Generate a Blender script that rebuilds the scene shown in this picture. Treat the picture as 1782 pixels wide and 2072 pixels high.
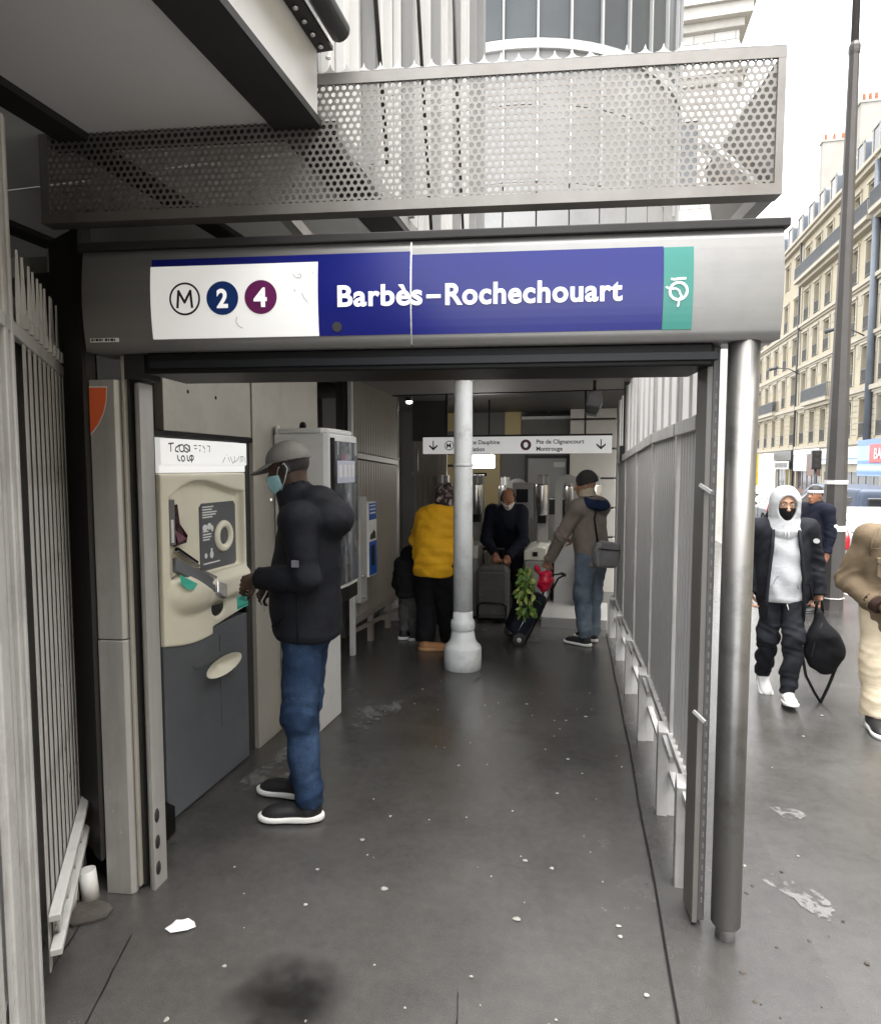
import bpy, bmesh, math, random
import numpy as np
from mathutils import Vector, Matrix
random.seed(7)
RNG = np.random.default_rng(11)
for o in list(bpy.data.objects): bpy.data.objects.remove(o)
S = bpy.context.scene
C = S.collection
R = math.radians

# ------------------------------------------------------------------ camera
cam_d = bpy.data.cameras.new('camera'); cam = bpy.data.objects.new('camera', cam_d); C.objects.link(cam)
cam_d.sensor_fit = 'HORIZONTAL'; cam_d.sensor_width = 36.0; cam_d.lens = 36.0*1300/1782
cam_d.clip_start = 0.05; cam_d.clip_end = 2000
cam.location = (0, 0, 1.70)
cam.rotation_euler = (R(90-4.004), 0, R(13.339))
S.camera = cam
S.render.resolution_x = 880; S.render.resolution_y = 1024

# ------------------------------------------------------------------ sky, sun, exposure
W = bpy.data.worlds.new('World'); S.world = W; W.use_nodes = True
nt = W.node_tree; nt.nodes.clear()
wo = nt.nodes.new('ShaderNodeOutputWorld'); bg = nt.nodes.new('ShaderNodeBackground')
sky = nt.nodes.new('ShaderNodeTexSky'); sky.sky_type = 'NISHITA'; sky.sun_disc = False
SUN_EL, SUN_AZ = 78.0, 60.0          # overcast: high and very soft
sky.sun_elevation = R(SUN_EL); sky.sun_rotation = R(180-SUN_AZ)
sky.air_density = 1.0; sky.dust_density = 1.0; sky.ozone_density = 1.0
hs = nt.nodes.new('ShaderNodeHueSaturation'); hs.inputs['Saturation'].default_value = 0.10
nt.links.new(sky.outputs[0], hs.inputs['Color']); nt.links.new(hs.outputs[0], bg.inputs['Color'])
bg.inputs['Strength'].default_value = 0.15
nt.links.new(bg.outputs[0], wo.inputs[0])
sun_d = bpy.data.lights.new('sun', 'SUN'); sun_d.energy = 1.5; sun_d.angle = R(60); sun_d.color = (1, .97, .93)
sun = bpy.data.objects.new('sun', sun_d); C.objects.link(sun)
_sd = Vector((math.sin(R(SUN_AZ))*math.cos(R(SUN_EL)), -math.cos(R(SUN_AZ))*math.cos(R(SUN_EL)), math.sin(R(SUN_EL))))
sun.rotation_euler = _sd.to_track_quat('Z', 'Y').to_euler()
S.view_settings.view_transform = 'Standard'; S.view_settings.look = 'None'
S.view_settings.exposure = 2.62; S.view_settings.gamma = 1.0; S.view_settings.use_curve_mapping = False

# ------------------------------------------------------------------ materials
MATS = {}
def mat(name, col, rough=.6, metal=0., var=.12, vs=3., bump=0., bs=60., spec=.5, stretch=(1,1,1), dirt=0., dirtcol=(.03,.027,.022), ds=2., alpha=1., trans=0., emit=None, es=0., coat=0., detail=5, rvar=.0, wr=0., wrs=9.):
    """procedural principled material: base colour with large and small noise, optional dirt blotches and bump"""
    if name in MATS: return MATS[name]
    m = bpy.data.materials.new(name); m.use_nodes = True; MATS[name] = m
    n = m.node_tree.nodes; l = m.node_tree.links
    b = n['Principled BSDF']
    b.inputs['Roughness'].default_value = rough; b.inputs['Metallic'].default_value = metal
    b.inputs['Specular IOR Level'].default_value = spec
    b.inputs['Coat Weight'].default_value = coat
    tc = n.new('ShaderNodeTexCoord'); mp = n.new('ShaderNodeMapping'); mp.inputs['Scale'].default_value = stretch
    l.new(tc.outputs['Object'], mp.inputs['Vector'])
    nz = n.new('ShaderNodeTexNoise'); nz.inputs['Scale'].default_value = vs; nz.inputs['Detail'].default_value = detail; nz.inputs['Roughness'].default_value = .62
    l.new(mp.outputs[0], nz.inputs['Vector'])
    rp = n.new('ShaderNodeMapRange'); rp.inputs[1].default_value = .3; rp.inputs[2].default_value = .7
    rp.inputs[3].default_value = 1-var; rp.inputs[4].default_value = 1+var
    l.new(nz.outputs['Fac'], rp.inputs[0])
    mx = n.new('ShaderNodeMix'); mx.data_type = 'RGBA'; mx.blend_type = 'MULTIPLY'; mx.inputs[0].default_value = 1
    mx.inputs[6].default_value = (*col, 1); l.new(rp.outputs[0], mx.inputs[7])
    out = mx.outputs[2]
    if dirt > 0:
        nd = n.new('ShaderNodeTexNoise'); nd.inputs['Scale'].default_value = ds; nd.inputs['Detail'].default_value = 8; nd.inputs['Roughness'].default_value = .7
        l.new(tc.outputs['Object'], nd.inputs['Vector'])
        rd = n.new('ShaderNodeMapRange'); rd.inputs[1].default_value = .5; rd.inputs[2].default_value = .72; rd.inputs[3].default_value = 0; rd.inputs[4].default_value = dirt
        l.new(nd.outputs['Fac'], rd.inputs[0])
        m2 = n.new('ShaderNodeMix'); m2.data_type = 'RGBA'; l.new(rd.outputs[0], m2.inputs[0]); l.new(out, m2.inputs[6]); m2.inputs[7].default_value = (*dirtcol, 1)
        out = m2.outputs[2]
    l.new(out, b.inputs['Base Color'])
    if rvar > 0:
        rr = n.new('ShaderNodeMapRange'); rr.inputs[1].default_value = .3; rr.inputs[2].default_value = .7; rr.inputs[3].default_value = max(rough-rvar,.03); rr.inputs[4].default_value = min(rough+rvar,1)
        l.new(nz.outputs['Fac'], rr.inputs[0]); l.new(rr.outputs[0], b.inputs['Roughness'])
    if bump > 0:
        nb = n.new('ShaderNodeTexNoise'); nb.inputs['Scale'].default_value = bs; nb.inputs['Detail'].default_value = 4
        l.new(mp.outputs[0], nb.inputs['Vector'])
        bp = n.new('ShaderNodeBump'); bp.inputs['Strength'].default_value = bump; bp.inputs['Distance'].default_value = .01
        l.new(nb.outputs['Fac'], bp.inputs['Height']); l.new(bp.outputs[0], b.inputs['Normal'])
        if wr > 0:      # creases of cloth
            mw = n.new('ShaderNodeMapping'); mw.inputs['Scale'].default_value = (1,1,2.2); mw.inputs['Rotation'].default_value = (.3,.35,0); l.new(tc.outputs['Object'], mw.inputs['Vector'])
            nw = n.new('ShaderNodeTexNoise'); nw.inputs['Scale'].default_value = wrs; nw.inputs['Detail'].default_value = 3; nw.inputs['Distortion'].default_value = 1.2; l.new(mw.outputs[0], nw.inputs['Vector'])
            bw = n.new('ShaderNodeBump'); bw.inputs['Strength'].default_value = wr; bw.inputs['Distance'].default_value = .05; l.new(nw.outputs['Fac'], bw.inputs['Height']); l.new(bw.outputs[0], bp.inputs['Normal'])
    if trans > 0: b.inputs['Transmission Weight'].default_value = trans; b.inputs['IOR'].default_value = 1.45
    if alpha < 1: b.inputs['Alpha'].default_value = alpha
    if emit: b.inputs['Emission Color'].default_value = (*emit, 1); b.inputs['Emission Strength'].default_value = es
    return m

# ------------------------------------------------------------------ objects
ROOTM = {}
def tag(o, label=None, cat=None, group=None, kind=None):
    if label: o['label'] = label
    if cat: o['category'] = cat
    if group: o['group'] = group
    if kind: o['kind'] = kind
    return o
def thing(name, label, cat, loc=(0,0,0), rotz=0., group=None):
    o = bpy.data.objects.new(name, None); C.objects.link(o); o.empty_display_size = .1
    o.location = loc; o.rotation_euler = (0,0,rotz)
    ROOTM[o.name] = (Matrix.Translation(loc) @ Matrix.Rotation(rotz,4,'Z'))
    return tag(o, label, cat, group)
def rootmat(o):
    while o.parent: o = o.parent
    return ROOTM.get(o.name, Matrix.Identity(4))
def link(name, me, m=None, parent=None, loc=None, rot=None, scale=None):
    o = bpy.data.objects.new(name, me); C.objects.link(o)
    if m is not None and len(me.materials) == 0: me.materials.append(m)
    if parent is not None: o.parent = parent
    if loc is not None: o.location = loc
    if rot is not None: o.rotation_euler = rot
    if scale is not None: o.scale = scale
    return o
class MB:
    def __init__(s): s.v = []; s.f = []; s.sm = []
    def add(s, vs, fs, smooth=False):
        k = len(s.v); s.v += [tuple(map(float,v)) for v in vs]
        for q in fs: s.f.append(tuple(i+k for i in q)); s.sm.append(smooth)
        return s
    def box(s, x0,x1,y0,y1,z0,z1):
        return s.add([(x0,y0,z0),(x1,y0,z0),(x1,y1,z0),(x0,y1,z0),(x0,y0,z1),(x1,y0,z1),(x1,y1,z1),(x0,y1,z1)],
              [(0,3,2,1),(4,5,6,7),(0,1,5,4),(1,2,6,5),(2,3,7,6),(3,0,4,7)])
    def obox(s, a, b, w, h, up=(0,0,1)):
        """bar from a to b, w across, h along up"""
        a = Vector(a); b = Vector(b); d = (b-a).normalized(); u = Vector(up); sd = d.cross(u)
        if sd.length < 1e-4: sd = d.cross(Vector((1,0,0)))
        sd.normalize(); u = sd.cross(d).normalized()
        vs = []
        for p in (a,b):
            for i,j in ((-1,-1),(1,-1),(1,1),(-1,1)): vs.append(p+sd*(w/2*i)+u*(h/2*j))
        return s.add(vs, [(0,1,2,3),(7,6,5,4),(0,4,5,1),(1,5,6,2),(2,6,7,3),(3,7,4,0)])
    def prism(s, poly, ax, d0, d1):
        """2-D polygon extruded along axis ax ('x','y','z'); poly coords are the other two axes in order"""
        n = len(poly); mk = {'x':lambda p,d:(d,p[0],p[1]), 'y':lambda p,d:(p[0],d,p[1]), 'z':lambda p,d:(p[0],p[1],d)}[ax]
        vs = [mk(p,d0) for p in poly]+[mk(p,d1) for p in poly]
        return s.add(vs, [tuple(range(n))[::-1], tuple(range(n,2*n))]+[(i,(i+1)%n,n+(i+1)%n,n+i) for i in range(n)])
    def tube(s, pts, r, n=10, caps=True, smooth=True):
        pts = [Vector(p) for p in pts]; rr = r if isinstance(r,(list,tuple)) else [r]*len(pts)
        vs = []; prev = None
        for i,p in enumerate(pts):
            d = (pts[min(i+1,len(pts)-1)]-pts[max(i-1,0)]).normalized()
            if prev is None:
                a = d.cross(Vector((0,0,1)));
                if a.length < 1e-3: a = d.cross(Vector((1,0,0)))
            else: a = prev - d*prev.dot(d)
            a.normalize(); prev = a; b = d.cross(a)
            for k in range(n):
                t = 2*math.pi*k/n; vs.append(p+(a*math.cos(t)+b*math.sin(t))*rr[i])
        fs = [(i*n+k, i*n+(k+1)%n, (i+1)*n+(k+1)%n, (i+1)*n+k) for i in range(len(pts)-1) for k in range(n)]
        s.add(vs, fs, smooth)
        if caps:
            m = len(s.v)-len(vs); s.f.append(tuple(m+k for k in range(n))[::-1]); s.sm.append(False)
            q = m+(len(pts)-1)*n; s.f.append(tuple(q+k for k in range(n))); s.sm.append(False)
        return s
    def lathe(s, prof, c=(0,0), n=24, smooth=True, sq=None):
        """profile [(r,z)] turned about the vertical at c"""
        vs = []
        for r,z in prof:
            for k in range(n):
                t = 2*math.pi*(k+.5)/n; vs.append((c[0]+r*math.cos(t), c[1]+r*math.sin(t), z))
        fs = [(i*n+k, i*n+(k+1)%n, (i+1)*n+(k+1)%n, (i+1)*n+k) for i in range(len(prof)-1) for k in range(n)]
        k0 = len(s.v); s.add(vs, fs, smooth)
        s.f.append(tuple(k0+k for k in range(n))[::-1]); s.sm.append(False)
        q = k0+(len(prof)-1)*n; s.f.append(tuple(q+k for k in range(n))); s.sm.append(False)
        return s
    def disc(s, c, r, nrm='y', n=32, th=.002, sx=1., sz=1.):
        poly = [(r*sx*math.cos(2*math.pi*k/n), r*sz*math.sin(2*math.pi*k/n)) for k in range(n)]
        if nrm == 'y': s.prism([(c[0]+p[0], c[2]+p[1]) for p in poly], 'y', c[1]-th, c[1])
        elif nrm == 'x': s.prism([(c[1]+p[0], c[2]+p[1]) for p in poly], 'x', c[0], c[0]+th)
        else: s.prism([(c[0]+p[0], c[1]+p[1]) for p in poly], 'z', c[2], c[2]+th)
        return s
    def grid(s, P, smooth=True, close_u=False, close_v=False):
        nu = len(P); nv = len(P[0]); vs = [p for row in P for p in row]
        fs = []
        for i in range(nu if close_u else nu-1):
            for j in range(nv if close_v else nv-1):
                i2 = (i+1)%nu; j2 = (j+1)%nv
                fs.append((i*nv+j, i2*nv+j, i2*nv+j2, i*nv+j2))
        return s.add(vs, fs, smooth)
    def mesh(s, name='m'):
        me = bpy.data.meshes.new(name); me.from_pydata(s.v, [], s.f); me.update()
        me.polygons.foreach_set('use_smooth', s.sm)
        bm = bmesh.new(); bm.from_mesh(me); bmesh.ops.recalc_face_normals(bm, faces=bm.faces); bm.to_mesh(me); bm.free()
        return me
    def build(s, name, m, parent=None, world=True, bevel=0., seg=2):
        if parent is not None and world:
            inv = rootmat(parent).inverted(); s.v = [tuple(inv @ Vector(v)) for v in s.v]
        me = s.mesh(name); o = link(name, me, m, parent)
        if bevel > 0:
            md = o.modifiers.new('bevel','BEVEL'); md.width = bevel; md.segments = seg; md.limit_method = 'ANGLE'; md.angle_limit = R(40); md.harden_normals = False
        return o
def part(name, m, parent, fn, world=True, bevel=0., label=None):
    b = MB(); fn(b); o = b.build(name, m, parent, world, bevel)
    if label: o['label'] = label
    return o
def bx(name, m, parent, *a, bevel=0., world=True): return MB().box(*a).build(name, m, parent, world, bevel)
def inst(name, me, parent, loc, rot=(0,0,0), scale=(1,1,1), m=None):
    return link(name, me, m, parent, loc, rot, scale)
def struct(name, b, m, **k):
    o = b.build(name, m, **k); o['kind'] = 'structure'; return o
_fontcache = {}
def text_mesh(txt, size, align='LEFT', offset=0., extrude=.001, xs=1., sp=1.):
    cu = bpy.data.curves.new('t','FONT'); cu.body = txt; cu.size = size; cu.align_x = align; cu.offset = offset; cu.space_character = sp; cu.extrude = extrude; cu.resolution_u = 6
    o = bpy.data.objects.new('t', cu); C.objects.link(o)
    dg = bpy.context.evaluated_depsgraph_get(); dg.update()
    me = bpy.data.meshes.new_from_object(o.evaluated_get(dg))
    bpy.data.objects.remove(o); bpy.data.curves.remove(cu)
    for v in me.vertices: v.co.x *= xs
    return me
def zg(Y):
    """height of the paving: level at the entrance, then falling gently along the street"""
    return -0.04*(min(max(Y,4.),20.)-4.)
# ------------------------------------------------------------------ implicit surfaces for bodies and cloth
def _np(v): return np.array(v, dtype=np.float32)
def sd_cap(P, a, b, r1, r2):
    a = _np(a); b = _np(b); ab = b-a; L = float(ab@ab)+1e-9
    t = np.clip(((P-a)@ab)/L, 0, 1)
    q = P-a-t[:,None]*ab
    return np.sqrt((q*q).sum(1)) - (r1+(r2-r1)*t)
def sd_ell(P, c, r, M=None):
    q = P-_np(c)
    if M is not None: q = q@_np(M)
    r = _np(r); k0 = np.sqrt(((q/r)**2).sum(1)); k1 = np.sqrt(((q/(r*r))**2).sum(1))+1e-6
    return k0*(k0-1)/k1
def sd_box(P, c, h, rad=.01, M=None):
    q = P-_np(c)
    if M is not None: q = q@_np(M)
    q = np.abs(q)-(_np(h)-rad)
    return np.sqrt((np.maximum(q,0)**2).sum(1))+np.minimum(q.max(1),0)-rad
def smin(a, b, k):
    h = np.maximum(k-np.abs(a-b),0)/k
    return np.minimum(a,b)-h*h*k*.25
def smax(a, b, k): return -smin(-a,-b,k)
def surface(fn, lo, hi, h):
    """surface nets on a regular grid: returns verts, quads"""
    lo = np.array(lo); n = np.ceil((np.array(hi)-lo)/h).astype(int)+1
    ax = [ (lo[i]+h*np.arange(n[i])).astype(np.float32) for i in range(3)]
    F = np.empty(n, np.float32)
    YY, ZZ = np.meshgrid(ax[1], ax[2], indexing='ij'); YZ = np.stack([YY.ravel(), ZZ.ravel()],1)
    step = max(1, int(250000/len(YZ)))
    for i in range(0, n[0], step):
        xs = ax[0][i:i+step]
        P = np.empty((len(xs)*len(YZ),3), np.float32)
        P[:,0] = np.repeat(xs, len(YZ)); P[:,1:] = np.tile(YZ,(len(xs),1))
        F[i:i+step] = fn(P).reshape(len(xs), n[1], n[2])
    F[0]=F[-1]=1e-2; F[:,0]=F[:,-1]=1e-2; F[:,:,0]=F[:,:,-1]=1e-2
    s = F < 0
    c = np.zeros(n-1, np.int8)
    for i in (0,1):
        for j in (0,1):
            for k in (0,1): c += s[i:n[0]-1+i, j:n[1]-1+j, k:n[2]-1+k]
    act = np.argwhere((c>0)&(c<8))
    idx = -np.ones(n-1, np.int64); idx[tuple(act.T)] = np.arange(len(act))
    acc = np.zeros((len(act),3)); cnt = np.zeros(len(act))
    cor = [(i,j,k) for i in (0,1) for j in (0,1) for k in (0,1)]
    for A in cor:
        for d in range(3):
            if A[d]: continue
            B = list(A); B[d] = 1
            fa = F[tuple((act+np.array(A)).T)]; fb = F[tuple((act+np.array(B)).T)]
            m = (fa<0)!=(fb<0); t = np.where(m, fa/(fa-fb+1e-12), 0)
            p = np.tile(np.array(A,float),(len(act),1)); p[:,d] += t
            acc += p*m[:,None]; cnt += m
    V = lo+h*(act+acc/np.maximum(cnt,1)[:,None])
    Q = []
    for d in range(3):
        a, b = [(1,2),(2,0),(0,1)][d]
        sl0 = [slice(None)]*3; sl1 = [slice(None)]*3; sl0[d] = slice(0,-1); sl1[d] = slice(1,None)
        s0 = s[tuple(sl0)]; s1 = s[tuple(sl1)]
        e = np.argwhere(s0!=s1); fl = s0[tuple(e.T)]
        e2 = e.copy(); ok = (e[:,a]>0)&(e[:,b]>0)&(e[:,a]<n[a]-1)&(e[:,b]<n[b]-1); e = e[ok]; fl = fl[ok]
        q = []
        for oa,ob in ((-1,-1),(0,-1),(0,0),(-1,0)):
            g = e.copy(); g[:,a] += oa; g[:,b] += ob; q.append(idx[tuple(g.T)])
        q = np.stack(q,1); q[~fl] = q[~fl][:,::-1]; Q.append(q)
    return V, np.concatenate(Q)
def mesh_np(name, V, Q):
    me = bpy.data.meshes.new(name)
    me.vertices.add(len(V)); me.vertices.foreach_set('co', np.asarray(V,np.float32).ravel())
    me.loops.add(Q.size); me.loops.foreach_set('vertex_index', Q.ravel().astype(np.int32))
    me.polygons.add(len(Q)); me.polygons.foreach_set('loop_start', np.arange(0,Q.size,4,dtype=np.int32))
    me.polygons.foreach_set('use_smooth', np.ones(len(Q),bool))
    me.update(calc_edges=True); me.validate(); return me
def solid(name, m, parent, fn, lo, hi, h, label=None):
    V, Q = surface(fn, lo, hi, h)
    o = link(name, mesh_np(name, V, Q), m, parent)
    if label: o['label'] = label
    return o
def rot(yaw=0, pitch=0, roll=0):
    """matrix whose columns are the head's right, forward and up axes"""
    return np.array((Matrix.Rotation(R(yaw),3,'Z') @ Matrix.Rotation(R(pitch),3,'X') @ Matrix.Rotation(R(roll),3,'Y')), dtype=np.float32)
def folds(P, amp, f=1., seed=0., ax=None):
    """cloth folds: warped bands across the limb"""
    x,y,z = P[:,0],P[:,1],P[:,2]
    w = 1.6*np.sin(6.1*x+2*seed)+1.3*np.sin(7.3*y+seed)+.8*np.sin(17*x-9*y+3*z+seed)
    a = np.sin(f*34*(z+.25*x*np.sin(seed)+.3*y)+1.9*w+seed)
    b = np.sin(f*19*(z-.4*x+.35*y)+1.5*w+2.7*seed+1.3*np.sin(13*x+11*y))
    m = .55+.45*np.sin(5*z+3*x+4*y+seed*1.7)
    c = np.sin(f*55*(z+.5*x-.2*y)+2.6*w+seed*3+2*np.sin(9*z+8*x))
    return amp*(.75*a*m+.6*b+.35*c*(1-m*.6))

class Fig:
    """a person: J holds the joints in the person's own frame (x right, y ahead, z up, metres)"""
    def __init__(s, name, label, loc, heading, J, h=.010, group=None):
        s.root = thing(name, label, 'person', loc, R(heading), group); s.J = J; s.h = h
    def w(s, P): return P
    def limb_fn(s, chain, k=.05):
        """chain: list of (a,b,ra,rb) unioned smoothly"""
        def f(P):
            d = None
            for a,b,ra,rb in chain:
                e = sd_cap(P, s.J[a] if isinstance(a,str) else a, s.J[b] if isinstance(b,str) else b, ra, rb)
                d = e if d is None else smin(d, e, k)
            return d
        return f
    def bounds(s, pts, m):
        A = np.array([s.J[p] if isinstance(p,str) else p for p in pts]); return A.min(0)-m, A.max(0)+m
def head_fn(c, M, fat=1., jawless=False, face=True):
    """head: c is its centre (mid-height), M its axes; about 0.23 m tall"""
    c = _np(c)
    L = lambda x,y,z: c+_np(M)@_np((x,y,z))
    def f(P):
        d = sd_ell(P, L(0,-.012,.03), (.076*fat,.097,.088), M)
        d = smin(d, sd_ell(P, L(0,.028,-.045), (.058*fat,.062,.075), M), .05)
        d = smin(d, sd_ell(P, L(0,.056,-.095), (.027,.026,.022), M), .03)
        if face:
            d = smin(d, sd_cap(P, L(0,.088,.012), L(0,.108,-.026), .009,.0135), .018)
            d = smin(d, sd_ell(P, L(0,.103,-.030), (.017,.012,.009), M), .012)
            for q in (-1,1):
                d = smax(d, -sd_ell(P, L(.031*q,.098,.013), (.020,.017,.012), M), .022)
                d = smin(d, sd_ell(P, L(.033*q,.079,.032), (.024,.014,.007), M), .018)
                d = smin(d, sd_ell(P, L(.031*q,.0765,.013), (.0135,.0135,.0125), M), .004)
            d = smin(d, sd_ell(P, L(0,.087,-.060), (.024,.012,.0065), M), .012)
            d = smin(d, sd_ell(P, L(0,.085,-.072), (.021,.012,.0075), M), .010)
        for q in (-1,1):
            d = smin(d, sd_ell(P, L(.078*q*fat,-.008,-.005), (.010,.021,.034), M), .010)
        return d
    return f, L
def hand_pts(wrist, fwd, palm, side, curl=.5, spread=.02, scale=1.):
    """bones of a hand: fwd = direction of the fingers, palm = direction the palm faces, side=+1 thumb on +cross"""
    w = Vector(wrist); f = Vector(fwd).normalized(); p = Vector(palm); p = (p-f*p.dot(f)).normalized(); t = f.cross(p)*side
    s = scale; B = []
    kn = []
    for i,(o,l) in enumerate(((.030,.070),(.010,.078),(-.011,.073),(-.031,.058))):
        k = w+f*(.085*s)+t*(o*s); kn.append(k); B.append((w+f*.012*s+t*o*.6*s, k, .0125*s, .0110*s))
        d = f.copy(); pc = p.copy(); q = k.copy(); side_d = t*(o*spread*8)
        for j,(fr,rr) in enumerate(((.45,.0092),(.32,.0085),(.25,.0075))):
            a = curl*(.8,1.1,.9)[j]
            d, pc = d*math.cos(a)+pc*math.sin(a), pc*math.cos(a)-d*math.sin(a)
            nd = (d+side_d).normalized(); q2 = q+nd*(l*fr*s); B.append((q, q2, rr*s, (rr-.0007)*s)); q = q2
    th = w+f*.025*s+t*.028*s; m = th+(f*.6+t*.65+p*.35).normalized()*.042*s; e = m+(f*.85+t*.1+p*(.35+.5*curl)).normalized()*.032*s; e2 = e+(f*.8-t*.15+p*(.3+.6*curl)).normalized()*.026*s
    B += [(w+f*.005*s, th, .016*s,.0155*s),(th, m, .0145*s,.011*s),(m,e,.0105*s,.0095*s),(e,e2,.0095*s,.0078*s)]
    return [(_np(a),_np(b),r1,r2) for a,b,r1,r2 in B], _np(w+f*.05*s), M3(t,p,f)
def M3(a,b,c): return np.array([a,b,c],dtype=np.float32).T
def hand_mesh(J, wrist, elbow, fwd, palm, side, curl, scale=1., h=.0038):
    B, pc, M = hand_pts(J[wrist] if isinstance(wrist,str) else wrist, fwd, palm, side, curl, scale=scale)
    w = _np(J[wrist] if isinstance(wrist,str) else wrist); e = _np(J[elbow]); back = (e-w)/np.linalg.norm(e-w)
    def f(P):
        d = sd_ell(P, pc, (.043*scale,.016*scale,.052*scale), M)
        for a,b,r1,r2 in B: d = smin(d, sd_cap(P,a,b,r1,r2), .006)
        d = smin(d, sd_cap(P, w+back*.07, w+_np(fwd)/np.linalg.norm(fwd)*.02, .031*scale,.025*scale), .02)
        return d
    A = np.array([b for b in [x[0] for x in B]+[x[1] for x in B]]+[w+back*.08]); return surface(f, A.min(0)-.035, A.max(0)+.035, h)
def join_np(parts):
    V = []; Q = []; k = 0
    for v,q in parts: V.append(v); Q.append(q+k); k += len(v)
    return np.concatenate(V), np.concatenate(Q)
def shoe(fig, ankle, toe_dir, L=.285, m_up=None, m_sole=None, pitch=0., h=.006, Wd=.050, high=.085, label=None):
    """shoe built along toe_dir (unit xy) from the ankle joint, pitch lifts the heel or the toe"""
    a = Vector(ankle); d = Vector((toe_dir[0],toe_dir[1],0)).normalized(); sd = Vector((d.y,-d.x,0)); up = Vector((0,0,1))
    if pitch:
        q = Matrix.Rotation(R(pitch),3,sd); d = q@d; up = q@up
    o = a-up*(high)   # sole plane under the ankle
    T = lambda f,s,u: _np(o+d*f*L+sd*s+up*u)
    M = M3(sd,d,up)
    def upper(P):
        e = sd_ell(P, T(.02,0,.045), (Wd*.80,.062,.052), M)
        e = smin(e, sd_ell(P, T(.34,0,.040), (Wd*.92,.100,.036), M), .04)
        e = smin(e, sd_ell(P, T(.58,0,.030), (Wd*.90,.062,.026), M), .03)
        e = smin(e, sd_cap(P, T(.02,0,.06), T(-.01,0,high+.02), .046,.045), .03)
        pl = (P-T(0,0,.012))@_np(up); return smax(e, -pl, .006)
    def sole(P):
        e = sd_ell(P, T(.02,0,.015), (Wd*.92,.074,.08), M)
        e = smin(e, sd_ell(P, T(.40,0,.015), (Wd*1.04,.125,.08), M), .05)
        e = smin(e, sd_ell(P, T(.60,0,.015), (Wd*1.02,.068,.08), M), .03)
        pl = (P-T(0,0,0))@_np(up); e = smax(e, -pl, .006); return smax(e, pl-.026-.006*np.clip(1-((P-T(0,0,0))@_np(d))/(.4*L),0,1), .006)
    c = T(.3,0,.05); lo = c-.21; hi = c+.21
    u = solid('shoe', m_up, fig.root, upper, lo, hi, h, label)
    solid('sole', m_sole, u, sole, lo, hi, h)
    return u
# ------------------------------------------------------------------ shared materials
M_steel = mat('brushed_steel', (.44,.43,.415), .42, .45, .12, 2.2, .03, 30, stretch=(7,7,.7), dirt=.25, ds=1.6, rvar=.08)
M_steelh = mat('brushed_steel_horizontal', (.25,.245,.235), .42, .6, .07, 2.5, .04, 30, stretch=(.5,1,16), dirt=.18, ds=2.2, rvar=.08)
M_stainv = mat('stainless_tube', (.19,.185,.176), .38, .85, .08, 3, .03, 40, stretch=(9,9,.4), dirt=.55, ds=4.5, rvar=.06)
M_beige = mat('beige_steel_cladding', (.46,.435,.38), .45, .35, .10, 1.6, .04, 25, stretch=(1,1,.35), dirt=.30, ds=1.8, dirtcol=(.13,.12,.10))
M_fence = mat('grey_fence_paint', (.45,.445,.435), .5, .15, .14, 3., .08, 50, dirt=.35, ds=3.5, dirtcol=(.10,.085,.07))
M_fencel = mat('pale_fence_paint', (.42,.415,.405), .5, .0, .06, 4., .10, 60, dirt=.5, ds=5., dirtcol=(.13,.10,.075))
M_dark = mat('black_paint', (.006,.006,.006), .5, 0, .2, 4, .05, 40, spec=.2)
M_beam = mat('dark_beam_paint', (.026,.025,.024), .5, 0, .2, 2.5, .06, 30, dirt=.2, spec=.3)
M_soffit = mat('soffit_paint', (.68,.67,.645), .6, 0, .07, 1.2, .03, 10, dirt=.12, ds=1.2, dirtcol=(.2,.19,.17))
M_signw = mat('lit_sign_white',(.76,.76,.745),.35,0,.03,2,dirt=.10,ds=5,dirtcol=(.45,.43,.38),emit=(1,.98,.95),es=.055)
M_white = mat('white_enamel', (.78,.78,.765), .35, 0, .03, 2, dirt=.10, ds=5, dirtcol=(.45,.43,.38))
M_blue = mat('blue_enamel', (.007,.011,.15), .25, 0, .08, 2, dirt=.08, ds=3, spec=.35)
M_teal = mat('teal_enamel', (.022,.20,.165), .3, 0, .05, 3)
M_ltext = mat('white_lettering', (.82,.82,.82), .45, 0, .02)
M_littext = mat('lit_white_lettering', (.82,.82,.82), .45, 0, .02, emit=(1,1,1), es=.07)
M_btext = mat('black_lettering', (.012,.012,.013), .5, 0, .05)
M_lblue = mat('roundel_blue', (.006,.035,.17), .35, 0, .05)
M_purple = mat('roundel_purple', (.14,.012,.095), .35, 0, .05)
M_perf = mat('perforated_aluminium', (.22,.208,.192), .45, .55, .12, 5, dirt=.4, ds=6, dirtcol=(.16,.13,.10))
M_paintw = mat('offwhite_paint', (.56,.555,.545), .5, 0, .07, 1.5, .03, 20, dirt=.25, ds=2, dirtcol=(.35,.33,.29))
M_paintg = mat('grey_panel_paint', (.25,.25,.248), .5, 0, .06, 2, dirt=.15, ds=2)
M_towerglass = mat('tower_glass', (.065,.073,.078), .3, 0, .25, .6, spec=.35)
M_stone = mat('pale_stone', (.52,.50,.46), .8, 0, .10, 1.5, .15, 30, dirt=.2, ds=1.0, dirtcol=(.25,.23,.20))
M_column = mat('column_grey_paint', (.70,.72,.72), .45, 0, .07, 4, .12, 30, dirt=.45, ds=6, dirtcol=(.2,.19,.17))
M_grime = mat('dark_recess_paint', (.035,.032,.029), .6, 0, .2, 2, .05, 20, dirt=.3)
M_wallin = mat('ribbed_wall_paint', (.25,.225,.195), .5, .1, .12, 3, .06, 40, dirt=.4, ds=3, dirtcol=(.09,.075,.06))
M_yellow = mat('ochre_wall_tile', (.42,.33,.16), .45, 0, .08, 2, dirt=.15)
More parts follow.
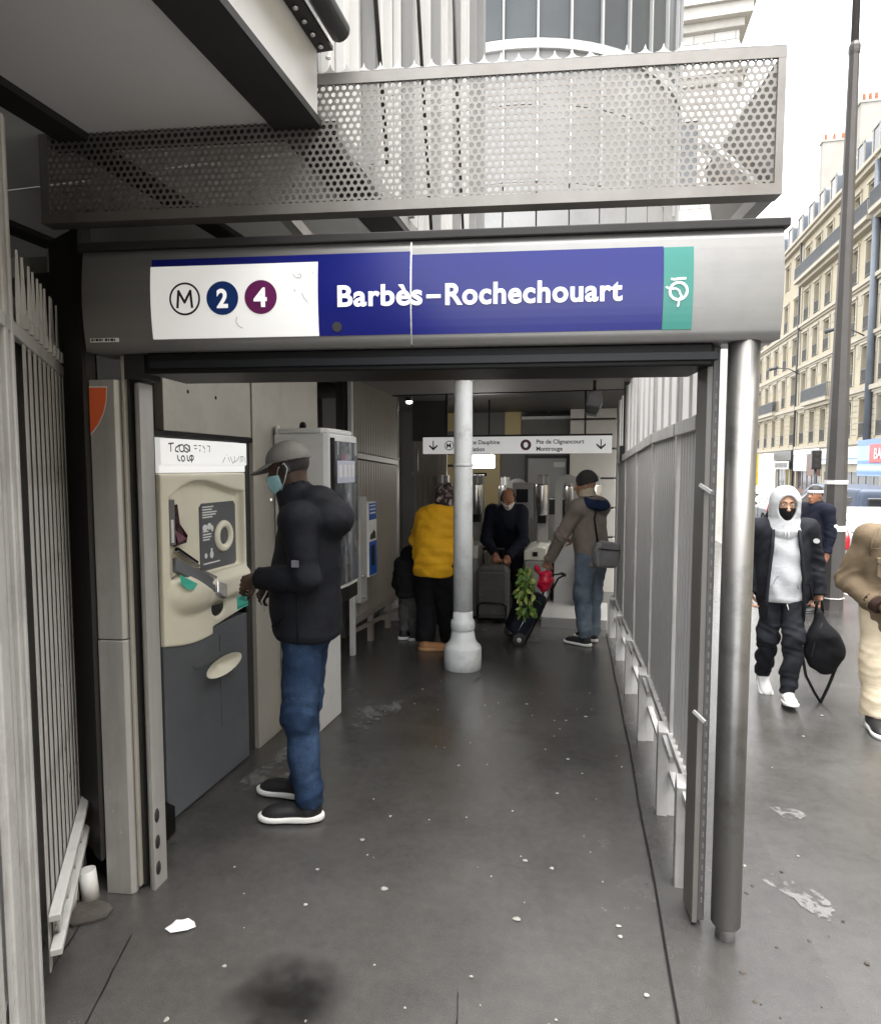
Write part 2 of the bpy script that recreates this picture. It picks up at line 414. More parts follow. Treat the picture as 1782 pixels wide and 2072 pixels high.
M_rubber = mat('black_rubber', (.016,.016,.017), .6, 0, .2, 8, .1, 80)
M_chrome = mat('bright_steel', (.62,.61,.6), .25, .9, .06, 6)

# paving: smooth dark asphalt, damp in patches, worn dry grey elsewhere
def paving_mat(name, c0, c1, r0, r1):
    m = bpy.data.materials.new(name); m.use_nodes = True; n = m.node_tree.nodes; l = m.node_tree.links; b = n['Principled BSDF']; b.inputs['Specular IOR Level'].default_value = .5
    tc = n.new('ShaderNodeTexCoord')
    def noise(s, d, r=.6, w=None):
        x = n.new('ShaderNodeTexNoise'); x.inputs['Scale'].default_value = s; x.inputs['Detail'].default_value = d; x.inputs['Roughness'].default_value = r
        l.new(tc.outputs['Object'], x.inputs['Vector']); return x.outputs['Fac']
    def rng(f, a, bb, c, d):
        x = n.new('ShaderNodeMapRange'); x.inputs[1].default_value = a; x.inputs[2].default_value = bb; x.inputs[3].default_value = c; x.inputs[4].default_value = d; l.new(f, x.inputs[0]); return x.outputs[0]
    big = noise(.55, 6, .6); mid = noise(3.2, 7, .7); fine = noise(260, 3); grit = noise(90, 4, .7)
    mixf = n.new('ShaderNodeMath'); mixf.operation = 'ADD'; l.new(rng(big,.34,.68,0,.66), mixf.inputs[0]); l.new(rng(mid,.28,.72,0,.36), mixf.inputs[1])
    mott = noise(22, 5, .65)
    cr = n.new('ShaderNodeMix'); cr.data_type = 'RGBA'; cr.inputs[6].default_value = (*c0,1); cr.inputs[7].default_value = (*c1,1); l.new(mixf.outputs[0], cr.inputs[0])
    mu = n.new('ShaderNodeMix'); mu.data_type = 'RGBA'; mu.blend_type = 'MULTIPLY'; mu.inputs[0].default_value = 1; l.new(cr.outputs[2], mu.inputs[6]); mm_ = n.new('ShaderNodeMath'); mm_.operation = 'MULTIPLY'; l.new(rng(fine,.3,.7,.72,1.28), mm_.inputs[0]); l.new(rng(mott,.3,.7,.90,1.10), mm_.inputs[1]); l.new(mm_.outputs[0], mu.inputs[7])
    # pale specks of grit trodden into the surface
    vo = n.new('ShaderNodeTexVoronoi'); vo.inputs['Scale'].default_value = 46; l.new(tc.outputs['Object'], vo.inputs['Vector'])
    sp = rng(vo.outputs['Distance'], .05, .09, .5, 0); gate = rng(noise(9,4,.7), .60,.66,0,1)
    sm = n.new('ShaderNodeMath'); sm.operation = 'MULTIPLY'; l.new(sp, sm.inputs[0]); l.new(gate, sm.inputs[1])
    m3 = n.new('ShaderNodeMix'); m3.data_type = 'RGBA'; l.new(sm.outputs[0], m3.inputs[0]); l.new(mu.outputs[2], m3.inputs[6]); m3.inputs[7].default_value = (.30,.29,.27,1)
    l.new(m3.outputs[2], b.inputs['Base Color'])
    l.new(rng(mixf.outputs[0], .15,.85, r0, r1), b.inputs['Roughness'])
    bp = n.new('ShaderNodeBump'); bp.inputs['Strength'].default_value = .22; bp.inputs['Distance'].default_value = .004
    ad = n.new('ShaderNodeMath'); ad.operation = 'ADD'; l.new(fine, ad.inputs[0]); l.new(grit, ad.inputs[1]); l.new(ad.outputs[0], bp.inputs['Height']); l.new(bp.outputs[0], b.inputs['Normal'])
    return m
M_pave = paving_mat('damp_asphalt', (.034,.032,.030), (.082,.080,.076), .12, .31)
M_strip = paving_mat('asphalt_strip', (.034,.032,.030), (.070,.068,.065), .17, .34)
M_road = paving_mat('road_asphalt', (.07,.07,.07), (.11,.11,.11), .4, .6)

# ------------------------------------------------------------------ ground
YS = [-60,-20,-8,-4,0,2,4,6,8,10,12,14,16,18,20,30,50,90,160,400]
def sheet(x0, x1, dz, ys=YS):
    b = MB(); b.grid([[(x, y, zg(y)+dz) for x in np.linspace(x0,x1,5)] for y in ys], smooth=False); return b
struct('ground', sheet(-500, 900, -.16), M_road)
KX = 3.85
struct('pavement', sheet(-40, KX, 0.), M_pave)
struct('road', sheet(KX+.14, 14.0, -.125), M_road)
struct('far_pavement', sheet(14.0, 40, -.02), M_pave)
# strip of newer asphalt along the fence, with its open joint
stp = MB(); stp.grid([[(.28-.022*(y-1.97)+o, y, zg(y)+.004) for o in (0,.52)] for y in [-3,-1,.5,1.2,1.97,2.6,3.2,4,5,6,7.4]], smooth=False)
strip = struct('paving_strip', stp, M_strip)
jt = MB()
pj = [(.283-.022*(y-1.97)+.010*math.sin(y*5.3)*(1 if y<1.9 else .25), y) for y in np.arange(-1,7.2,.12)]
for (x0,y0),(x1,y1) in zip(pj[:-1],pj[1:]):
    w = .004; jt.add([(x0-w,y0,zg(y0)+.008),(x0+w,y0,zg(y0)+.008),(x1+w,y1,zg(y1)+.008),(x1-w,y1,zg(y1)+.008)],[(0,1,2,3)])
struct('paving_joint', jt, M_dark)
def crack(pts, w, name='paving_crack'):
    b = MB(); pts = [Vector((p[0],p[1],0)) for p in pts]; fine = []
    for p,q in zip(pts[:-1],pts[1:]):
        for k in range(8):
            t = k/8; v = p.lerp(q,t); fine.append((v.x+random.uniform(-1,1)*w*.8, v.y+random.uniform(-1,1)*w*.8))
    for (x0,y0),(x1,y1) in zip(fine[:-1],fine[1:]):
        d = Vector((x1-x0,y1-y0)); nn = Vector((-d.y,d.x)).normalized()*w*random.uniform(.4,1.)
        b.add([(x0-nn.x,y0-nn.y,zg(y0)+.006),(x0+nn.x,y0+nn.y,zg(y0)+.006),(x1+nn.x,y1+nn.y,zg(y1)+.006),(x1-nn.x,y1-nn.y,zg(y1)+.006)],[(0,1,2,3)])
    return struct(name, b, M_dark)
crack([(-1.42,1.2),(-1.48,1.55),(-1.62,1.95)], .0028)
crack([(-1.62,1.2),(-1.72,1.6),(-1.85,1.98)], .0025)
crack([(-.36,1.2),(-.37,1.75),(-.40,1.95)], .0025)
crack([(-.92,5.0),(-.86,5.35)], .003)
# kerb of granite blocks
kerb = thing('kerb','granite kerb','kerb'); del kerb['label']; del kerb['category']; kerb['kind'] = 'structure'
M_gran = mat('kerb_granite', (.30,.295,.285), .75, 0, .12, 20, .2, 120)
km = MB().box(0,.135,0,.985,-.16,.004).mesh('kerb_block')
km.materials.append(M_gran)
for i in range(34):
    y = 1.+i*1.0; a = math.atan2(zg(y+1)-zg(y),1.); inst('kerb_block', km, kerb, (KX+.002, y, zg(y)), (a,0,0))

# ------------------------------------------------------------------ entrance portal
PL = (0.5,2.41,0); PA = R(7.6)
portal = thing('entrance_portal','steel entrance portal with long blue and white station name sign','entrance', PL, PA)
def fy(z): return -.068-.020*(1-((z-2.30)/.19)**2)
def fascia(b, x0, x1):
    zs = np.linspace(2.122,2.478,13); poly = [(fy(z),z) for z in zs]+[(.10,2.478),(.10,2.122)]
    n = len(poly); vs = [(x0,*p) for p in poly]+[(x1,*p) for p in poly]
    b.add(vs, [tuple(range(n)), tuple(range(2*n-1,n-1,-1))]); 
    b.add(vs, [(i,(i+1)%n,n+(i+1)%n,n+i) for i in range(n)], True)
for x0,x1 in ((-2.345,-1.1425),(-1.1395,.083)):
    part('fascia_panel', M_steelh, portal, lambda b: fascia(b,x0,x1), world=False)
part('seam_strip', M_chrome, portal, lambda b: b.add([(-1.1435,fy(z)-.0015,z) for z in np.linspace(2.125,2.475,13)]+[(-1.1385,fy(z)-.0015,z) for z in np.linspace(2.125,2.475,13)],[(i,i+1,14+i,13+i) for i in range(12)]), world=False)
def curved(b, x0, x1, z0, z1, off, n=12, sk=0.):
    zs = np.linspace(z0,z1,n); F = [(x0,fy(z)-off,z) for z in zs]+[(x1,fy(z)-off,z) for z in zs]
    B = [(x0,fy(z)+.004,z) for z in zs]+[(x1,fy(z)+.004,z) for z in zs]
    b.add(F+B, [(i,i+1,n+i+1,n+i) for i in range(n-1)]+[(2*n+i,3*n+i,3*n+i+1,2*n+i+1) for i in range(n-1)]
        +[(i,2*n+i,2*n+i+1,i+1) for i in range(n-1)]+[(n+i,n+i+1,3*n+i+1,3*n+i) for i in range(n-1)]+[(0,n,3*n,2*n),(n-1,3*n-1,4*n-1,2*n-1)], False)
sgn_bl = part('sign_panel', M_blue, portal, lambda b: curved(b,-2.078,-1.1435,2.160,2.440,.003), world=False, label='blue enamel left half of the name sign')
sgn_b2 = part('sign_panel', M_blue, portal, lambda b: curved(b,-1.1385,-.2995,2.158,2.428,.003), world=False, label='blue enamel right half of the name sign')
sgn_w = part('line_panel', M_signw, portal, lambda b: curved(b,-2.080,-1.468,2.160,2.413,.006), world=False, label='white panel with metro line roundels')
sgn_t = part('logo_panel', M_teal, portal, lambda b: curved(b,-.2985,-.203,2.157,2.424,.004), world=False, label='teal panel with white operator emblem')
def lay(me, x0, z0, off):
    """lay a flat text mesh (x,y) on the curved sign face"""
    for v in me.vertices:
        x,y,z = v.co; zz = z0+y; v.co = (x0+x, fy(zz)-off-z, zz)
    return me
def fit(txt, x0, x1, cap, bold=.012):
    me = text_mesh(txt, .1, offset=bold*.1, extrude=.0006, sp=1.07)
    ref = text_mesh('B', .1, offset=bold*.1); ch = max(v.co.y for v in ref.vertices)-min(v.co.y for v in ref.vertices)
    xs = [v.co.x for v in me.vertices]; a,b_ = min(xs),max(xs)
    for v in me.vertices: v.co.x = (v.co.x-a)/(b_-a)*(x1-x0); v.co.y *= cap/ch
    return me
def letters(name, txt, x0, x1, zb, cap, m, parent, off, bold=.012):
    return link(name, lay(fit(txt,x0,x1,cap,bold), x0, zb, off), m, parent)
letters('lettering','Barbès', -1.398, -1.101, 2.2585, .0725, M_littext, sgn_bl, .0052, .027)
letters('lettering','–', -1.087, -1.038, 2.2585, .0725, M_littext, sgn_b2, .0052, .030)
letters('lettering','Rochechouart', -1.022, -.431, 2.2555, .0725, M_littext, sgn_b2, .0052, .027)
def ring(b, cx, cz, r0, r1, off, n=40, a0=0, a1=2*math.pi):
    full = abs(a1-a0) > 6.2; k = n if full else n+1
    vs = []
    for i in range(k):
        t = a0+(a1-a0)*i/n; 
        for r in (r0,r1):
            z = cz+r*math.sin(t); vs.append((cx+r*math.cos(t), fy(z)-off, z))
    fs = [(2*i,2*i+1,2*((i+1)%k)+1,2*((i+1)%k)) for i in range(k if full else k-1)]
    b.add(vs, fs)
def disc(b, cx, cz, r, off, n=40):
    vs = [(cx,fy(cz)-off,cz)]
    for rr in (.5,1):
        for i in range(n):
            t = 2*math.pi*i/n; z = cz+r*rr*math.sin(t); vs.append((cx+r*rr*math.cos(t), fy(z)-off, z))
    b.add(vs, [(0,1+i,1+(i+1)%n) for i in range(n)]+[(1+i,1+n+i,1+n+(i+1)%n,1+(i+1)%n) for i in range(n)])
part('roundel', M_btext, sgn_w, lambda b: ring(b,-1.951,2.2965,.0505,.0575,.008), world=False, label='black ring with letter M')
def mglyph(b):
    def st(p,q,w=.0088):
        (x0,z0),(x1,z1) = p,q; d = Vector((x1-x0,z1-z0)).normalized(); n_ = Vector((-d.y,d.x))*w/2; x0-=d.x*w*.35; x1+=d.x*w*.35; z0-=d.y*w*.35; z1+=d.y*w*.35
        b.add([(x0+n_.x,fy(z0)-.0085,z0+n_.y),(x0-n_.x,fy(z0)-.0085,z0-n_.y),(x1-n_.x,fy(z1)-.0085,z1-n_.y),(x1+n_.x,fy(z1)-.0085,z1+n_.y)],[(0,1,2,3)])
    P_ = [(-1.9785,2.2675),(-1.9735,2.3235),(-1.9515,2.284),(-1.9295,2.3235),(-1.9245,2.2675)]
    for p,q in zip(P_[:-1],P_[1:]): st(p,q)
part('lettering', M_btext, sgn_w, mglyph, world=False)
r2 = part('roundel', M_lblue, sgn_w, lambda b: disc(b,-1.812,2.296,.0585,.008), world=False, label='blue line roundel')
r4 = part('roundel', M_purple, sgn_w, lambda b: disc(b,-1.672,2.296,.0585,.008), world=False, label='purple line roundel')
letters('lettering','2', -1.832, -1.791, 2.2635, .066, M_littext, sgn_w, .0105, .032)
letters('lettering','4', -1.697, -1.649, 2.2635, .066, M_littext, sgn_w, .0105, .032)
def emblem(b):
    ring(b,-.251,2.279,.0235,.0315,.007)
    def stroke(pts,w):
        for (x0,z0),(x1,z1) in zip(pts[:-1],pts[1:]):
            d = Vector((x1-x0,z1-z0)); q = Vector((-d.y,d.x)).normalized()*w/2
            b.add([(x0+q.x,fy(z0+q.y)-.0075,z0+q.y),(x0-q.x,fy(z0-q.y)-.0075,z0-q.y),(x1-q.x,fy(z1-q.y)-.0075,z1-q.y),(x1+q.x,fy(z1+q.y)-.0075,z1+q.y)],[(0,1,2,3)])
    stroke([(-.292,2.293),(-.276,2.285),(-.262,2.288),(-.249,2.281),(-.246,2.270),(-.240,2.262),(-.249,2.252)],.0055)
    stroke([(-.250,2.250),(-.249,2.239),(-.252,2.229)],.006)
    stroke([(-.276,2.318),(-.262,2.3165),(-.246,2.319),(-.228,2.319)],.007)
part('emblem', M_littext, sgn_t, emblem, world=False)
def scribble(b, strokes, off, w=.0022):
    for pts in strokes:
        for (x0,z0),(x1,z1) in zip(pts[:-1],pts[1:]):
            d = Vector((x1-x0,z1-z0)); q = Vector((-d.y,d.x)).normalized()*w/2
            b.add([(x0+q.x,fy(z0)-off,z0+q.y),(x0-q.x,fy(z0)-off,z0-q.y),(x1-q.x,fy(z1)-off,z1-q.y),(x1+q.x,fy(z1)-off,z1+q.y)],[(0,1,2,3)])
part('scratch', M_grime, sgn_w, lambda b: scribble(b, [[(-1.556,2.372),(-1.548,2.362),(-1.538,2.356)],[(-1.538,2.368),(-1.530,2.372),(-1.525,2.364),(-1.532,2.356),(-1.539,2.362)],[(-1.55,2.321),(-1.549,2.309)],[(-1.524,2.306),(-1.516,2.288),(-1.502,2.272)],[(-1.484,2.376),(-1.483,2.369)],[(-1.762,2.23),(-1.765,2.212),(-1.756,2.198),(-1.742,2.191)]], .0085, .0016), world=False)
part('sticker', M_grime, sgn_bl, lambda b: disc(b,-1.402,2.189,.017,.0055,16), world=False)
part('maker_plate', M_white, portal, lambda b: b.box(-2.322,-2.215,fy(2.16)-.006,fy(2.16)+.01,2.154,2.168), world=False)
part('plate_print', M_btext, portal, lambda b: [b.box(x,x+w,fy(2.16)-.0072,fy(2.16)-.006,2.1568,2.1655) for x,w in ((-2.317,.006),(-2.308,.004),(-2.300,.010),(-2.287,.007),(-2.277,.004),(-2.264,.009),(-2.252,.005),(-2.243,.011),(-2.229,.004))], world=False)
# weathered capping, shutter housing, jambs, tube post
part('capping', M_beam, portal, lambda b: b.box(-2.36,.10,-.085,.16,2.4785,2.508), world=False, bevel=.004)
part('capping_groove', M_dark, portal, lambda b: b.box(-2.34,.09,-.055,.14,2.463,2.4785), world=False)
for i,(x,w,hh) in enumerate(((-.92,.10,.010),(-.83,.06,.006),(-.40,.05,.008),(-.33,.07,.005),(-.27,.03,.01),(-1.2,.03,.004))):
    part('moss_clump', mat('dry_moss',(.23,.20,.15),.9,0,.4,60,.5,90), portal, lambda b: [b.add([(x+w*random.random()+c[0]*r, -.06+.05*random.random()+c[1]*r, 2.508+max(c[2],0)*r*.8) for c in ((1,0,0),(.3,.95,0),(-.8,.6,0),(-.8,-.6,0),(.3,-.95,0),(0,0,1))],[(0,1,5),(1,2,5),(2,3,5),(3,4,5),(4,0,5)]) for r in [random.uniform(.004,hh+.005) for _ in range(14)]], world=False)
part('shutter_housing', M_dark, portal, lambda b: b.box(-2.14,-.115,-.03,.26,2.045,2.121), world=False, bevel=.006)
part('shutter_bar', mat('shutter_bar_grey',(.010,.011,.013),.45,0,.1,4,spec=.3), portal, lambda b: b.box(-2.12,-.10,-.042,.02,2.062,2.092), world=False, bevel=.003)
part('post', M_stainv, portal, lambda b: b.lathe([(.046,.055),(.0505,.062),(.0505,2.121)],(-.012,-.02),32), world=False)
part('post_foot', M_chrome, portal, lambda b: b.lathe([(.034,.0),(.034,.05),(.040,.056)],(-.012,-.02),24), world=False)
part('jamb', mat('jamb_brown_grey',(.14,.133,.122),.5,.1,.1,4), portal, lambda b: b.box(-.118,-.098,.02,.14,.02,2.05), world=False, bevel=.003)
part('jamb', mat('jamb_dark_grey',(.10,.098,.094),.5,.2,.1,4), portal, lambda b: b.box(-.094,-.070,.035,.16,.02,2.121), world=False, bevel=.003)
jb = MB().box(-.003,.003,-.002,.004,-.010,.010).mesh('jamb_slot'); jb.materials.append(mat('slot_edge_grey',(.16,.157,.15),.5))
for k in range(46): inst('jamb_slot', jb, portal, (-.082,.0345,.10+k*.042))
part('jamb', M_beam, portal, lambda b: b.box(-2.24,-2.16,-.01,.10,2.03,2.121), world=False)
# hinge lugs on the jamb
for z in (1.62,.80): part('lug', M_fencel, portal, lambda b: b.obox((-.13,.03,z+.018),(-.10,-.005,z-.008),.008,.012), world=False)

# ------------------------------------------------------------------ perforated screen over the portal
scr = thing('perforated_screen','perforated pale metal screen with pointed crest above the name sign','screen', PL, PA)
def perforated(b):
    p = .0242; r = .0082; dz = p*.866; x0,x1,z0,z1 = -2.465,.052,2.602,3.008; y = -.083
    nrow = int((z1-z0)/dz); ncol = int((x1-x0)/p); cache = {}
    R6 = p/math.sqrt(3)
    vs = []; fs = []
    def V(x,z):
        k = (round(x,4),round(z,4))
        if k not in cache: cache[k] = len(vs); vs.append((x,y,z))
        return cache[k]
    for j in range(nrow):
        zc = z0+dz*(j+.5)
        for i in range(ncol):
            xc = x0+p*(i+.5+(.25 if j%2 else -.25))
            cor = [(xc+R6*math.cos(R(90+60*k)), zc+R6*math.sin(R(90+60*k))) for k in range(6)]
            out = []
            for k in range(6):
                a = cor[k]; c = cor[(k+1)%6]; out += [a, ((a[0]+c[0])/2,(a[1]+c[1])/2)]
            oi = [V(*q) for q in out]; ii = []
            for k in range(12):
                t = R(90+30*k); ii.append(len(vs)); vs.append((xc+r*math.cos(t),y,zc+r*math.sin(t)))
            for k in range(12): fs.append((oi[k],oi[(k+1)%12],ii[(k+1)%12],ii[k]))
    b.add(vs, fs)
ps = part('perforated_sheet', M_perf, scr, perforated, world=False)
sm_ = ps.modifiers.new('thick','SOLIDIFY'); sm_.thickness = .002; sm_.offset = 0
def scrframe(b):
    b.box(-2.485,.065,-.092,-.030,2.577,2.583); b.box(-2.485,.065,-.092,-.0875,2.583,2.612); b.box(-2.485,.065,-.092,-.0875,2.998,3.030); b.box(-2.485,.065,-.092,-.030,3.030,3.035)
    b.box(-2.485,-2.452,-.0915,-.087,2.612,2.998); b.box(.040,.065,-.0915,-.087,2.612,2.998)
part('frame', M_perf, scr, scrframe, world=False)
part('back_bar', M_beam, scr, lambda b: b.box(-2.45,-1.40,-.078,-.045,2.842,2.886), world=False)
crest = MB().add([(-.029,0,0),(-.014,0,.004),(-.005,0,.013),(0,0,.030),(.005,0,.013),(.014,0,.004),(.029,0,0)]+[(-.029,.002,0),(-.014,.002,.004),(-.005,.002,.013),(0,.002,.030),(.005,.002,.013),(.014,.002,.004),(.029,.002,0)],
     [(0,1,2,3,4,5,6),(13,12,11,10,9,8,7)]+[(i,7+i,8+i,i+1) for i in range(6)]).mesh('crest_point'); crest.materials.append(M_paintw)
for k in range(44): inst('crest_point', crest, scr, (-2.455+k*.0578,-.0925,3.036), (0,random.uniform(-.06,.06),0), (1,1,random.uniform(.8,1.1)))
part('strut', M_fence, scr, lambda b: b.obox((.035,-.03,2.60),(.035,1.3,2.60),.05,.045), world=False)
part('strut', M_fence, scr, lambda b: b.obox((-1.6,-.03,2.60),(-1.6,1.3,2.60),.04,.045), world=False)
part('diagonal_brace', M_fence, scr, lambda b: b.obox((.03,.0,2.62),(-.03,.42,2.98),.03,.04), world=False)
part('sloping_return', M_perf, scr, lambda b: b.add([(.062,-.03,2.6),(.062,-.03,3.03),(.062,.75,3.03),(.062,.55,2.6)],[(0,1,2,3)]), world=False)

# ------------------------------------------------------------------ soffit overhead with its beams
sof = thing('canopy_soffit','grey panelled soffit with dark steel beams overhead at the left','canopy', (-1.4,2.2,2.86))
yp = lambda X: 2.41+(X-.5)*math.tan(PA)-.10      # front of the screen at X
for (x0,x1) in ((-1.80,-1.06),(-2.77,-1.85),(-4.5,-2.83)):
    for (y0,y1) in ((-5.,-1.),(-.994,2.0),(2.35 if x1<-1.8 else 2.33,14. if x1<-1.8 else 5.9)):
        ye = (lambda X: y1) if y1 != 2.0 else ((lambda X: 2.345) if x1 < -1.8 else (lambda X: 2.325))
        part('soffit_panel', M_white if (x0>-2 and y0>2) else M_soffit, sof, lambda b: b.prism([(x0,y0),(x1,y0),(x1,ye(x1)),(x0,ye(x0))],'z',2.8885,2.91))
for x0,x1 in ((-1.09,-.925),(-1.88,-1.77),(-2.86,-2.745)):
    part('beam', M_beam, sof, lambda b: b.box(x0,x1,-5,5.9,2.862,2.888))
part('edge_web', M_paintw, sof, lambda b: b.box(-.945,-.928,-5,yp(-.93)-.01,2.889,3.10), label='off-white web of the edge beam')
part('edge_flange', M_beam, sof, lambda b: b.box(-.945,-.875,-5,yp(-.9)+.0,3.101,3.115))
bm_ = MB().lathe([(.009,0),(.009,.006),(.005,.009)],(0,0),8).mesh('bolt'); bm_.materials.append(M_chrome)
for k in range(26): inst('bolt', bm_, sof, (-.905+1.4, .6+k*.062-2.2, 3.1005-2.86), (math.pi,0,0))
part('gutter_tube', M_beam, sof, lambda b: b.tube([(-.845,-5,3.150),(-.845,1.2,3.150),(-.845,yp(-.845)-.02,3.150)],.036,16))

vw = thing('added_shade_wall','dark masonry wall added under the soffit behind the spiked fence to darken the left','wall', (-3.6,0,0))  # wall added under the soffit to darken the left of the portal
M_visc = mat('dark_masonry',(.085,.078,.070),.8,0,.2,2,.2,20,dirt=.3)
part('wall', M_visc, vw, lambda b: b.box(-3.9,-3.5,-5.,14.,-.1,2.89))
part('plinth', M_visc, vw, lambda b: b.box(-3.5,-3.42,-5.,4.,-.1,.5))

# ------------------------------------------------------------------ ribbed station wall above
rib = thing('ribbed_station_wall','tall off-white ribbed metal station wall behind the perforated screen','wall', (-1.0,3.5,2.95))
fin = MB().box(-.0,.034,-.008,.008,0,6.6).mesh('fin'); fin.materials.append(M_paintw)
fin2 = MB().box(-.0,.06,-.014,.014,0,6.6).mesh('wide_fin'); fin2.materials.append(M_paintg)
bdm = [MB().box(-.03,0,0,.146,0,6.6).mesh('wall_board') for _ in range(2)]
bdm[0].materials.append(M_paintw); bdm[1].materials.append(mat('grey_white_paint',(.54,.54,.53),.5,0,.06,2,dirt=.2))
for k in range(26):
    y = 1.55+.15*k
    inst('wall_board', bdm[1 if k%5==2 else 0], rib, (-.0+(.006 if k%3==0 else 0), y+.002-3.5, .06))
    inst('fin' if k%4 else 'wide_fin', fin if k%4 else fin2, rib, (.004,y-3.5,.06))
part('bottom_rail', M_paintg, rib, lambda b: b.box(-1.03,-.965,1.5,5.5,2.95,3.008))
for y in (2.5,3.3,4.3): part('stay_rod', M_beam, rib, lambda b: b.tube([(-.96,y,5.6),(-.93,y+.05,4.4),(-.92,y+.35,3.05)],.010,6))
part('bracket', M_dark, rib, lambda b: b.box(-.98,-.86,5.0,5.3,6.05,6.35).box(-.98,-.80,4.9,5.35,6.36,6.23))
part('end_post', M_paintg, rib, lambda b: b.box(-1.03,-.93,5.45,5.55,2.95,9.6))

# ------------------------------------------------------------------ round glazed tower
TC = (-1.1,9.2); TR = 2.1
tow = thing('round_glazed_tower','round glazed tower with curved grey panes rising behind the screen','tower', (*TC,2.6))
NM = 22
M_mull = mat('mullion_grey_paint',(.42,.42,.415),.5,0,.06,2)
def arc(b, a0, a1, r0, r1, z0, z1, n=5, c=TC):
    P = []
    for i in range(n+1):
        t = a0+(a1-a0)*i/n; cs,sn = math.cos(t),math.sin(t)
        P.append([(c[0]+r0*cs,c[1]+r0*sn,z0),(c[0]+r1*cs,c[1]+r1*sn,z0),(c[0]+r1*cs,c[1]+r1*sn,z1),(c[0]+r0*cs,c[1]+r0*sn,z1)])
    k = len(b.v); b.grid(P, smooth=False, close_v=True)
    b.f.append((k,k+1,k+2,k+3)); b.sm.append(False); q = k+n*4; b.f.append((q+3,q+2,q+1,q)); b.sm.append(False)
for i in range(NM):
    a0 = -math.pi-.25+(math.pi+.6)*i/NM; a1 = -math.pi-.25+(math.pi+.6)*(i+1)/NM
    for z0,z1 in ((6.23,7.95),(8.2,9.8)): part('pane', M_towerglass, tow, lambda b: arc(b,a0+.008,a1-.008,TR-.03,TR-.005,z0,z1))
    part('spandrel_panel', M_paintg, tow, lambda b: arc(b,a0+.006,a1-.006,TR-.03,TR,5.55,6.1))
    part('lower_panel', mat('tower_lower_paint',(.25,.25,.248),.5,0,.06,2,dirt=.15), tow, lambda b: arc(b,a0+.004,a1-.004,TR-.03,TR,4.75,5.54))
    part('base_panel', mat('tower_base_paint',(.27,.27,.27),.6,0,.08,1.5,dirt=.2), tow, lambda b: arc(b,a0+.004,a1-.004,TR-.03,TR+.01,2.6,4.74))
    part('mullion', M_mull, tow, lambda b: arc(b,a0-.005,a0+.005,TR-.03,TR+.030,4.75,9.8,1))
for z0,z1,r in ((6.10,6.20,.035),(7.95,8.2,.04)): part('ring_band', M_mull, tow, lambda b: arc(b,-3.5,.5,TR-.03,TR+r,z0,z1,48))
part('eaves_ring', M_dark, tow, lambda b: arc(b,-3.5,.5,TR-.02,TR+.22,9.8,10.1,48))
part('eaves_ring', M_dark, tow, lambda b: arc(b,-1.15,.5,TR+.02,TR+.10,7.98,8.06,30))
part('core', M_grime, tow, lambda b: b.lathe([(TR-.10,2.6),(TR-.10,10.0)],TC,40))

# ------------------------------------------------------------------ stone station house behind the tower
sth = thing('stone_pavilion','pale stone pavilion with stepped cornices behind the round tower','building', (1.0,22,-.64))
M_course = bpy.data.materials.new('coursed_pale_stone'); M_course.use_nodes = True
_n = M_course.node_tree.nodes; _l = M_course.node_tree.links; _b = _n['Principled BSDF']; _b.inputs['Roughness'].default_value = .8
_br = _n.new('ShaderNodeTexBrick'); _br.inputs['Scale'].default_value = 1.; _br.inputs['Color1'].default_value = (.60,.58,.55,1); _br.inputs['Color2'].default_value = (.52,.50,.47,1); _br.inputs['Mortar'].default_value = (.25,.24,.22,1)
_br.inputs['Brick Width'].default_value = .6; _br.inputs['Row Height'].default_value = .26; _br.inputs['Mortar Size'].default_value = .012
_tc = _n.new('ShaderNodeTexCoord'); _mp = _n.new('ShaderNodeMapping'); _mp.inputs['Rotation'].default_value = (R(-90),0,0); _l.new(_tc.outputs['Object'],_mp.inputs['Vector']); _l.new(_mp.outputs[0],_br.inputs['Vector']); _l.new(_br.outputs['Color'],_b.inputs['Base Color'])
part('wall', M_course, sth, lambda b: b.box(-4,4.1,22,30,-.64,15.0))
for z0,z1,o in ((15.0,15.25,.12),(15.25,15.6,.32),(15.6,15.72,.42),(13.4,13.65,.12),(13.65,13.78,.25),(9.2,9.5,.15)): part('cornice', M_stone, sth, lambda b: b.box(-4-o,4.1+o,22-o,30,z0,z1))
part('parapet', M_stone, sth, lambda b: b.box(-3.6,3.8,22.3,29,15.72,16.6))
part('parapet_cap', M_stone, sth, lambda b: b.box(-3.8,4.0,22.1,29.2,16.6,16.85))
for x in (1.35,3.5): part('pilaster', M_stone, sth, lambda b: b.box(x,x+.55,21.86,22,-.64,13.4))
M_winfar = mat('far_window_glass',(.10,.105,.11),.15,0,.2,2)
for z in (10.2,6.2):
    w = part('window', M_stone, sth, lambda b: b.box(2.1,2.2,21.93,22,z,z+2.2).box(2.98,3.08,21.93,22,z,z+2.2).box(2.1,3.08,21.93,22,z+2.2,z+2.32).box(2.0,3.18,21.88,22,z-.12,z))
    part('pane', M_winfar, w, lambda b: b.box(2.2,2.98,21.97,21.995,z,z+2.2))
# ------------------------------------------------------------------ left spiked fence (runs obliquely towards the camera)
LFA = math.atan2(.66,-.48)            # direction of the fence
LF0 = (-1.61,1.52,0)
lfen = thing('spiked_fence','pale grey spiked metal fence at the left edge, chipped paint','fence', LF0, LFA)
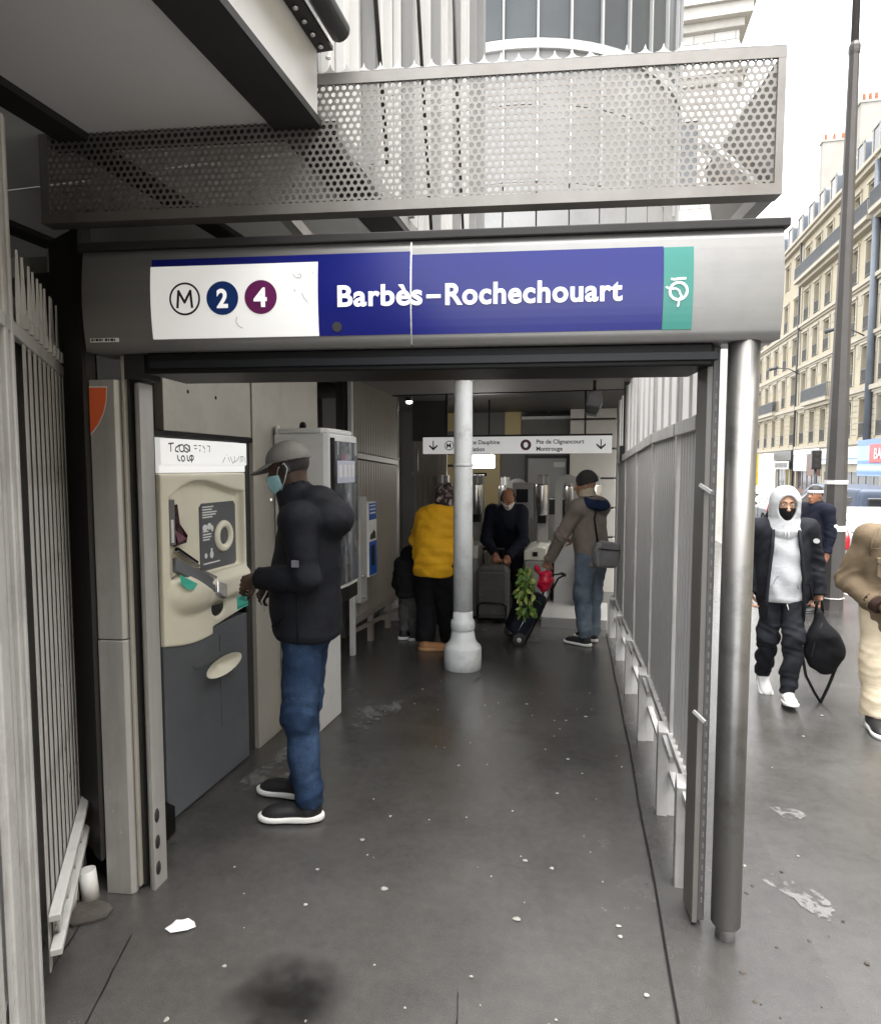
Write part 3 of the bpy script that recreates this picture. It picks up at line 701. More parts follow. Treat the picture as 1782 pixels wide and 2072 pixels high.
# local x runs along the fence away from the camera, local y to its left (outside), z up
barm = MB()
barm.box(-.017,.017,.018,.0215,.13,2.057)
barm = barm.mesh('pale'); barm.materials.append(M_fencel)
spm = MB(); spm.prism([(-.026,2.075),(.026,2.075),(.022,2.20),(0,2.335),(-.022,2.20)],'y',-.010,-.004); spm = spm.mesh('spike'); spm.materials.append(M_paintw)
clm = MB().box(-.014,.014,-.030,-.010,2.105,2.145).mesh('clamp'); clm.materials.append(M_fencel)
for k in range(11):
    x = .055+k*.082
    inst('pale', barm, lfen, (x,0,0), (0,0,math.pi)); 
    inst('spike', spm, lfen, (x,0,0), (0,random.uniform(-.02,.02),0)); inst('clamp', clm, lfen, (x+.03,.0,0))
for k in range(9):
    x = -.27-k*.082
    inst('pale', barm, lfen, (x,0,0), (0,0,math.pi)); inst('spike', spm, lfen, (x,0,0))
part('rail', M_fencel, lfen, lambda b: b.box(-1.2,.945,-.026,-.0045,2.058,2.098), world=False, bevel=.003)
part('back_plate', M_fence, lfen, lambda b: b.box(.0,.945,.004,.010,2.10,2.20), world=False)
for z in (.205,.315): part('rail', M_fencel, lfen, lambda b: b.box(.0,.90,-.060,-.026,z,z+.022), world=False, bevel=.003)
lac = MB().obox((-.03,-.042,.227),(.03,-.042,.315),.006,.02).mesh('lacing'); lac.materials.append(M_fencel)
for k in range(10): inst('lacing', lac, lfen, (.06+k*.088,0,0), (0,0,0), (1 if k%2 else -1,1,1))
part('post', M_fence, lfen, lambda b: b.box(-.205,-.165,-.026,.01,0,2.62).box(-.135,-.108,-.028,.0,.0,2.62), world=False, bevel=.004)
part('post', M_fencel, lfen, lambda b: b.box(-.42,-.34,-.03,.0,.0,2.62), world=False, bevel=.004)
part('post', M_fence, lfen, lambda b: b.box(.945,1.005,-.05,.04,.13,2.60), world=False, bevel=.004)
part('brace', M_fencel, lfen, lambda b: b.obox((-.50,.0,.36),(-.24,.0,.46),.02,.04), world=False)
part('brace', M_fencel, lfen, lambda b: b.obox((-.50,.0,.16),(-.24,.0,.26),.02,.04), world=False)
for x in (.62,.76,.86): part('foot', M_fencel, lfen, lambda b: b.box(x-.025,x+.025,-.03,.02,.0,.20), world=False, bevel=.004)
def chips(b):
    for k in range(130):
        x = .30+.62*math.sqrt(random.random()); z = random.choice((random.uniform(.15,.8),random.uniform(.15,1.9))); r = random.uniform(.002,.008)
        b.add([(x+r*random.uniform(.5,1)*math.cos(t), -.0232, z+r*random.uniform(.6,1.6)*math.sin(t)) for t in np.linspace(0,5.4,7)],[tuple(range(7))])
ch = part('paint_chips', mat('chipped_rust',(.07,.045,.03),.8,0,.3,40), lfen, chips, world=False); ch['kind'] = 'stuff'

part('added_shade_sheet', M_grime, lfen, lambda b: b.box(-2.2,.94,.024,.030,.13,2.09), world=False)  # dark sheet added behind the bars: blocks light and darkens their gaps
part('added_light_block', M_grime, lfen, lambda b: b.box(-2.2,1.0,.20,.23,.0,2.86), world=False)  # added screen up to the soffit, keeps light off the portal's left end

# dark side panel between fence and pillar
dkp = thing('dark_side_panel','tall dark steel panel between the spiked fence and the steel pillar','panel', (-1.98,2.14,0))
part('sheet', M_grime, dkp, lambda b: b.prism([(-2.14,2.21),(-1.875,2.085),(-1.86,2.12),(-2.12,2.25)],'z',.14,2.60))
part('lining', M_dark, dkp, lambda b: b.prism([(-2.14,2.24),(-1.86,2.12),(-1.85,2.5),(-2.12,2.6)],'z',.02,.139))
part('edge_angle', M_beam, dkp, lambda b: b.prism([(-1.93,2.095),(-1.872,2.068),(-1.868,2.082),(-1.926,2.108)],'z',.14,2.60))
for i,(x,y,hh,t) in enumerate(((-1.935,1.955,.11,.015),(-1.895,2.035,.12,-.015))):
    o = part('stub_pipe', M_paintw, None, lambda b: b.tube([(x,y,0),(x+t,y+.0,hh)],[.032,.031],14).tube([(x+t,y,hh+.0005),(x+t,y,hh+.001)],.026,14))
    tag(o, ['short cut white pipe standing nearest the spiked fence','short cut white pipe standing against the dark panel'][i], 'pipe', 'cut pipe stubs by the pillar')
pl_ = part('floor_plate', mat('rusty_plate',(.075,.066,.058),.75,.2,.35,12,.3,60,dirt=.6,ds=8), None, lambda b: b.prism([(-1.955,1.925),(-1.90,1.90),(-1.845,1.885),(-1.80,1.915),(-1.755,1.955),(-1.765,2.00),(-1.80,2.02),(-1.87,2.03),(-1.93,1.99)],'z',.003,.011)); tag(pl_,'rusty metal floor plate at the foot of the left fence','plate')

# ------------------------------------------------------------------ steel pillar left of the opening
pil = thing('steel_pillar','scuffed stainless steel pillar with an orange corner sticker','pillar', (-1.8,2.12,0))
u_ = Vector((math.cos(PA),math.sin(PA))); n_ = Vector((-math.sin(PA),math.cos(PA)))
def pp(s,t): return (-1.862+u_.x*s+n_.x*t, 2.085+u_.y*s+n_.y*t)
part('front_panel', M_steel, pil, lambda b: b.prism([pp(0,0),pp(.100,0),pp(.112,.012),pp(.112,.06),pp(0,.06)],'z',1.032,2.03), bevel=.003)
part('front_panel', M_steel, pil, lambda b: b.prism([pp(0,-.003),pp(.102,-.003),pp(.114,.012),pp(.114,.06),pp(0,.06)],'z',.0,1.028), bevel=.003)
part('edge_strip', M_beige, pil, lambda b: b.prism([pp(.117,.02),pp(.130,.02),pp(.130,.075),pp(.117,.075)],'z',.02,2.121), bevel=.003)
part('guide_rail', M_beam, pil, lambda b: b.prism([pp(.132,.035),pp(.142,.035),pp(.142,.085),pp(.132,.085)],'z',.02,2.1))
part('rounded_edge', M_steel, pil, lambda b: b.prism([pp(.144+.038*(1-math.cos(t)), .055+.045*math.sin(t)*-1+.02) for t in np.linspace(0,math.pi/2,7)]+[pp(.190,.11),pp(.144,.11)],'z',.0,2.02))
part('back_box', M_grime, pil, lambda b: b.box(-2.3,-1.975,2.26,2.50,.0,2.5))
def bumper(b, z): b.lathe([(.001,z-.034),(.012,z-.026),(.017,z-.01),(.017,z+.01),(.012,z+.026),(.001,z+.034)], pp(.176,.056), 10)
for z in (.30,.19,.08): part('bumper', M_rubber, pil, lambda b: bumper(b,z))
M_orange = mat('orange_sticker',(.72,.13,.045),.45,0,.06,6)
def stick(b):
    pts = [pp(.001,-.0012)+(2.0,), pp(.072,-.0012)+(2.0,), pp(.068,-.0012)+(1.95,), pp(.056,-.0012)+(1.905,), pp(.032,-.0012)+(1.86,), pp(.001,-.0012)+(1.825,)]
    b.add(pts,[tuple(range(6))])
part('sticker', M_orange, pil, stick)
part('sticker_border', M_white, pil, lambda b: b.add([pp(.001,-.0008)+(2.004,), pp(.0745,-.0008)+(2.004,), pp(.0705,-.0008)+(1.949,), pp(.058,-.0008)+(1.903,), pp(.033,-.0008)+(1.857,), pp(.001,-.0008)+(1.821,)],[tuple(range(6))]))
def scuffs(b):
    for k in range(34):
        s = random.uniform(.01,.095); z = random.uniform(.1,1.0); r = random.uniform(.001,.0045); p = pp(s,-.0036)
        b.add([(p[0]+r*math.cos(t)*random.uniform(.5,1.2),p[1],z+r*random.uniform(.5,1.8)*math.sin(t)) for t in np.linspace(0,5.2,6)],[tuple(range(6))])
part('scuffs', mat('pale_scuff',(.5,.48,.44),.8,0,.3,40), pil, scuffs)['kind'] = 'stuff'

# ------------------------------------------------------------------ ticket machine in the left wall (faces +X)
MX = -1.93
tm = thing('ticket_machine','cream and dark grey metro ticket machine set into the left wall','ticket machine', (MX,2.93,0))
M_cream = mat('cream_plastic',(.84,.80,.655),.38,0,.04,3,dirt=.10,ds=4,dirtcol=(.35,.30,.20))
M_mdark = mat('machine_slate',(.115,.124,.138),.45,.1,.12,3,.03,40,dirt=.15,ds=4,dirtcol=(.16,.16,.16))
M_pgrey = mat('panel_slate',(.11,.115,.125),.4,0,.08,4)
part('surround', M_dark, tm, lambda b: [b.box(MX-.06,MX-.012,2.505,2.558,0,1.865), b.box(MX-.06,MX-.012,3.308,3.325,0,1.865), b.box(MX-.06,MX-.008,2.505,3.42,1.842,1.868)])
hd = part('header', mat('backlit_header',(.75,.75,.74),.4,0,.03,2,emit=(1,.99,.97),es=.085), tm, lambda b: b.prism([(MX-.04,1.672),(MX+.004,1.672),(MX+.004,1.705),(MX+.016,1.712),(MX+.016,1.832),(MX-.04,1.838)],'y',2.560,3.306), bevel=.003)
def mstrokes(b, strokes, w, x):
    for pts in strokes:
        for (y0,z0),(y1,z1) in zip(pts[:-1],pts[1:]):
            d = Vector((y1-y0,z1-z0)); q = Vector((-d.y,d.x)).normalized()*w/2
            b.add([(x,y0+q.x,z0+q.y),(x,y0-q.x,z0-q.y),(x,y1-q.x,z1-q.y),(x,y1+q.x,z1+q.y)],[(0,1,2,3)])
def circ(y,z,a,c,n=12): return [(y+a*math.cos(2*math.pi*k/n), z+c*math.sin(2*math.pi*k/n)) for k in range(n+1)]
part('lettering', M_btext, hd, lambda b: mstrokes(b, [[(2.615,1.808),(2.655,1.812)],[(2.633,1.808),(2.632,1.772)],[(2.70,1.806),(2.668,1.79),(2.665,1.776),(2.69,1.772)],circ(2.715,1.79,.020,.017),circ(2.752,1.79,.022,.018),[(2.775,1.806),(2.778,1.775)],[(2.74,1.795),(2.765,1.782)],
     [(2.68,1.757),(2.684,1.735),(2.70,1.728)],circ(2.722,1.741,.013,.013),[(2.755,1.758),(2.757,1.732),(2.775,1.730)],circ(2.79,1.745,.016,.012),[(2.79,1.757),(2.79,1.722)]], .007, MX+.0168))
part('lettering', M_btext, hd, lambda b: mstrokes(b, [[(2.81,1.806),(2.835,1.806)],[(2.815,1.79),(2.835,1.792)],[(2.85,1.808),(2.87,1.806)],[(2.862,1.79),(2.86,1.776)],[(2.885,1.807),(2.905,1.79)],[(2.925,1.808),(2.945,1.806),(2.942,1.776)],[(2.895,1.78),(2.90,1.774)]], .005, MX+.0168))
part('scrawl', M_btext, hd, lambda b: mstrokes(b, [[(3.085,1.752),(3.07,1.735),(3.06,1.722)],[(3.10,1.765),(3.103,1.762)],[(3.115,1.752),(3.13,1.728)],[(3.135,1.758),(3.16,1.72),(3.18,1.735),(3.178,1.76)],[(3.18,1.725),(3.215,1.745),(3.225,1.76)],[(3.235,1.725),(3.24,1.758),(3.27,1.758),(3.265,1.73)],[(3.255,1.757),(3.25,1.728)],[(3.285,1.755),(3.29,1.722)]], .0035, MX+.0168))
Yc = lambda y: (y-2.56)/.746
def cream_fn(P):
    X,Y,Z = P[:,0]-MX, P[:,1], P[:,2]
    # outline: wavy lower edge
    zb = .862-.030*np.sin((Y-2.56)*math.pi/.5)*(Y<2.95)+np.where(Y<2.95, .0, (Y-2.95)*.12)*1.0 - .02*(Y<2.95)*np.clip((Y-2.56)/.4,0,1)+.0
    d = np.maximum(np.abs(Y-2.933)-.371, np.maximum(Z-1.668, zb-Z))
    d = smax(d, np.abs(X+.11)-.118, .012)
    # hollow with an arched, wavy brow
    t = np.clip((Y-2.615)/.68,0,1)
    zt = 1.548+.085*np.sin(np.clip(t/.72,0,1)*math.pi)**.8*(t<.72)+np.where(t>=.36,0,0)
    zt = np.where(t<.36, 1.548+.085*np.sin(t/.36*math.pi/2), 1.566+.067*(.5+.5*np.cos((t-.36)/.64*math.pi)))
    zbot = np.where(Y<2.9, 1.10, 1.10)
    dep = .060-.022*np.clip((Y-2.80)/.16,0,1)
    cav = np.maximum(np.maximum(Z-zt, zbot-Z), np.maximum(2.625-Y, Y-3.285))
    cav = smax(cav, -(X+dep), .02)
    d = smax(d, -cav, .014)
    # bulging lip and shelf that carry the reader
    lip = sd_ell(P, (MX+.00,2.80,1.095), (.062,.20,.115)); lip = smax(lip, (Z-1.215)+.62*(Y-2.66), .012)
    d = smin(d, lip, .03)
    sh = np.maximum(np.abs(Y-3.08)-.205, np.abs(Z-1.062)-.040-.045*np.clip(-X/.06+1,0,1)); sh = smax(sh, np.abs(X-.0)-.045, .02); d = smin(d, sh, .02)
    tray = sd_ell(P, (MX+.03,3.005,.962), (.06,.068,.062)); tray = smax(tray, (Z-1.0), .01)
    return smax(d, -tray, .01)
cr_ = solid('housing', M_cream, tm, lambda P: cream_fn(P+_np((MX,2.93,0))), (-.25,-.40,.72), (.13,.40,1.70), .0058)
part('coin_tray', M_grime, cr_, lambda b: b.grid([[(MX-.012+.03*math.cos(a)*math.cos(t), 3.005+.060*math.sin(t)*math.cos(a), .962-.052*math.sin(a)) for t in np.linspace(-1.57,1.57,9)] for a in np.linspace(-.3,1.5,7)]))
nb_ = part('notice_panel', M_pgrey, tm, lambda b: b.prism([(2.925+.02,1.155),(3.24,1.150),(3.262,1.17),(3.262,1.49),(3.242,1.512),(2.945,1.512),(2.925,1.492),(2.925,1.175)],'x',MX-.05,MX-.036), bevel=.003)
part('print', M_ltext, nb_, lambda b: [b.box(MX-.0355,MX-.0345,2.945,2.945+w,z,z+.007) for z,w in ((1.488,.10),(1.474,.085),(1.460,.13),(1.447,.12),(1.434,.09),(1.36,.05),(1.344,.075),(1.33,.075),(1.316,.06),(1.19,.15))])
part('pictogram', M_ltext, nb_, lambda b: [b.disc((MX-.0355,y,z),r,'x',12,.001,1,s) for y,z,r,s in ((2.965,1.383,.022,.8),(3.005,1.388,.020,.9),(3.03,1.375,.012,1.4),(2.968,1.235,.013,1.1),(3.02,1.236,.016,1.3),(3.02,1.262,.009,1))])
def torus(b, c, R0, r0, n=28, m=12, flat=1.):
    b.grid([[(c[0]+r0*math.sin(q)*flat, c[1]+(R0+r0*math.cos(q))*math.cos(t), c[2]+(R0+r0*math.cos(q))*math.sin(t)) for q in np.linspace(0,2*math.pi,m,endpoint=False)] for t in np.linspace(0,2*math.pi,n,endpoint=False)], True, True, True)
part('dial_ring', M_cream, tm, lambda b: torus(b,(MX-.034,3.135,1.325),.066,.020,flat=.8))
part('dial_bowl', M_cream, tm, lambda b: b.grid([[(MX-.034-.030*math.cos(q*1.57), 3.135+.062*math.sin(q*1.57)*math.cos(t), 1.325+.062*math.sin(q*1.57)*math.sin(t)) for t in np.linspace(0,2*math.pi,25)] for q in np.linspace(0.02,1,7)]))
part('dial_slot', M_grime, tm, lambda b: b.disc((MX-.055,3.115,1.315),.03,'x',14,.012,.5,1))
part('card_slot', mat('slot_grey',(.20,.20,.20),.4,.3,.1,4), tm, lambda b: b.box(MX-.06,MX-.012,2.640,2.690,1.325,1.545), bevel=.003)
part('card', M_white, tm, lambda b: b.box(MX-.05,MX-.008,2.655,2.672,1.34,1.45))
scn = part('display', mat('display_plum',(.035,.006,.014),.12,0,.2,3,coat=.4), tm, lambda b: b.add([(MX-.052,2.705,1.512),(MX-.052,2.765,1.518),(MX-.048,2.775,1.42),(MX-.030,2.81,1.36),(MX-.032,2.80,1.325),(MX-.045,2.715,1.312)],[(0,1,2,5),(2,3,4,5)]))
part('display_glint', mat('glint_plum',(.20,.10,.13),.2,0,.2,8), scn, lambda b: b.add([(MX-.040,2.72,1.40),(MX-.026,2.795,1.345),(MX-.034,2.74,1.33)],[(0,1,2)]))
part('slot_lip', M_chrome, tm, lambda b: b.obox((MX-.05,2.73,1.29),(MX-.02,2.86,1.20),.05,.012))
part('slot_mouth', M_dark, tm, lambda b: b.obox((MX-.043,2.735,1.300),(MX-.012,2.85,1.215),.02,.02))
part('ticket_slot', M_chrome, tm, lambda b: b.obox((MX-.02,2.86,1.185),(MX+.012,2.96,1.125),.05,.014))
rd = part('roller_reader', M_pgrey, tm, lambda b: b.obox((MX+.010,2.64,1.240),(MX+.036,2.925,1.085),.075,.022,(1,0,.4)), bevel=.006)
part('reader_end', M_chrome, tm, lambda b: b.obox((MX+.037,2.93,1.082),(MX+.048,3.005,1.040),.082,.032,(1,0,.4)), bevel=.008)
M_lteal = mat('light_teal',(.06,.46,.34),.4,0,.05,4)
part('badge', M_lteal, tm, lambda b: b.add([(MX+.046,2.632,1.195),(MX+.060,2.75,1.130),(MX+.064,2.71,1.108),(MX+.060,2.665,1.118),(MX+.050,2.635,1.15)],[(0,1,2,3,4)]))
part('badge', M_lteal, tm, lambda b: b.box(MX+.008,MX+.011,3.185,3.296,.905,1.022))
part('badge_fold', M_teal, tm, lambda b: b.box(MX+.011,MX+.012,3.185,3.296,.915,.922).add([(MX+.0118,3.2,.96),(MX+.0118,3.28,.93),(MX+.0118,3.25,.99)],[(0,1,2)]))
dr = part('lower_door', M_mdark, tm, lambda b: b.box(MX-.06,MX-.002,2.562,3.304,.012,.862), bevel=.004)
part('door_leaf', M_mdark, dr, lambda b: b.box(MX-.002,MX+.0015,3.02,3.255,.30,.80), bevel=.002)
hn = part('handle', M_cream, tm, lambda b: b.grid([[(MX-.002+.055*math.sin(q)*(1 if True else 0), 2.98+.175*math.cos(t)*math.sin(q)*.95+.02*math.cos(q), .655+.052*math.sin(t)*math.sin(q)-.02*math.cos(q)*0) for t in np.linspace(0,2*math.pi,22)] for q in np.linspace(.05,math.pi-.05,12)]))
part('handle_cup', M_pgrey, hn, lambda b: b.grid([[(MX+.004, 2.90+.12*math.cos(t)*q, .705+.028*math.sin(t)*q) for t in np.linspace(0,2*math.pi,18)] for q in (0.05,1)]))

# ------------------------------------------------------------------ wall cladding around the machine
cl = thing('wall_cladding','beige steel wall cladding above and beyond the ticket machine','wall', (-1.95,3.4,0))
up_ = part('cladding_panel', M_beige, cl, lambda b: b.box(-2.05,-1.945,2.63,3.415,1.87,2.5), bevel=.003)
part('screw_hole', M_dark, up_, lambda b: [b.disc((-1.9449,y,z),.010,'x',10,.0006) for y,z in ((2.82,2.07),(3.06,2.065))])
part('cladding_panel', M_beige, cl, lambda b: b.box(-2.05,-1.935,3.418,4.33,0,2.5), bevel=.004)
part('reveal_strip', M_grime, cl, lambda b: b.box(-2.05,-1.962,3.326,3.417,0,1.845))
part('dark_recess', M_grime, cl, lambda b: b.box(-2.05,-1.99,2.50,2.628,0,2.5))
part('side_return', M_wallin, cl, lambda b: b.box(-2.4,-2.051,4.30,4.33,0,2.5))
for z in (1.02,): part('joint_tab', M_chrome, cl, lambda b: b.box(-1.934,-1.930,3.47,3.60,z,z+.006))

# ------------------------------------------------------------------ glass fronted vending machine
vm = thing('vending_machine','white vending machine with tall glass front behind the man in the cap','vending machine', (-1.75,3.9,0))
M_vm = mat('vending_white',(.62,.62,.61),.4,.05,.05,3,dirt=.12,ds=4)
body = part('cabinet', M_vm, vm, lambda b: b.prism([(-1.93,3.655),(-1.60,3.655),(-1.565,3.672),(-1.555,3.70),(-1.545,3.9),(-1.552,4.09),(-1.565,4.125),(-1.93,4.14)],'z',.83,1.905), bevel=.012)
part('top_cap', M_vm, vm, lambda b: b.prism([(-1.93,3.665),(-1.62,3.665),(-1.585,3.70),(-1.575,3.9),(-1.585,4.10),(-1.93,4.12)],'z',1.906,1.94), bevel=.010)
part('base', M_vm, vm, lambda b: b.prism([(-1.93,3.70),(-1.70,3.70),(-1.675,3.73),(-1.668,4.06),(-1.69,4.09),(-1.93,4.10)],'z',zg(4),.828), bevel=.010)
M_vglass = mat('vending_glass',(.055,.062,.07),.08,0,.15,2,spec=.6,coat=.3)
gl = part('glass_front', M_vglass, vm, lambda b: b.grid([[(-1.5445+.010*math.sin((y-3.70)/.40*math.pi)+.0, y, z) for z in (.95,1.86)] for y in np.linspace(3.705,4.095,11)]))
part('glass_edge', M_dark, vm, lambda b: b.prism([(-1.57,3.6745),(-1.549,3.687),(-1.544,3.7045),(-1.556,3.70)],'z',.86,1.88))
part('poster', mat('pale_poster',(.42,.43,.52),.3,0,.12,8), gl, lambda b: b.grid([[(-1.5425+.010*math.sin((y-3.70)/.40*math.pi), y, z) for z in (1.60,1.74)] for y in np.linspace(3.73,4.02,8)]))
for yy in (3.75,3.82,3.89,3.96):
    part('poster_print', M_vm, gl, lambda b: b.grid([[(-1.5405+.010*math.sin((y-3.70)/.40*math.pi), y, z) for z in (1.635,1.715)] for y in (yy,yy+.025,yy+.048)]))
can = MB().lathe([(.0,0),(.026,.002),(.028,.01),(.028,.10),(.022,.115),(.0,.117)],(0,0),10).mesh('bottle')
for k in range(6): part('vertical_bar', mat('blind_grey',(.30,.30,.31),.3,.3,.2,4), gl, lambda b: b.box(-1.556,-1.5395,3.735+k*.06,3.735+k*.06+.022,1.775,1.855))
part('delivery_hatch', M_dark, vm, lambda b: b.prism([(-1.60,3.70),(-1.548,3.72),(-1.538,3.9),(-1.548,4.08),(-1.60,4.10)],'z',.835,.925))
part('beacon', M_dark, vm, lambda b: b.lathe([(.022,1.94),(.022,1.965),(.018,1.98),(.004,1.988)],(-1.80,3.80),12))
part('top_fin', M_vm, vm, lambda b: b.box(-1.915,-1.905,3.655,3.70,1.905,1.955))

# ------------------------------------------------------------------ left inner wall of ribbed sheets, corner post, notices
lw = thing('ribbed_side_wall','brown grey ribbed metal wall along the left of the passage','wall', (-2.25,6.4,-.1))
x_at = lambda y: -2.19-.06*(y-5.6)/1.6
rb = MB().prism([(0,0),(.018,.012),(.050,.012),(.068,0),(.068,-.01),(0,-.01)],'z',.33,1.84).mesh('sheet_rib'); rb.materials.append(M_wallin)
rb2 = MB().prism([(0,0),(.018,.012),(.050,.012),(.068,0),(.068,-.01),(0,-.01)],'z',1.92,2.75).mesh('upper_sheet_rib'); rb2.materials.append(M_wallin)
for k in range(19):
    y = 5.64+k*.084
    for nm,me in (('sheet_rib',rb),('upper_sheet_rib',rb2)):
        inst(nm, me, lw, (x_at(y)+2.25, y-6.4, zg(y)+.1), (0,0,math.pi/2), (1,-1,1))
part('rail', M_wallin, lw, lambda b: [b.obox((x_at(5.6)+.012,5.6,zg(5.6)+z),(x_at(7.25)+.012,7.25,zg(7.25)+z),.03,.05) for z in (.30,1.88)])
part('rail', M_wallin, lw, lambda b: [b.obox((x_at(5.6)+.018,5.6,zg(5.6)+.22),(x_at(7.25)+.018,7.25,zg(7.25)+.14),.02,.04)])
for y in (6.15,6.8): part('foot', M_wallin, lw, lambda b: b.box(x_at(y)-.02,x_at(y)+.03,y,y+.06,zg(y),zg(y)+.33))
part('backing', M_grime, lw, lambda b: b.prism([(-2.30,5.55),(-2.23,5.55),(-2.29,7.3),(-2.36,7.3)],'z',.1,2.8))
cp = tag(part('corner_post', M_vm, None, lambda b: b.box(-2.185,-2.145,5.545,5.60,zg(5.5),1.55).box(-2.185,-2.15,5.55,5.60,1.55,2.6)), 'slim white corner post at the end of the ribbed wall','post')
nbx = thing('notice_box','grey wall box with a bright blue and white notice on the ribbed wall','notice', (-2.17,5.75,1.0))
part('box', M_fence, nbx, lambda b: b.box(-2.19,-2.10,5.63,5.80,.42,1.42), bevel=.004)
M_nblue = mat('notice_blue',(.02,.10,.42),.3,0,.1,6)
pg = part('notice', M_white, nbx, lambda b: b.box(-2.19,-2.085,5.81,6.04,.64,1.36))
for z0_,z1_ in ((1.19,1.35),(.65,.98)): part('notice_band', M_nblue, nbx, lambda b: b.box(-2.084,-2.082,5.82,6.03,z0_,z1_))
part('notice_figure', M_btext, nbx, lambda b: b.prism([(5.84,1.0),(6.01,1.0),(6.0,1.06),(5.95,1.09),(5.93,1.07),(5.86,1.05)],'x',-2.084,-2.082).box(-2.081,-2.080,5.87,5.96,.74,.94))
part('notice_lines', M_ltext, nbx, lambda b: [b.box(-2.081,-2.0805,5.84,6.0,z,z+.012) for z in (1.32,1.285,1.25)])
part('lock', M_chrome, nbx, lambda b: b.lathe([(.018,.66),(.018,.69)],(-2.095,5.66),10))
part('lock', M_chrome, nbx, lambda b: b.lathe([(.012,.46),(.012,.48)],(-2.095,5.70),10))

# ------------------------------------------------------------------ columns
def column(c, label, z1, r, rb_, mat_, zb):
    t = thing('column', label, 'column', (*c,zb))
    part('shaft', mat_, t, lambda b: b.lathe([(r*1.02,zb+.50),(r*1.0,zb+1.2),(r*.94,z1-.07)],c,28))
    part('base', mat_, t, lambda b: b.lathe([(rb_*.99,zb-.03),(rb_*1.01,zb+.09),(rb_*1.0,zb+.185),(rb_*.97,zb+.200),(rb_*.80,zb+.222),(rb_*.68,zb+.26),(rb_*.60,zb+.34)],c,28))
    part('ring', mat_, t, lambda b: b.lathe([(r*1.06,zb+.335),(r*1.25,zb+.345),(r*1.28,zb+.37),(r*1.28,zb+.40),(r*1.22,zb+.425),(r*1.06,zb+.435),(r*1.03,zb+.51)],c,28))
    part('collar', mat_, t, lambda b: b.lathe([(r*.96,z1*.68),(r*1.03,z1*.683),(r*1.03,z1*.69),(r*.96,z1*.693)],c,28))
    part('capital', M_stone, t, lambda b: b.lathe([(r*.98,z1-.075),(r*1.18,z1-.06),(r*1.22,z1-.03),(r*1.15,z1-.015),(r*1.2,z1+.01)],c,8,False))
    return t
column((-1.085,5.42), 'pale grey cast iron column on a rounded base in the middle of the passage', 2.50, .083, .163, M_column, zg(5.42))
column((-2.345,7.36), 'dim grey column at the far end of the ribbed left wall', 2.62, .090, .165, M_fence, zg(7.36))

def M_frost_glass(name, base, mixf, c0, c1):
    m = bpy.data.materials.new(name); m.use_nodes = True
    n = m.node_tree.nodes; l = m.node_tree.links; p = n['Principled BSDF']; p.inputs['Base Color'].default_value = (*base,1); p.inputs['Roughness'].default_value = .35
    t = n.new('ShaderNodeBsdfTranslucent'); mx = n.new('ShaderNodeMixShader'); mx.inputs[0].default_value = mixf
    nz = n.new('ShaderNodeTexNoise'); nz.inputs['Scale'].default_value = 1.3; r = n.new('ShaderNodeMapRange'); r.inputs[3].default_value = c0; r.inputs[4].default_value = c1; l.new(nz.outputs['Fac'],r.inputs[0]); l.new(r.outputs[0],t.inputs['Color'])
    l.new(p.outputs[0],mx.inputs[1]); l.new(t.outputs[0],mx.inputs[2]); l.new(mx.outputs[0],n['Material Output'].inputs['Surface'])
    return m
# ------------------------------------------------------------------ passage roof and ticket hall
rf = thing('passage_roof','dark roof over the passage behind the name sign, with glass panes added to let daylight in','roof', (-.9,5,2.5))
M_deck = mat('roof_underside',(.20,.19,.175),.6,0,.1,2,dirt=.2)
part('deck', M_deck, rf, lambda b: b.prism([(-2.5,2.33),(-1.90,2.40),(-1.90,7.2),(-2.6,7.2)],'z',2.515,2.60))
part('deck', M_deck, rf, lambda b: b.box(-1.899,.36,5.43,7.2,2.515,2.60))
M_fillglass = M_frost_glass('added_fill_glass',(.6,.6,.58),.92,.90,.98)  # unseen roof glazing, made up to let fill daylight into the passage
for k in range(5):
    y0 = 2.72+k*.54; part('fill_roof_pane', M_fillglass, rf, lambda b: b.box(-1.895,.40,y0+.015,y0+.525,2.53,2.536)); part('glazing_bar', M_beam, rf, lambda b: b.box(-1.895,.40,y0-.014,y0+.014,2.515,2.55))
for y in (3.6,5.42,7.1): part('rafter', M_beam, rf, lambda b: b.box(-2.45,.36,y-.05,y+.05,2.505 if y!=5.42 else 2.508,2.514))
part('deck', M_grime, rf, lambda b: b.box(-3.2,-2.502,4.3,7.2,2.515,2.6))
hall = thing('ticket_hall','dim ticket hall with ochre tiles and dark windows behind the gates','hall', (-1.0,9.5,-.25))
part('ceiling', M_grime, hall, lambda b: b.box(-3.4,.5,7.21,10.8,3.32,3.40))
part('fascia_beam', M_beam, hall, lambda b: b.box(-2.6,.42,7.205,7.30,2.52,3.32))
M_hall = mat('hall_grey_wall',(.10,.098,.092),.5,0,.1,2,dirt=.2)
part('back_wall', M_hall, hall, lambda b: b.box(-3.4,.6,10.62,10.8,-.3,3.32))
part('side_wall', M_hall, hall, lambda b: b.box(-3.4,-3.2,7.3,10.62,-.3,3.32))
for (x0,x1,z0,z1) in ((-2.78,-2.52,1.95,3.2),(-2.50,-2.22,2.3,3.2),(-2.10,-1.50,-.3,1.95),(-1.42,-1.16,2.0,3.2),(-2.8,-2.2,-.3,1.9)):
    t_ = part('tile_panel', M_yellow, hall, lambda b: b.box(x0,x1,10.58,10.615,z0,z1))
for z in (1.80,1.55,2.9,2.62):
    part('vent_slot', M_dark, hall, lambda b: b.box(-1.93 if z<2 else -1.39,-1.72 if z<2 else -1.19,10.565,10.579,z,z+.055))
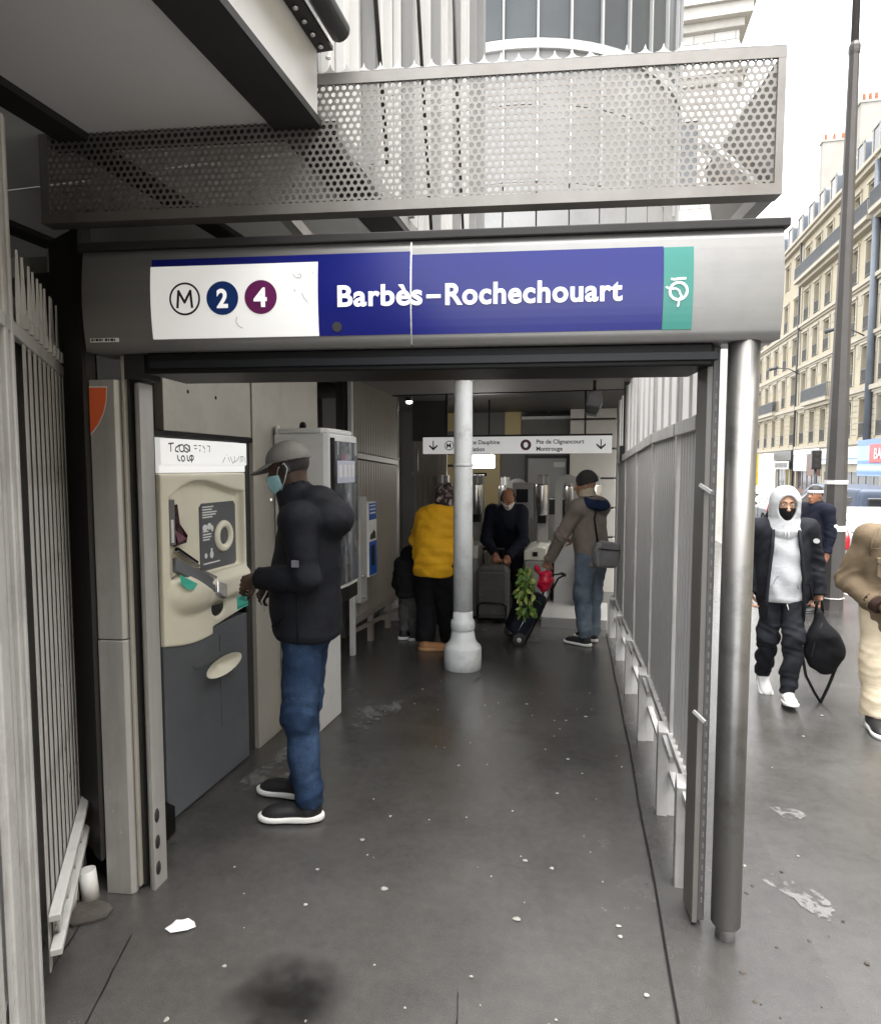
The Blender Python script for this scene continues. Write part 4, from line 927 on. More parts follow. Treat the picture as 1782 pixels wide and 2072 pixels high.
for x in (-1.10,-.72,-.34,.02):
    w = part('window', M_beam, hall, lambda b: [b.box(x,x+.03,10.56,10.6,2.52,3.18),b.box(x+.03,x+.36,10.56,10.6,2.52,2.55),b.box(x+.03,x+.36,10.56,10.6,3.15,3.18)])
    part('pane', mat('dark_glass',(.02,.022,.025),.1,0,.2,3), w, lambda b: b.box(x+.03,x+.36,10.585,10.60,2.55,3.15))
part('window_sill', M_fence, hall, lambda b: b.box(-1.14,.30,10.50,10.6,2.47,2.515))
dr_ = part('door', M_paintg, hall, lambda b: b.box(-1.04,-.42,10.57,10.61,-.3,1.84))
part('door_frame', M_beam, hall, lambda b: b.box(-1.09,-1.04,10.55,10.62,-.3,1.89).box(-.42,-.37,10.55,10.62,-.3,1.89).box(-1.04,-.42,10.55,10.62,1.84,1.89))
part('door_closer', M_fence, dr_, lambda b: b.box(-.62,-.44,10.53,10.57,1.70,1.78))
for k in range(8):     # rusticated pier at the right end
    part('pier_block', M_stone, hall, lambda b: b.box(-.36,.34,10.30,10.56,-.3+k*.46,-.3+k*.46+.43), bevel=.012)
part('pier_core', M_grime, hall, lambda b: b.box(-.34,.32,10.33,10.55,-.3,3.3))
M_lit = mat('lit_diffuser',(.8,.8,.8),.5,0,.01,1,emit=(1,.97,.92),es=3.5)
lp = thing('lit_sign_box','small lit white lamp box hanging behind the column','lamp', (-1.45,8.6,1.8))
part('diffuser', M_lit, lp, lambda b: b.box(-1.66,-1.30,8.55,8.68,1.69,1.86), bevel=.01)
part('hanger', M_beam, lp, lambda b: b.box(-1.60,-1.58,8.6,8.62,1.861,3.32).box(-1.38,-1.36,8.6,8.62,1.861,3.32))
lp2 = thing('wall_lamp','narrow lit lamp on the ochre wall behind the woman','lamp', (-2.35,9.3,1.75))
part('tube', M_lit, lp2, lambda b: b.box(-2.345,-2.27,9.30,9.36,1.55,1.90), bevel=.01)
part('bracket', M_beam, lp2, lambda b: b.box(-2.33,-2.285,9.365,10.57,1.7,1.74))
# ceiling luminaires of the hall (the room's own lighting)
lm = thing('ceiling_lamp','round spot lamp glowing at the ceiling beside the dim column','lamp', (-2.25,7.9,2.6))
part('diffuser', M_lit, lm, lambda b: b.lathe([(.0,2.50),(.03,2.505),(.04,2.53)],(-2.28,7.9),16))
part('can', M_beam, lm, lambda b: b.lathe([(.045,2.531),(.05,2.6),(.05,3.32)],(-2.28,7.9),16))
lpan = thing('side_partition','grey ribbed partition between the dim column and the gates','partition', (-2.2,8.6,-.2))
for k in range(7): part('partition_rib', M_wallin, lpan, lambda b: b.box(-2.42+k*.068,-2.36+k*.068,8.6,8.64,-.2,2.05))
part('partition_rail', M_wallin, lpan, lambda b: b.box(-2.44,-1.95,8.57,8.60,1.58,1.64))
part('partition_top', M_grime, lpan, lambda b: b.box(-2.44,-1.95,8.6,8.66,2.06,3.3))
wb = thing('waste_box','dark grey box standing behind the child beside the partition','box', (-2.15,8.3,-.18))
part('body', M_beam, wb, lambda b: b.box(-2.32,-1.98,8.15,8.5,-.18,.72), bevel=.02)
part('lid', M_fence, wb, lambda b: b.box(-2.34,-1.96,8.12,8.52,.722,.80), bevel=.015)

# ------------------------------------------------------------------ hanging direction sign
hsn = thing('hanging_direction_sign','white hanging sign with black arrows and line roundels above the gates','sign', (-.83,7.0,1.94))
SP = mat('sign_white',(.70,.70,.69),.4,0,.03,3,dirt=.06,emit=(1,.99,.97),es=.055)
part('board', SP, hsn, lambda b: b.box(-1.855,.185,6.97,7.03,1.846,2.03), bevel=.004)
part('top_rail', M_beam, hsn, lambda b: b.box(-1.86,.19,6.965,7.035,2.031,2.05))
for x in (-1.6,-.1): part('hanger', M_beam, hsn, lambda b: b.box(x,x+.02,6.99,7.01,2.05,2.51))
def arrow(b, x, z, s):
    b.box(x-.006*s*10,x+.006*s*10,6.9685,6.9695,z-.035*s*10*.9,z+.055*s*10)
    b.add([(x-.05*s*10,6.969,z+.01*s*10),(x-.05*s*10,6.969,z-.012*s*10),(x,6.969,z-.06*s*10),(x,6.969,z-.03*s*10)],[(0,1,2,3)])
    b.add([(x+.05*s*10,6.969,z+.01*s*10),(x+.05*s*10,6.969,z-.012*s*10),(x,6.969,z-.06*s*10),(x,6.969,z-.03*s*10)],[(3,2,1,0)])
for x in (-1.735,.075): part('arrow', M_btext, hsn, lambda b: arrow(b,x,1.94,.095))
def ring_y(b,c,z,r0,r1,y,n=28):
    vs=[]; 
    for k in range(n):
        t=2*math.pi*k/n; vs += [(c+r0*math.cos(t),y,z+r0*math.sin(t)),(c+r1*math.cos(t),y,z+r1*math.sin(t))]
    b.add(vs,[(2*k,2*k+1,2*((k+1)%n)+1,2*((k+1)%n)) for k in range(n)])
part('roundel', M_btext, hsn, lambda b: ring_y(b,-1.555,1.938,.044,.052,6.9688))
part('roundel', mat('roundel_maroon',(.10,.015,.05),.4), hsn, lambda b: b.disc((-.71,6.9695,1.938),.058,'y',28,.001))
part('roundel_face', SP, hsn, lambda b: b.disc((-.71,6.9685,1.938),.030,'y',20,.001,.8,1))
def flat_text(txt, x, z, size, m, parent, y, name='lettering', bold=.006):
    me = text_mesh(txt,size,offset=bold*size,extrude=.0003)
    return link(name, me, m, parent, Vector((x,y,z))-parent.location, (math.pi/2,0,0))
flat_text('M', -1.588, 1.912, .075, M_btext, hsn, 6.968)
flat_text('Pte Dauphine', -1.33, 1.950, .062, M_btext, hsn, 6.968, bold=.02); flat_text('Nation', -1.33, 1.875, .062, M_btext, hsn, 6.968, bold=.02)
flat_text('Pte de Clignancourt', -.60, 1.950, .062, M_btext, hsn, 6.968, bold=.02); flat_text('Montrouge', -.60, 1.875, .062, M_btext, hsn, 6.968, bold=.02)

# ------------------------------------------------------------------ ticket gates
M_gate = mat('gate_grey',(.30,.295,.285),.4,.25,.08,4,dirt=.15)
M_gatel = mat('gate_cream',(.58,.56,.50),.4,0,.05,4)
GZ = zg(7.8)
def gate(x, y, label, cab=True, head=True, loop=0, loop_h=1.66, capx=.26):
    t = thing('ticket_gate', label, 'gate', (x,y,zg(y)), 0, 'ticket gates across the passage'); zb = zg(y)
    if cab:
        part('cabinet', M_gate, t, lambda b: b.box(x-capx/2,x+capx/2,y,y+.9,zb,zb+.72), bevel=.02)
        part('cabinet_top', M_gatel, t, lambda b: b.prism([(x-capx/2-.005,zb+.722),(x+capx/2+.005,zb+.722),(x+capx/2+.005,zb+.88),(x+capx/2-.10,zb+.90),(x-capx/2-.005,zb+.84)],'y',y-.01,y+.85), bevel=.015)
        part('reader', M_dark, t, lambda b: b.box(x-.03,x+.03,y-.022,y-.0105,zb+.775,zb+.83))
        part('inset', M_grime, t, lambda b: b.box(x-capx/2+.05,x-.0,y-.006,y-.001,zb+.22,zb+.46), bevel=.003)
    if head:
        part('head_unit', M_chrome, t, lambda b: b.lathe([(.075,zb+1.25),(.085,zb+1.26),(.085,zb+1.62),(.08,zb+1.635)],(x+.05,y+.35),20))
        part('head_post', M_gate, t, lambda b: b.box(x-.02,x+.12,y+.44,y+.56,zb+.6,zb+1.75), bevel=.01)
        part('head_bracket', M_dark, t, lambda b: b.box(x-.0,x+.10,y+.30,y+.5,zb+1.15,zb+1.249))
        part('aerial', M_vm, t, lambda b: b.box(x+.06,x+.075,y+.32,y+.335,zb+1.63,zb+1.76))
    if loop:
        # tall door panel shaped like an arch with a long slot
        def pan(b):
            xo = x+loop; n = 10; w = .155; r = .155; zt = zb+loop_h+.10-r
            o = [(xo-w,zb+.10)]+[(xo-r*math.cos(a),zt+r*math.sin(a)) for a in np.linspace(0,math.pi,n)]+[(xo+w,zb+.10)]
            ri = .065; zi = zb+.98; i_ = [(xo-ri,zi)]+[(xo-ri*math.cos(a),zt+ri*math.sin(a)) for a in np.linspace(0,math.pi,n)]+[(xo+ri,zi)]
            m_ = len(o); vs = []
            for yy in (y+.40,y+.44):
                vs += [(p[0],yy,p[1]) for p in o]+[(p[0],yy,p[1]) for p in i_]
            fs = []
            for k in range(m_-1): fs += [(k,k+1,m_+k+1,m_+k),(2*m_+k+1,2*m_+k,3*m_+k,3*m_+k+1),(k,2*m_+k,2*m_+k+1,k+1),(m_+k,m_+k+1,3*m_+k+1,3*m_+k)]
            fs += [(0,m_,2*m_-1,m_-1),(2*m_,3*m_-1,4*m_-1,3*m_),(m_,3*m_,4*m_-1,2*m_-1),(0,m_-1,3*m_-1,2*m_)]
            b.add(vs,fs)
        part('door_panel', M_gate, t, pan)
        part('push_bar', M_vm, t, lambda b: b.box(x+loop-.30,x+loop-.155,y+.38,y+.40,zb+.86,zb+.90))
    return t
gate(-.665,7.75,'ticket gate with cream top right of the bending man', loop=.36)
gate(-1.50,7.75,'ticket gate half hidden behind the middle column', loop=0)
gate(-.03,7.95,'rightmost ticket gate behind the man in the grey beanie', loop=.0, cab=True, capx=.2)
gate(-2.02,8.0,'leftmost ticket gate behind the woman in yellow', loop=.0)
gate(-1.02,8.4,'arched gate panel directly behind the bending man', cab=False, head=False, loop=.01, loop_h=1.62)
fp = tag(part('floor_step', M_gate, None, lambda b: b.prism([(-.56,7.35),(.18,7.35),(.2,8.3),(-.56,8.3)],'z',zg(7.6)-.02,zg(7.6)+.13), bevel=.01),'grey metal floor ramp at the foot of the right gate','ramp')
gate(-.36,8.9,'low ticket gate further back between the arch and the right gate', loop=.0, cab=True, capx=.22)
gate(-1.30,8.9,'ticket gate in the second row behind the bending man', loop=.0, cab=True, capx=.22)
for i,(x,y,w,hh,lb) in enumerate(((-.16,8.5,.10,1.75,'dark equipment pillar left of the stone pier'),(-1.78,8.35,.14,1.55,'dark equipment pillar left of the middle column'),(-.52,9.3,.30,1.45,'dark ticket validator cabinet at the back of the gates'))):
    q = thing('equipment_pillar', lb, 'equipment', (x,y,zg(y)))
    part('case', M_beam, q, lambda b: b.box(x-w/2,x+w/2,y,y+.2,zg(y),zg(y)+hh), bevel=.012); part('top_plate', M_chrome, q, lambda b: b.box(x-w/2-.01,x+w/2+.01,y-.01,y+.21,zg(y)+hh+.001,zg(y)+hh+.02)); part('panel', M_gate, q, lambda b: b.box(x-w*.35,x+w*.35,y-.012,y-.001,zg(y)+hh*.55,zg(y)+hh*.85))
scr2 = thing('gate_screen','dark equipment screen mounted between the gates','equipment', (-.85,8.2,1.2))
part('box', M_gate, scr2, lambda b: b.box(-1.0,-.72,8.2,8.3,1.05,1.50), bevel=.01)
part('display', M_dark, scr2, lambda b: b.box(-.95,-.80,8.185,8.199,1.25,1.42))

# ------------------------------------------------------------------ security camera
M_cam = mat('camera_grey',(.12,.12,.12),.5)
cc = thing('security_camera','grey security camera housing hanging under the roof at the right','camera', (-.02,6.3,2.45))
part('housing', M_cam, cc, lambda b: b.prism([(-.075,2.26),(.05,2.24),(.075,2.30),(.06,2.40),(-.055,2.40)],'y',6.1,6.45), bevel=.012)
part('lens_hood', M_beam, cc, lambda b: b.prism([(-.082,2.20),(.022,2.18),(.05,2.24),(-.075,2.26)],'y',6.06,6.40), bevel=.008)
part('bracket', M_beam, cc, lambda b: b.box(-.015,.015,6.25,6.28,2.40,2.51))

# ------------------------------------------------------------------ right fence of slatted and glazed panels
rfn = thing('slatted_fence','grey metal fence of slats and frosted panes along the right of the passage','fence', (.36,4.6,0))
fx = lambda y: .425-.0353*(y-2.55)
M_frost = bpy.data.materials.new('frosted_pane'); M_frost.use_nodes = True
def _frost(m):
    n = m.node_tree.nodes; l = m.node_tree.links; p = n['Principled BSDF']; p.inputs['Base Color'].default_value = (.50,.52,.54,1); p.inputs['Roughness'].default_value = .35
    t = n.new('ShaderNodeBsdfTranslucent'); mx = n.new('ShaderNodeMixShader'); mx.inputs[0].default_value = .72
    nz = n.new('ShaderNodeTexNoise'); nz.inputs['Scale'].default_value = 1.3; r = n.new('ShaderNodeMapRange'); r.inputs[3].default_value = .72; r.inputs[4].default_value = .90; l.new(nz.outputs['Fac'],r.inputs[0]); l.new(r.outputs[0],t.inputs['Color'])
    l.new(p.outputs[0],mx.inputs[1]); l.new(t.outputs[0],mx.inputs[2]); l.new(mx.outputs[0],n['Material Output'].inputs['Surface'])
_frost(M_frost)
def fbox(b, y0, y1, z0, z1, x0=-.012, x1=.012, g0=True):
    za, zb = (zg(y0),zg(y1)) if g0 else (0,0)
    b.add([(fx(y0)+x0,y0,z0+za),(fx(y0)+x1,y0,z0+za),(fx(y1)+x1,y1,z0+zb),(fx(y1)+x0,y1,z0+zb),(fx(y0)+x0,y0,z1+za),(fx(y0)+x1,y0,z1+za),(fx(y1)+x1,y1,z1+zb),(fx(y1)+x0,y1,z1+zb)],
      [(0,3,2,1),(4,5,6,7),(0,1,5,4),(1,2,6,5),(2,3,7,6),(3,0,4,7)])
M_slat = mat('slat_light_grey',(.44,.436,.428),.45,.1,.08,3,.05,50,dirt=.25,ds=3,dirtcol=(.2,.18,.16))
posts = [2.67,3.22,4.10,5.05,6.05,7.0]
for y in posts:
    part('post', M_fence, rfn, lambda b: fbox(b,y-.022,y+.022,.0,2.51-0,-.025,.02), bevel=.002)
    part('foot', M_fence, rfn, lambda b: b.prism([(y-.034,zg(y)),(y+.034,zg(y)),(y+.034,zg(y)+.40),(y+.012,zg(y)+.46),(y-.034,zg(y)+.42)],'x',fx(y)-.075,fx(y)-.0255), bevel=.003)
    part('gusset', M_fencel, rfn, lambda b: b.obox((fx(y)-.05,y+.02,zg(y)+.40),(fx(y)-.03,y-.20,zg(y)+.36),.02,.035))
for y0,y1 in zip(posts[:-1],posts[1:]):
    part('rail', M_fence, rfn, lambda b: fbox(b,y0+.0225,y1-.0225,1.845,1.905,-.035,.03), bevel=.003)
    part('rail', M_fencel, rfn, lambda b: fbox(b,y0+.0225,y1-.0225,.38,.42,-.035,.03), bevel=.003)
    part('sill_rail', M_fence, rfn, lambda b: fbox(b,y0+.0225,y1-.0225,.20,.225,-.02,.01))
    n = 3 if y1-y0 > .8 else 2
    for k in range(n):
        a = y0+.03+(y1-y0-.06)*k/n; c = y0+.03+(y1-y0-.06)*(k+1)/n
        pn = part('pane', M_frost, rfn, lambda b: fbox(b,a+.008,c-.008,1.906,2.51,-.006,.006))
        part('glazing_bar', M_paintw, rfn, lambda b: fbox(b,c-.008,c+.008,1.906,2.51,-.018,.014))
    # slats
    if y0 < 3: pit, wd = .062, .040
    else: pit, wd = .064, .058
    ns = int((y1-y0-.06)/pit)
    for k in range(ns):
        a = y0+.034+(y1-y0-.068)*k/ns
        part('slat', M_slat, rfn, lambda b: b.add([(fx(a)+o,yy,zg(a)+z) for z in (.421,1.844) for o,yy in ((-.004,a),(-.016,a+wd*.25),(-.016,a+wd*.75),(-.004,a+wd),(.0,a+wd),(0,a))],[(0,1,7,6),(1,2,8,7),(2,3,9,8),(3,4,10,9),(4,5,11,10),(5,0,6,11),(0,5,4,3,2,1),(6,7,8,9,10,11)]))
part('cover_strip', M_beam, rfn, lambda b: b.box(.27,.33,6.32,6.38,1.9,2.5).box(.24,.34,6.28,6.40,1.75,1.9))
# ------------------------------------------------------------------ buildings across the boulevard (facades parallel to the passage)
FX = 17.7
M_fac = [mat('cream_facade_a',(.385,.33,.235),.8,0,.10,.5,.1,6,dirt=.35,ds=.6,dirtcol=(.27,.235,.18)),
         mat('cream_facade_b',(.40,.35,.25),.8,0,.10,.5,.1,6,dirt=.35,ds=.6,dirtcol=(.28,.25,.19)),
         mat('cream_facade_c',(.37,.335,.265),.8,0,.10,.5,.1,6,dirt=.30,ds=.6,dirtcol=(.27,.25,.2))]
M_course_s = mat('facade_trim',(.40,.36,.285),.8,0,.10,.8,.1,6,dirt=.3,ds=.8,dirtcol=(.3,.27,.2))
M_zinc = mat('zinc_roof',(.15,.17,.20),.45,.2,.10,.8,dirt=.15,ds=1)
M_slate = mat('slate_roof',(.11,.125,.15),.5,.1,.15,2,.1,10)
M_iron = mat('balcony_iron',(.07,.075,.08),.5,.3,.2,3)
M_pane = mat('street_window',(.06,.058,.054),.15,0,.35,.35,spec=.6)
M_frame = mat('window_frame_paint',(.30,.285,.25),.6,0,.1,2)
M_pot = mat('terracotta',(.40,.16,.08),.8,0,.15,6)
winm_cache = {}
def facade(b, y0, y1, z0, z1, holes, dep=.34):
    ys = sorted(set([y0,y1]+[h[0] for h in holes]+[h[1] for h in holes])); zs = sorted(set([z0,z1]+[h[2] for h in holes]+[h[3] for h in holes]))
    hs = set((round(h[0],3),round(h[2],3)) for h in holes)
    def inhole(a,c): return any(h[0]-1e-4<=a and a<h[1]-1e-4 and h[2]-1e-4<=c and c<h[3]-1e-4 for h in holes)
    for a,a2 in zip(ys[:-1],ys[1:]):
        for c,c2 in zip(zs[:-1],zs[1:]):
            if not inhole(a,c): b.add([(FX,a,c),(FX,a2,c),(FX,a2,c2),(FX,a,c2)],[(0,3,2,1)])
    for (a,a2,c,c2) in holes:
        b.add([(FX,a,c),(FX,a2,c),(FX,a2,c2),(FX,a,c2),(FX+dep,a,c),(FX+dep,a2,c),(FX+dep,a2,c2),(FX+dep,a,c2)],[(0,1,5,4),(1,2,6,5),(2,3,7,6),(3,0,4,7)])
    b.box(FX+.6,FX+11,y0+.01,y1-.01,z0,z1)
def win_mesh(w,h):
    k = (round(w,2),round(h,2))
    if k not in winm_cache:
        f = MB(); x0,x1 = .24,.30; t = .07
        f.box(x0,x1,0,t,0,h); f.box(x0,x1,w-t,w,0,h); f.box(x0,x1,t,w-t,h-t,h); f.box(x0,x1,t,w-t,0,t); f.box(x0,x1,w/2-.05,w/2+.05,t,h-t); f.box(x0,x1,t,w/2-.05,h*.62,h*.62+.05); f.box(x0,x1,w/2+.05,w-t,h*.62,h*.62+.05)
        fm = f.mesh('window'); fm.materials.append(M_frame)
        pm = MB().box(.275,.29,t,w-t,t,h-t).mesh('pane'); pm.materials.append(M_pane)
        g = MB(); g.box(-.06,-.02,-.05,w+.05,.92,.97); g.box(-.06,-.02,-.05,w+.05,.08,.12)
        n = int(w/.11)
        for i in range(n+1): yy = -.04+(w+.06)*i/n; g.box(-.05,-.03,yy,yy+.025,.0,.92)
        gm = g.mesh('window_guard'); gm.materials.append(M_iron)
        winm_cache[k] = (fm,pm,gm)
    return winm_cache[k]
def balcony(parent, y0, y1, z, out=.8, name='balcony', hgt=1.05, dense=.13):
    part(name, M_course_s, parent, lambda b: b.box(FX-out,FX-.002,y0,y1,z-.28,z).box(FX-out*.6,FX-.002,y0+.1,y1-.1,z-.55,z-.28))
    def rail(b):
        b.box(FX-out+.03,FX-out+.08,y0+.02,y1-.02,z+hgt-.05,z+hgt); b.box(FX-out+.03,FX-out+.08,y0+.02,y1-.02,z+.06,z+.10)
        n = int((y1-y0)/dense)
        for i in range(n+1):
            yy = y0+.04+(y1-y0-.1)*i/n; b.box(FX-out+.04,FX-out+.07,yy,yy+.05,z+.10,z+hgt-.05)
        b.box(FX-out+.08,FX,y0+.02,y0+.06,z+hgt-.05,z+hgt); 
        for i in range(5): b.box(FX-out+.1+i*.14,FX-out+.13+i*.14,y0+.02,y0+.05,z,z+hgt-.05)
    part('railing', M_iron, parent, rail)
def house(name, label, y0, y1, mi, nwin, floors, roof, win_w=1.2):
    t = thing(name, label, 'building', (FX,(y0+y1)/2,-.64)); m = M_fac[mi]
    holes = []; wl = []
    pitch = (y1-y0)/nwin
    for (z,h,guard) in floors:
        for k in range(nwin):
            a = y0+pitch*(k+.5)-win_w/2; holes.append((a,a+win_w,z,z+h)); wl.append((a,z,h,guard))
    part('wall', m, t, lambda b: facade(b,y0,y1,3.25,21.6,holes))
    org = Vector((FX,(y0+y1)/2,-.64))
    for a,z,h,guard in wl:
        fm,pm,gm = win_mesh(win_w,h)
        w = inst('window', fm, t, Vector((FX,a,z))-org); inst('pane', pm, w, (0,0,0))
        if guard: inst('window_guard', gm, t, Vector((FX,a,z))-org)
        part('window_surround', M_course_s, t, lambda b: b.box(FX-.07,FX-.002,a-.18,a-.02,z,z+h+.12).box(FX-.07,FX-.002,a+win_w+.02,a+win_w+.18,z,z+h+.12).box(FX-.14,FX-.002,a-.25,a+win_w+.25,z+h+.12,z+h+.28))
    for z,o,hh in ((3.25,.30,.25),(6.75,.32,.30),(10.35,.22,.22),(13.95,.28,.26)):
        part('string_course', M_course_s, t, lambda b: b.box(FX-o,FX-.003,y0+.02,y1-.02,z,z+hh).box(FX-o*.5,FX-.004,y0+.02,y1-.02,z-.16,z))
    part('cornice', M_course_s, t, lambda b: b.box(FX-.55,FX+.6,y0+.01,y1-.01,21.6,21.85).box(FX-.35,FX-.003,y0+.01,y1-.01,21.3,21.6))
    # rusticated courses of the first floor between the windows
    cm = {}
    for k in range(nwin+1):
        a = y0+.05 if k == 0 else y0+pitch*(k-.5)+win_w/2+.22
        c = y1-.05 if k == nwin else y0+pitch*(k+.5)-win_w/2-.22
        key = round(c-a,3)
        if key not in cm: cm[key] = MB().box(-.05,-.003,0,key,0,.36).mesh('stone_course'); cm[key].materials.append(m)
        for q in range(8): inst('stone_course', cm[key], t, Vector((FX,a,3.52+q*.40))-org)
        if k < nwin+1 and c-a > .5:      # framed panels between storeys
            for z in (9.2,12.8):
                part('wall_panel', M_course_s, t, lambda b: b.box(FX-.04,FX-.003,a+.15,c-.15,z+.0,z+.85).box(FX-.06,FX-.041,a+.3,c-.3,z+.15,z+.7))
    # mansard
    if roof == 'zinc': mr = M_zinc
    else: mr = M_slate
    rf_ = part('roof', mr, t, lambda b: b.prism([(FX+.05,21.85),(FX+1.35,25.0),(FX+4.5,26.3),(FX+9,25.0),(FX+11,21.85)],'y',y0+.01,y1-.01))
    part('ridge_roll', M_zinc, rf_, lambda b: b.tube([(FX+1.33,y0+.05,25.05),(FX+1.33,y1-.05,25.05)],.12,8))
    for k in range(nwin):
        yc = y0+pitch*(k+.5)
        d = part('dormer', M_zinc, t, lambda b: b.prism([(yc-.60,21.86),(yc-.60,23.9)]+[(yc-.60*math.cos(q),23.9+.42*math.sin(q)) for q in np.linspace(.3,2.84,7)]+[(yc+.60,23.9),(yc+.60,21.86)],'x',FX+.12,FX+1.2))
        part('dormer_trim', M_frame, d, lambda b: b.box(FX+.02,FX+.118,yc-.64,yc-.44,21.86,24.0).box(FX+.02,FX+.118,yc+.44,yc+.64,21.86,24.0).box(FX+.0,FX+.118,yc-.70,yc+.70,24.0,24.15))
        part('pane', M_pane, d, lambda b: b.box(FX+.06,FX+.117,yc-.43,yc+.43,22.0,23.95))
    return t
FL = [(3.75,2.55,True),(7.35,2.5,True),(10.9,2.35,True),(14.45,2.4,True),(18.3,2.2,False)]
hA = house('apartment_house','cream apartment house farthest left along the boulevard, with arched dormers',63.7,82.,0,6,FL,'slate')
hB = house('apartment_house','cream apartment house with long top balcony behind the street lamp post',47.9,63.6,1,6,FL,'zinc')
hC = house('apartment_house','cream apartment house cut by the right edge of the photo',34.,47.8,2,5,FL,'zinc')
def plain_house(label, x0,x1,y0,y1, h, m):
    t = thing('apartment_house', label, 'building', ((x0+x1)/2,(y0+y1)/2,-.2))
    part('wall', m, t, lambda b: b.box(x0,x1,y0,y1,-.3,h)); part('cornice', M_course_s, t, lambda b: b.box(x0-.4,x1+.4,y0-.4,y1+.4,h,h+.3))
    part('roof', M_zinc, t, lambda b: b.prism([(x0,h+.3),(x1,h+.3),(x1-1.5,h+3.6),(x0+1.5,h+3.6)],'y',y0,y1))
    return t
plain_house('cream apartment house along the boulevard behind the viewer, right side',FX,FX+11,-30.,33.9,21.5,M_fac[0])
balcony(hB,48.0,63.5,18.0); balcony(hC,34.1,47.7,18.2); balcony(hB,54.6,60.6,7.10,.7); balcony(hA,70.,78.,7.1,.6)
for hh_,y,z0,z1,mm,r in ((hB,63.62,.0,21.3,M_iron,.09),(hC,47.85,3.3,21.3,M_zinc,.22)): part('drain_pipe', mm, hh_, lambda b: b.tube([(FX-.25,y,z0),(FX-.25,y,z1)],r,8))
def chimney(hh_, x0, x1, y, z, m, pots):
    part('chimney', m, hh_, lambda b: b.box(x0,x1,y-.35,y+.35,24.5,z).box(x0-.1,x1+.1,y-.42,y+.42,z,z+.18))
    for i in range(pots): xx = x0+.3+(x1-x0-.6)*i/max(pots-1,1); part('chimney_pot', M_pot if m is not M_stone else M_zinc, hh_, lambda b: b.lathe([(.14,z+.18),(.11,z+.75),(.13,z+.8)],(xx,y),8))
M_chg = mat('chimney_render',(.34,.32,.28),.85,0,.12,1,.1,8,dirt=.2)
M_chc = mat('chimney_cream',(.37,.335,.265),.85,0,.08,1,.1,8,dirt=.2,dirtcol=(.35,.3,.25))
chimney(hA,19.6,21.6,66.5,30.8,M_chg,3); chimney(hB,19.7,22.0,58.2,29.8,M_chg,5); chimney(hC,18.7,22.2,47.6,29.0,M_chc,4)
ar = part('painted_arrow', mat('graffiti_blue',(.07,.07,.22),.7), hC, lambda b: b.prism([(19.55,25.9),(20.35,25.9),(20.35,26.1),(20.08,26.1),(20.08,27.3),(20.45,27.3),(20.0,28.1),(19.5,27.2),(19.85,27.2),(19.85,26.1),(19.55,26.1)],'y',47.235,47.249))
# ------------------------------------------------------------------ shop fronts
def shop(label, y0, y1, band, bandcol, glass=(.03,.035,.04), awn=0., texts=(), open_=True, bz=(1.9,3.2)):
    t = thing('shop_front', label, 'shop', (FX-.1,(y0+y1)/2,-.64), 0)
    part('fascia_board', bandcol, t, lambda b: b.box(FX-.32-awn,FX-.03,y0+.1,y1-.1,bz[0],bz[1]), bevel=.03)
    part('pier', M_course_s, t, lambda b: b.box(FX-.12,FX+.3,y0,y0+.35,-.7,3.2).box(FX-.12,FX+.3,y1-.35,y1,-.7,3.2))
    part('back', M_grime, t, lambda b: b.box(FX+.32,FX+.4,y0,y1,-.7,3.24))
    n = max(2,int((y1-y0)/1.3))
    for k in range(n):
        a = y0+.4+(y1-y0-.8)*k/n; c = y0+.4+(y1-y0-.8)*(k+1)/n
        f = part('window_frame', band, t, lambda b: b.box(FX+.02,FX+.10,a,a+.08,-.64,bz[0]).box(FX+.02,FX+.10,c-.08,c,-.64,bz[0]).box(FX+.02,FX+.10,a+.08,c-.08,-.64,-.2))
        part('pane', mat('shop_glass',(.05,.055,.06),.1,0,.5,1.2,spec=.6), f, lambda b: b.box(FX+.05,FX+.07,a+.08,c-.08,-.2,bz[0]))
    return t
M_sblack = mat('shop_black',(.02,.02,.022),.4); M_swhite = mat('shop_white',(.50,.50,.49),.4); M_sbrown = mat('shop_brown',(.17,.10,.08),.6); M_sblue = mat('shop_blue',(.05,.16,.45),.35); M_slblue = mat('shop_pale_blue',(.24,.40,.60),.35); M_sred = mat('shop_red',(.42,.006,.014),.35); M_syel = mat('shop_yellow',(.75,.55,.03),.4); M_sgrey = mat('shop_grey',(.22,.22,.23),.5)
s1 = shop('black and white shop front with lettered board under the farthest house', 64.,70., M_swhite, M_sblack, bz=(2.3,3.2))
part('lettered_board', M_swhite, s1, lambda b: b.box(FX-.36,FX-.325,64.6,69.2,1.5,2.25)); part('board_letters', M_sblack, s1, lambda b: [b.box(FX-.375,FX-.362,y,y+.25,1.65,2.1) for y in np.arange(65,69,.42)])
s2 = shop('shop front with blank white board and brown shutter panel beside it', 56.6,63.5, M_sbrown, M_swhite, bz=(2.75,3.2))
part('blank_board', M_swhite, s2, lambda b: b.box(FX-.40,FX-.05,59.4,63.0,1.35,2.72), bevel=.02); part('shutter_panel', M_sbrown, s2, lambda b: b.box(FX-.36,FX-.05,56.8,59.3,1.0,2.72), bevel=.02)
s3 = shop('pale stone shop front with an arched doorway beside the lamp post', 45.6,56.4, M_sgrey, M_swhite, bz=(1.9,3.1))
part('blue_line', M_sblue, s3, lambda b: b.box(FX-.345,FX-.325,45.9,56.2,2.25,2.33)); part('arch', M_course_s, s3, lambda b: b.box(FX-.1,FX-.0,45.8,56.3,1.35,1.88)); part('ochre_band', M_syel, s3, lambda b: b.box(FX-.1,FX-.0,50.6,53.,.3,.5))
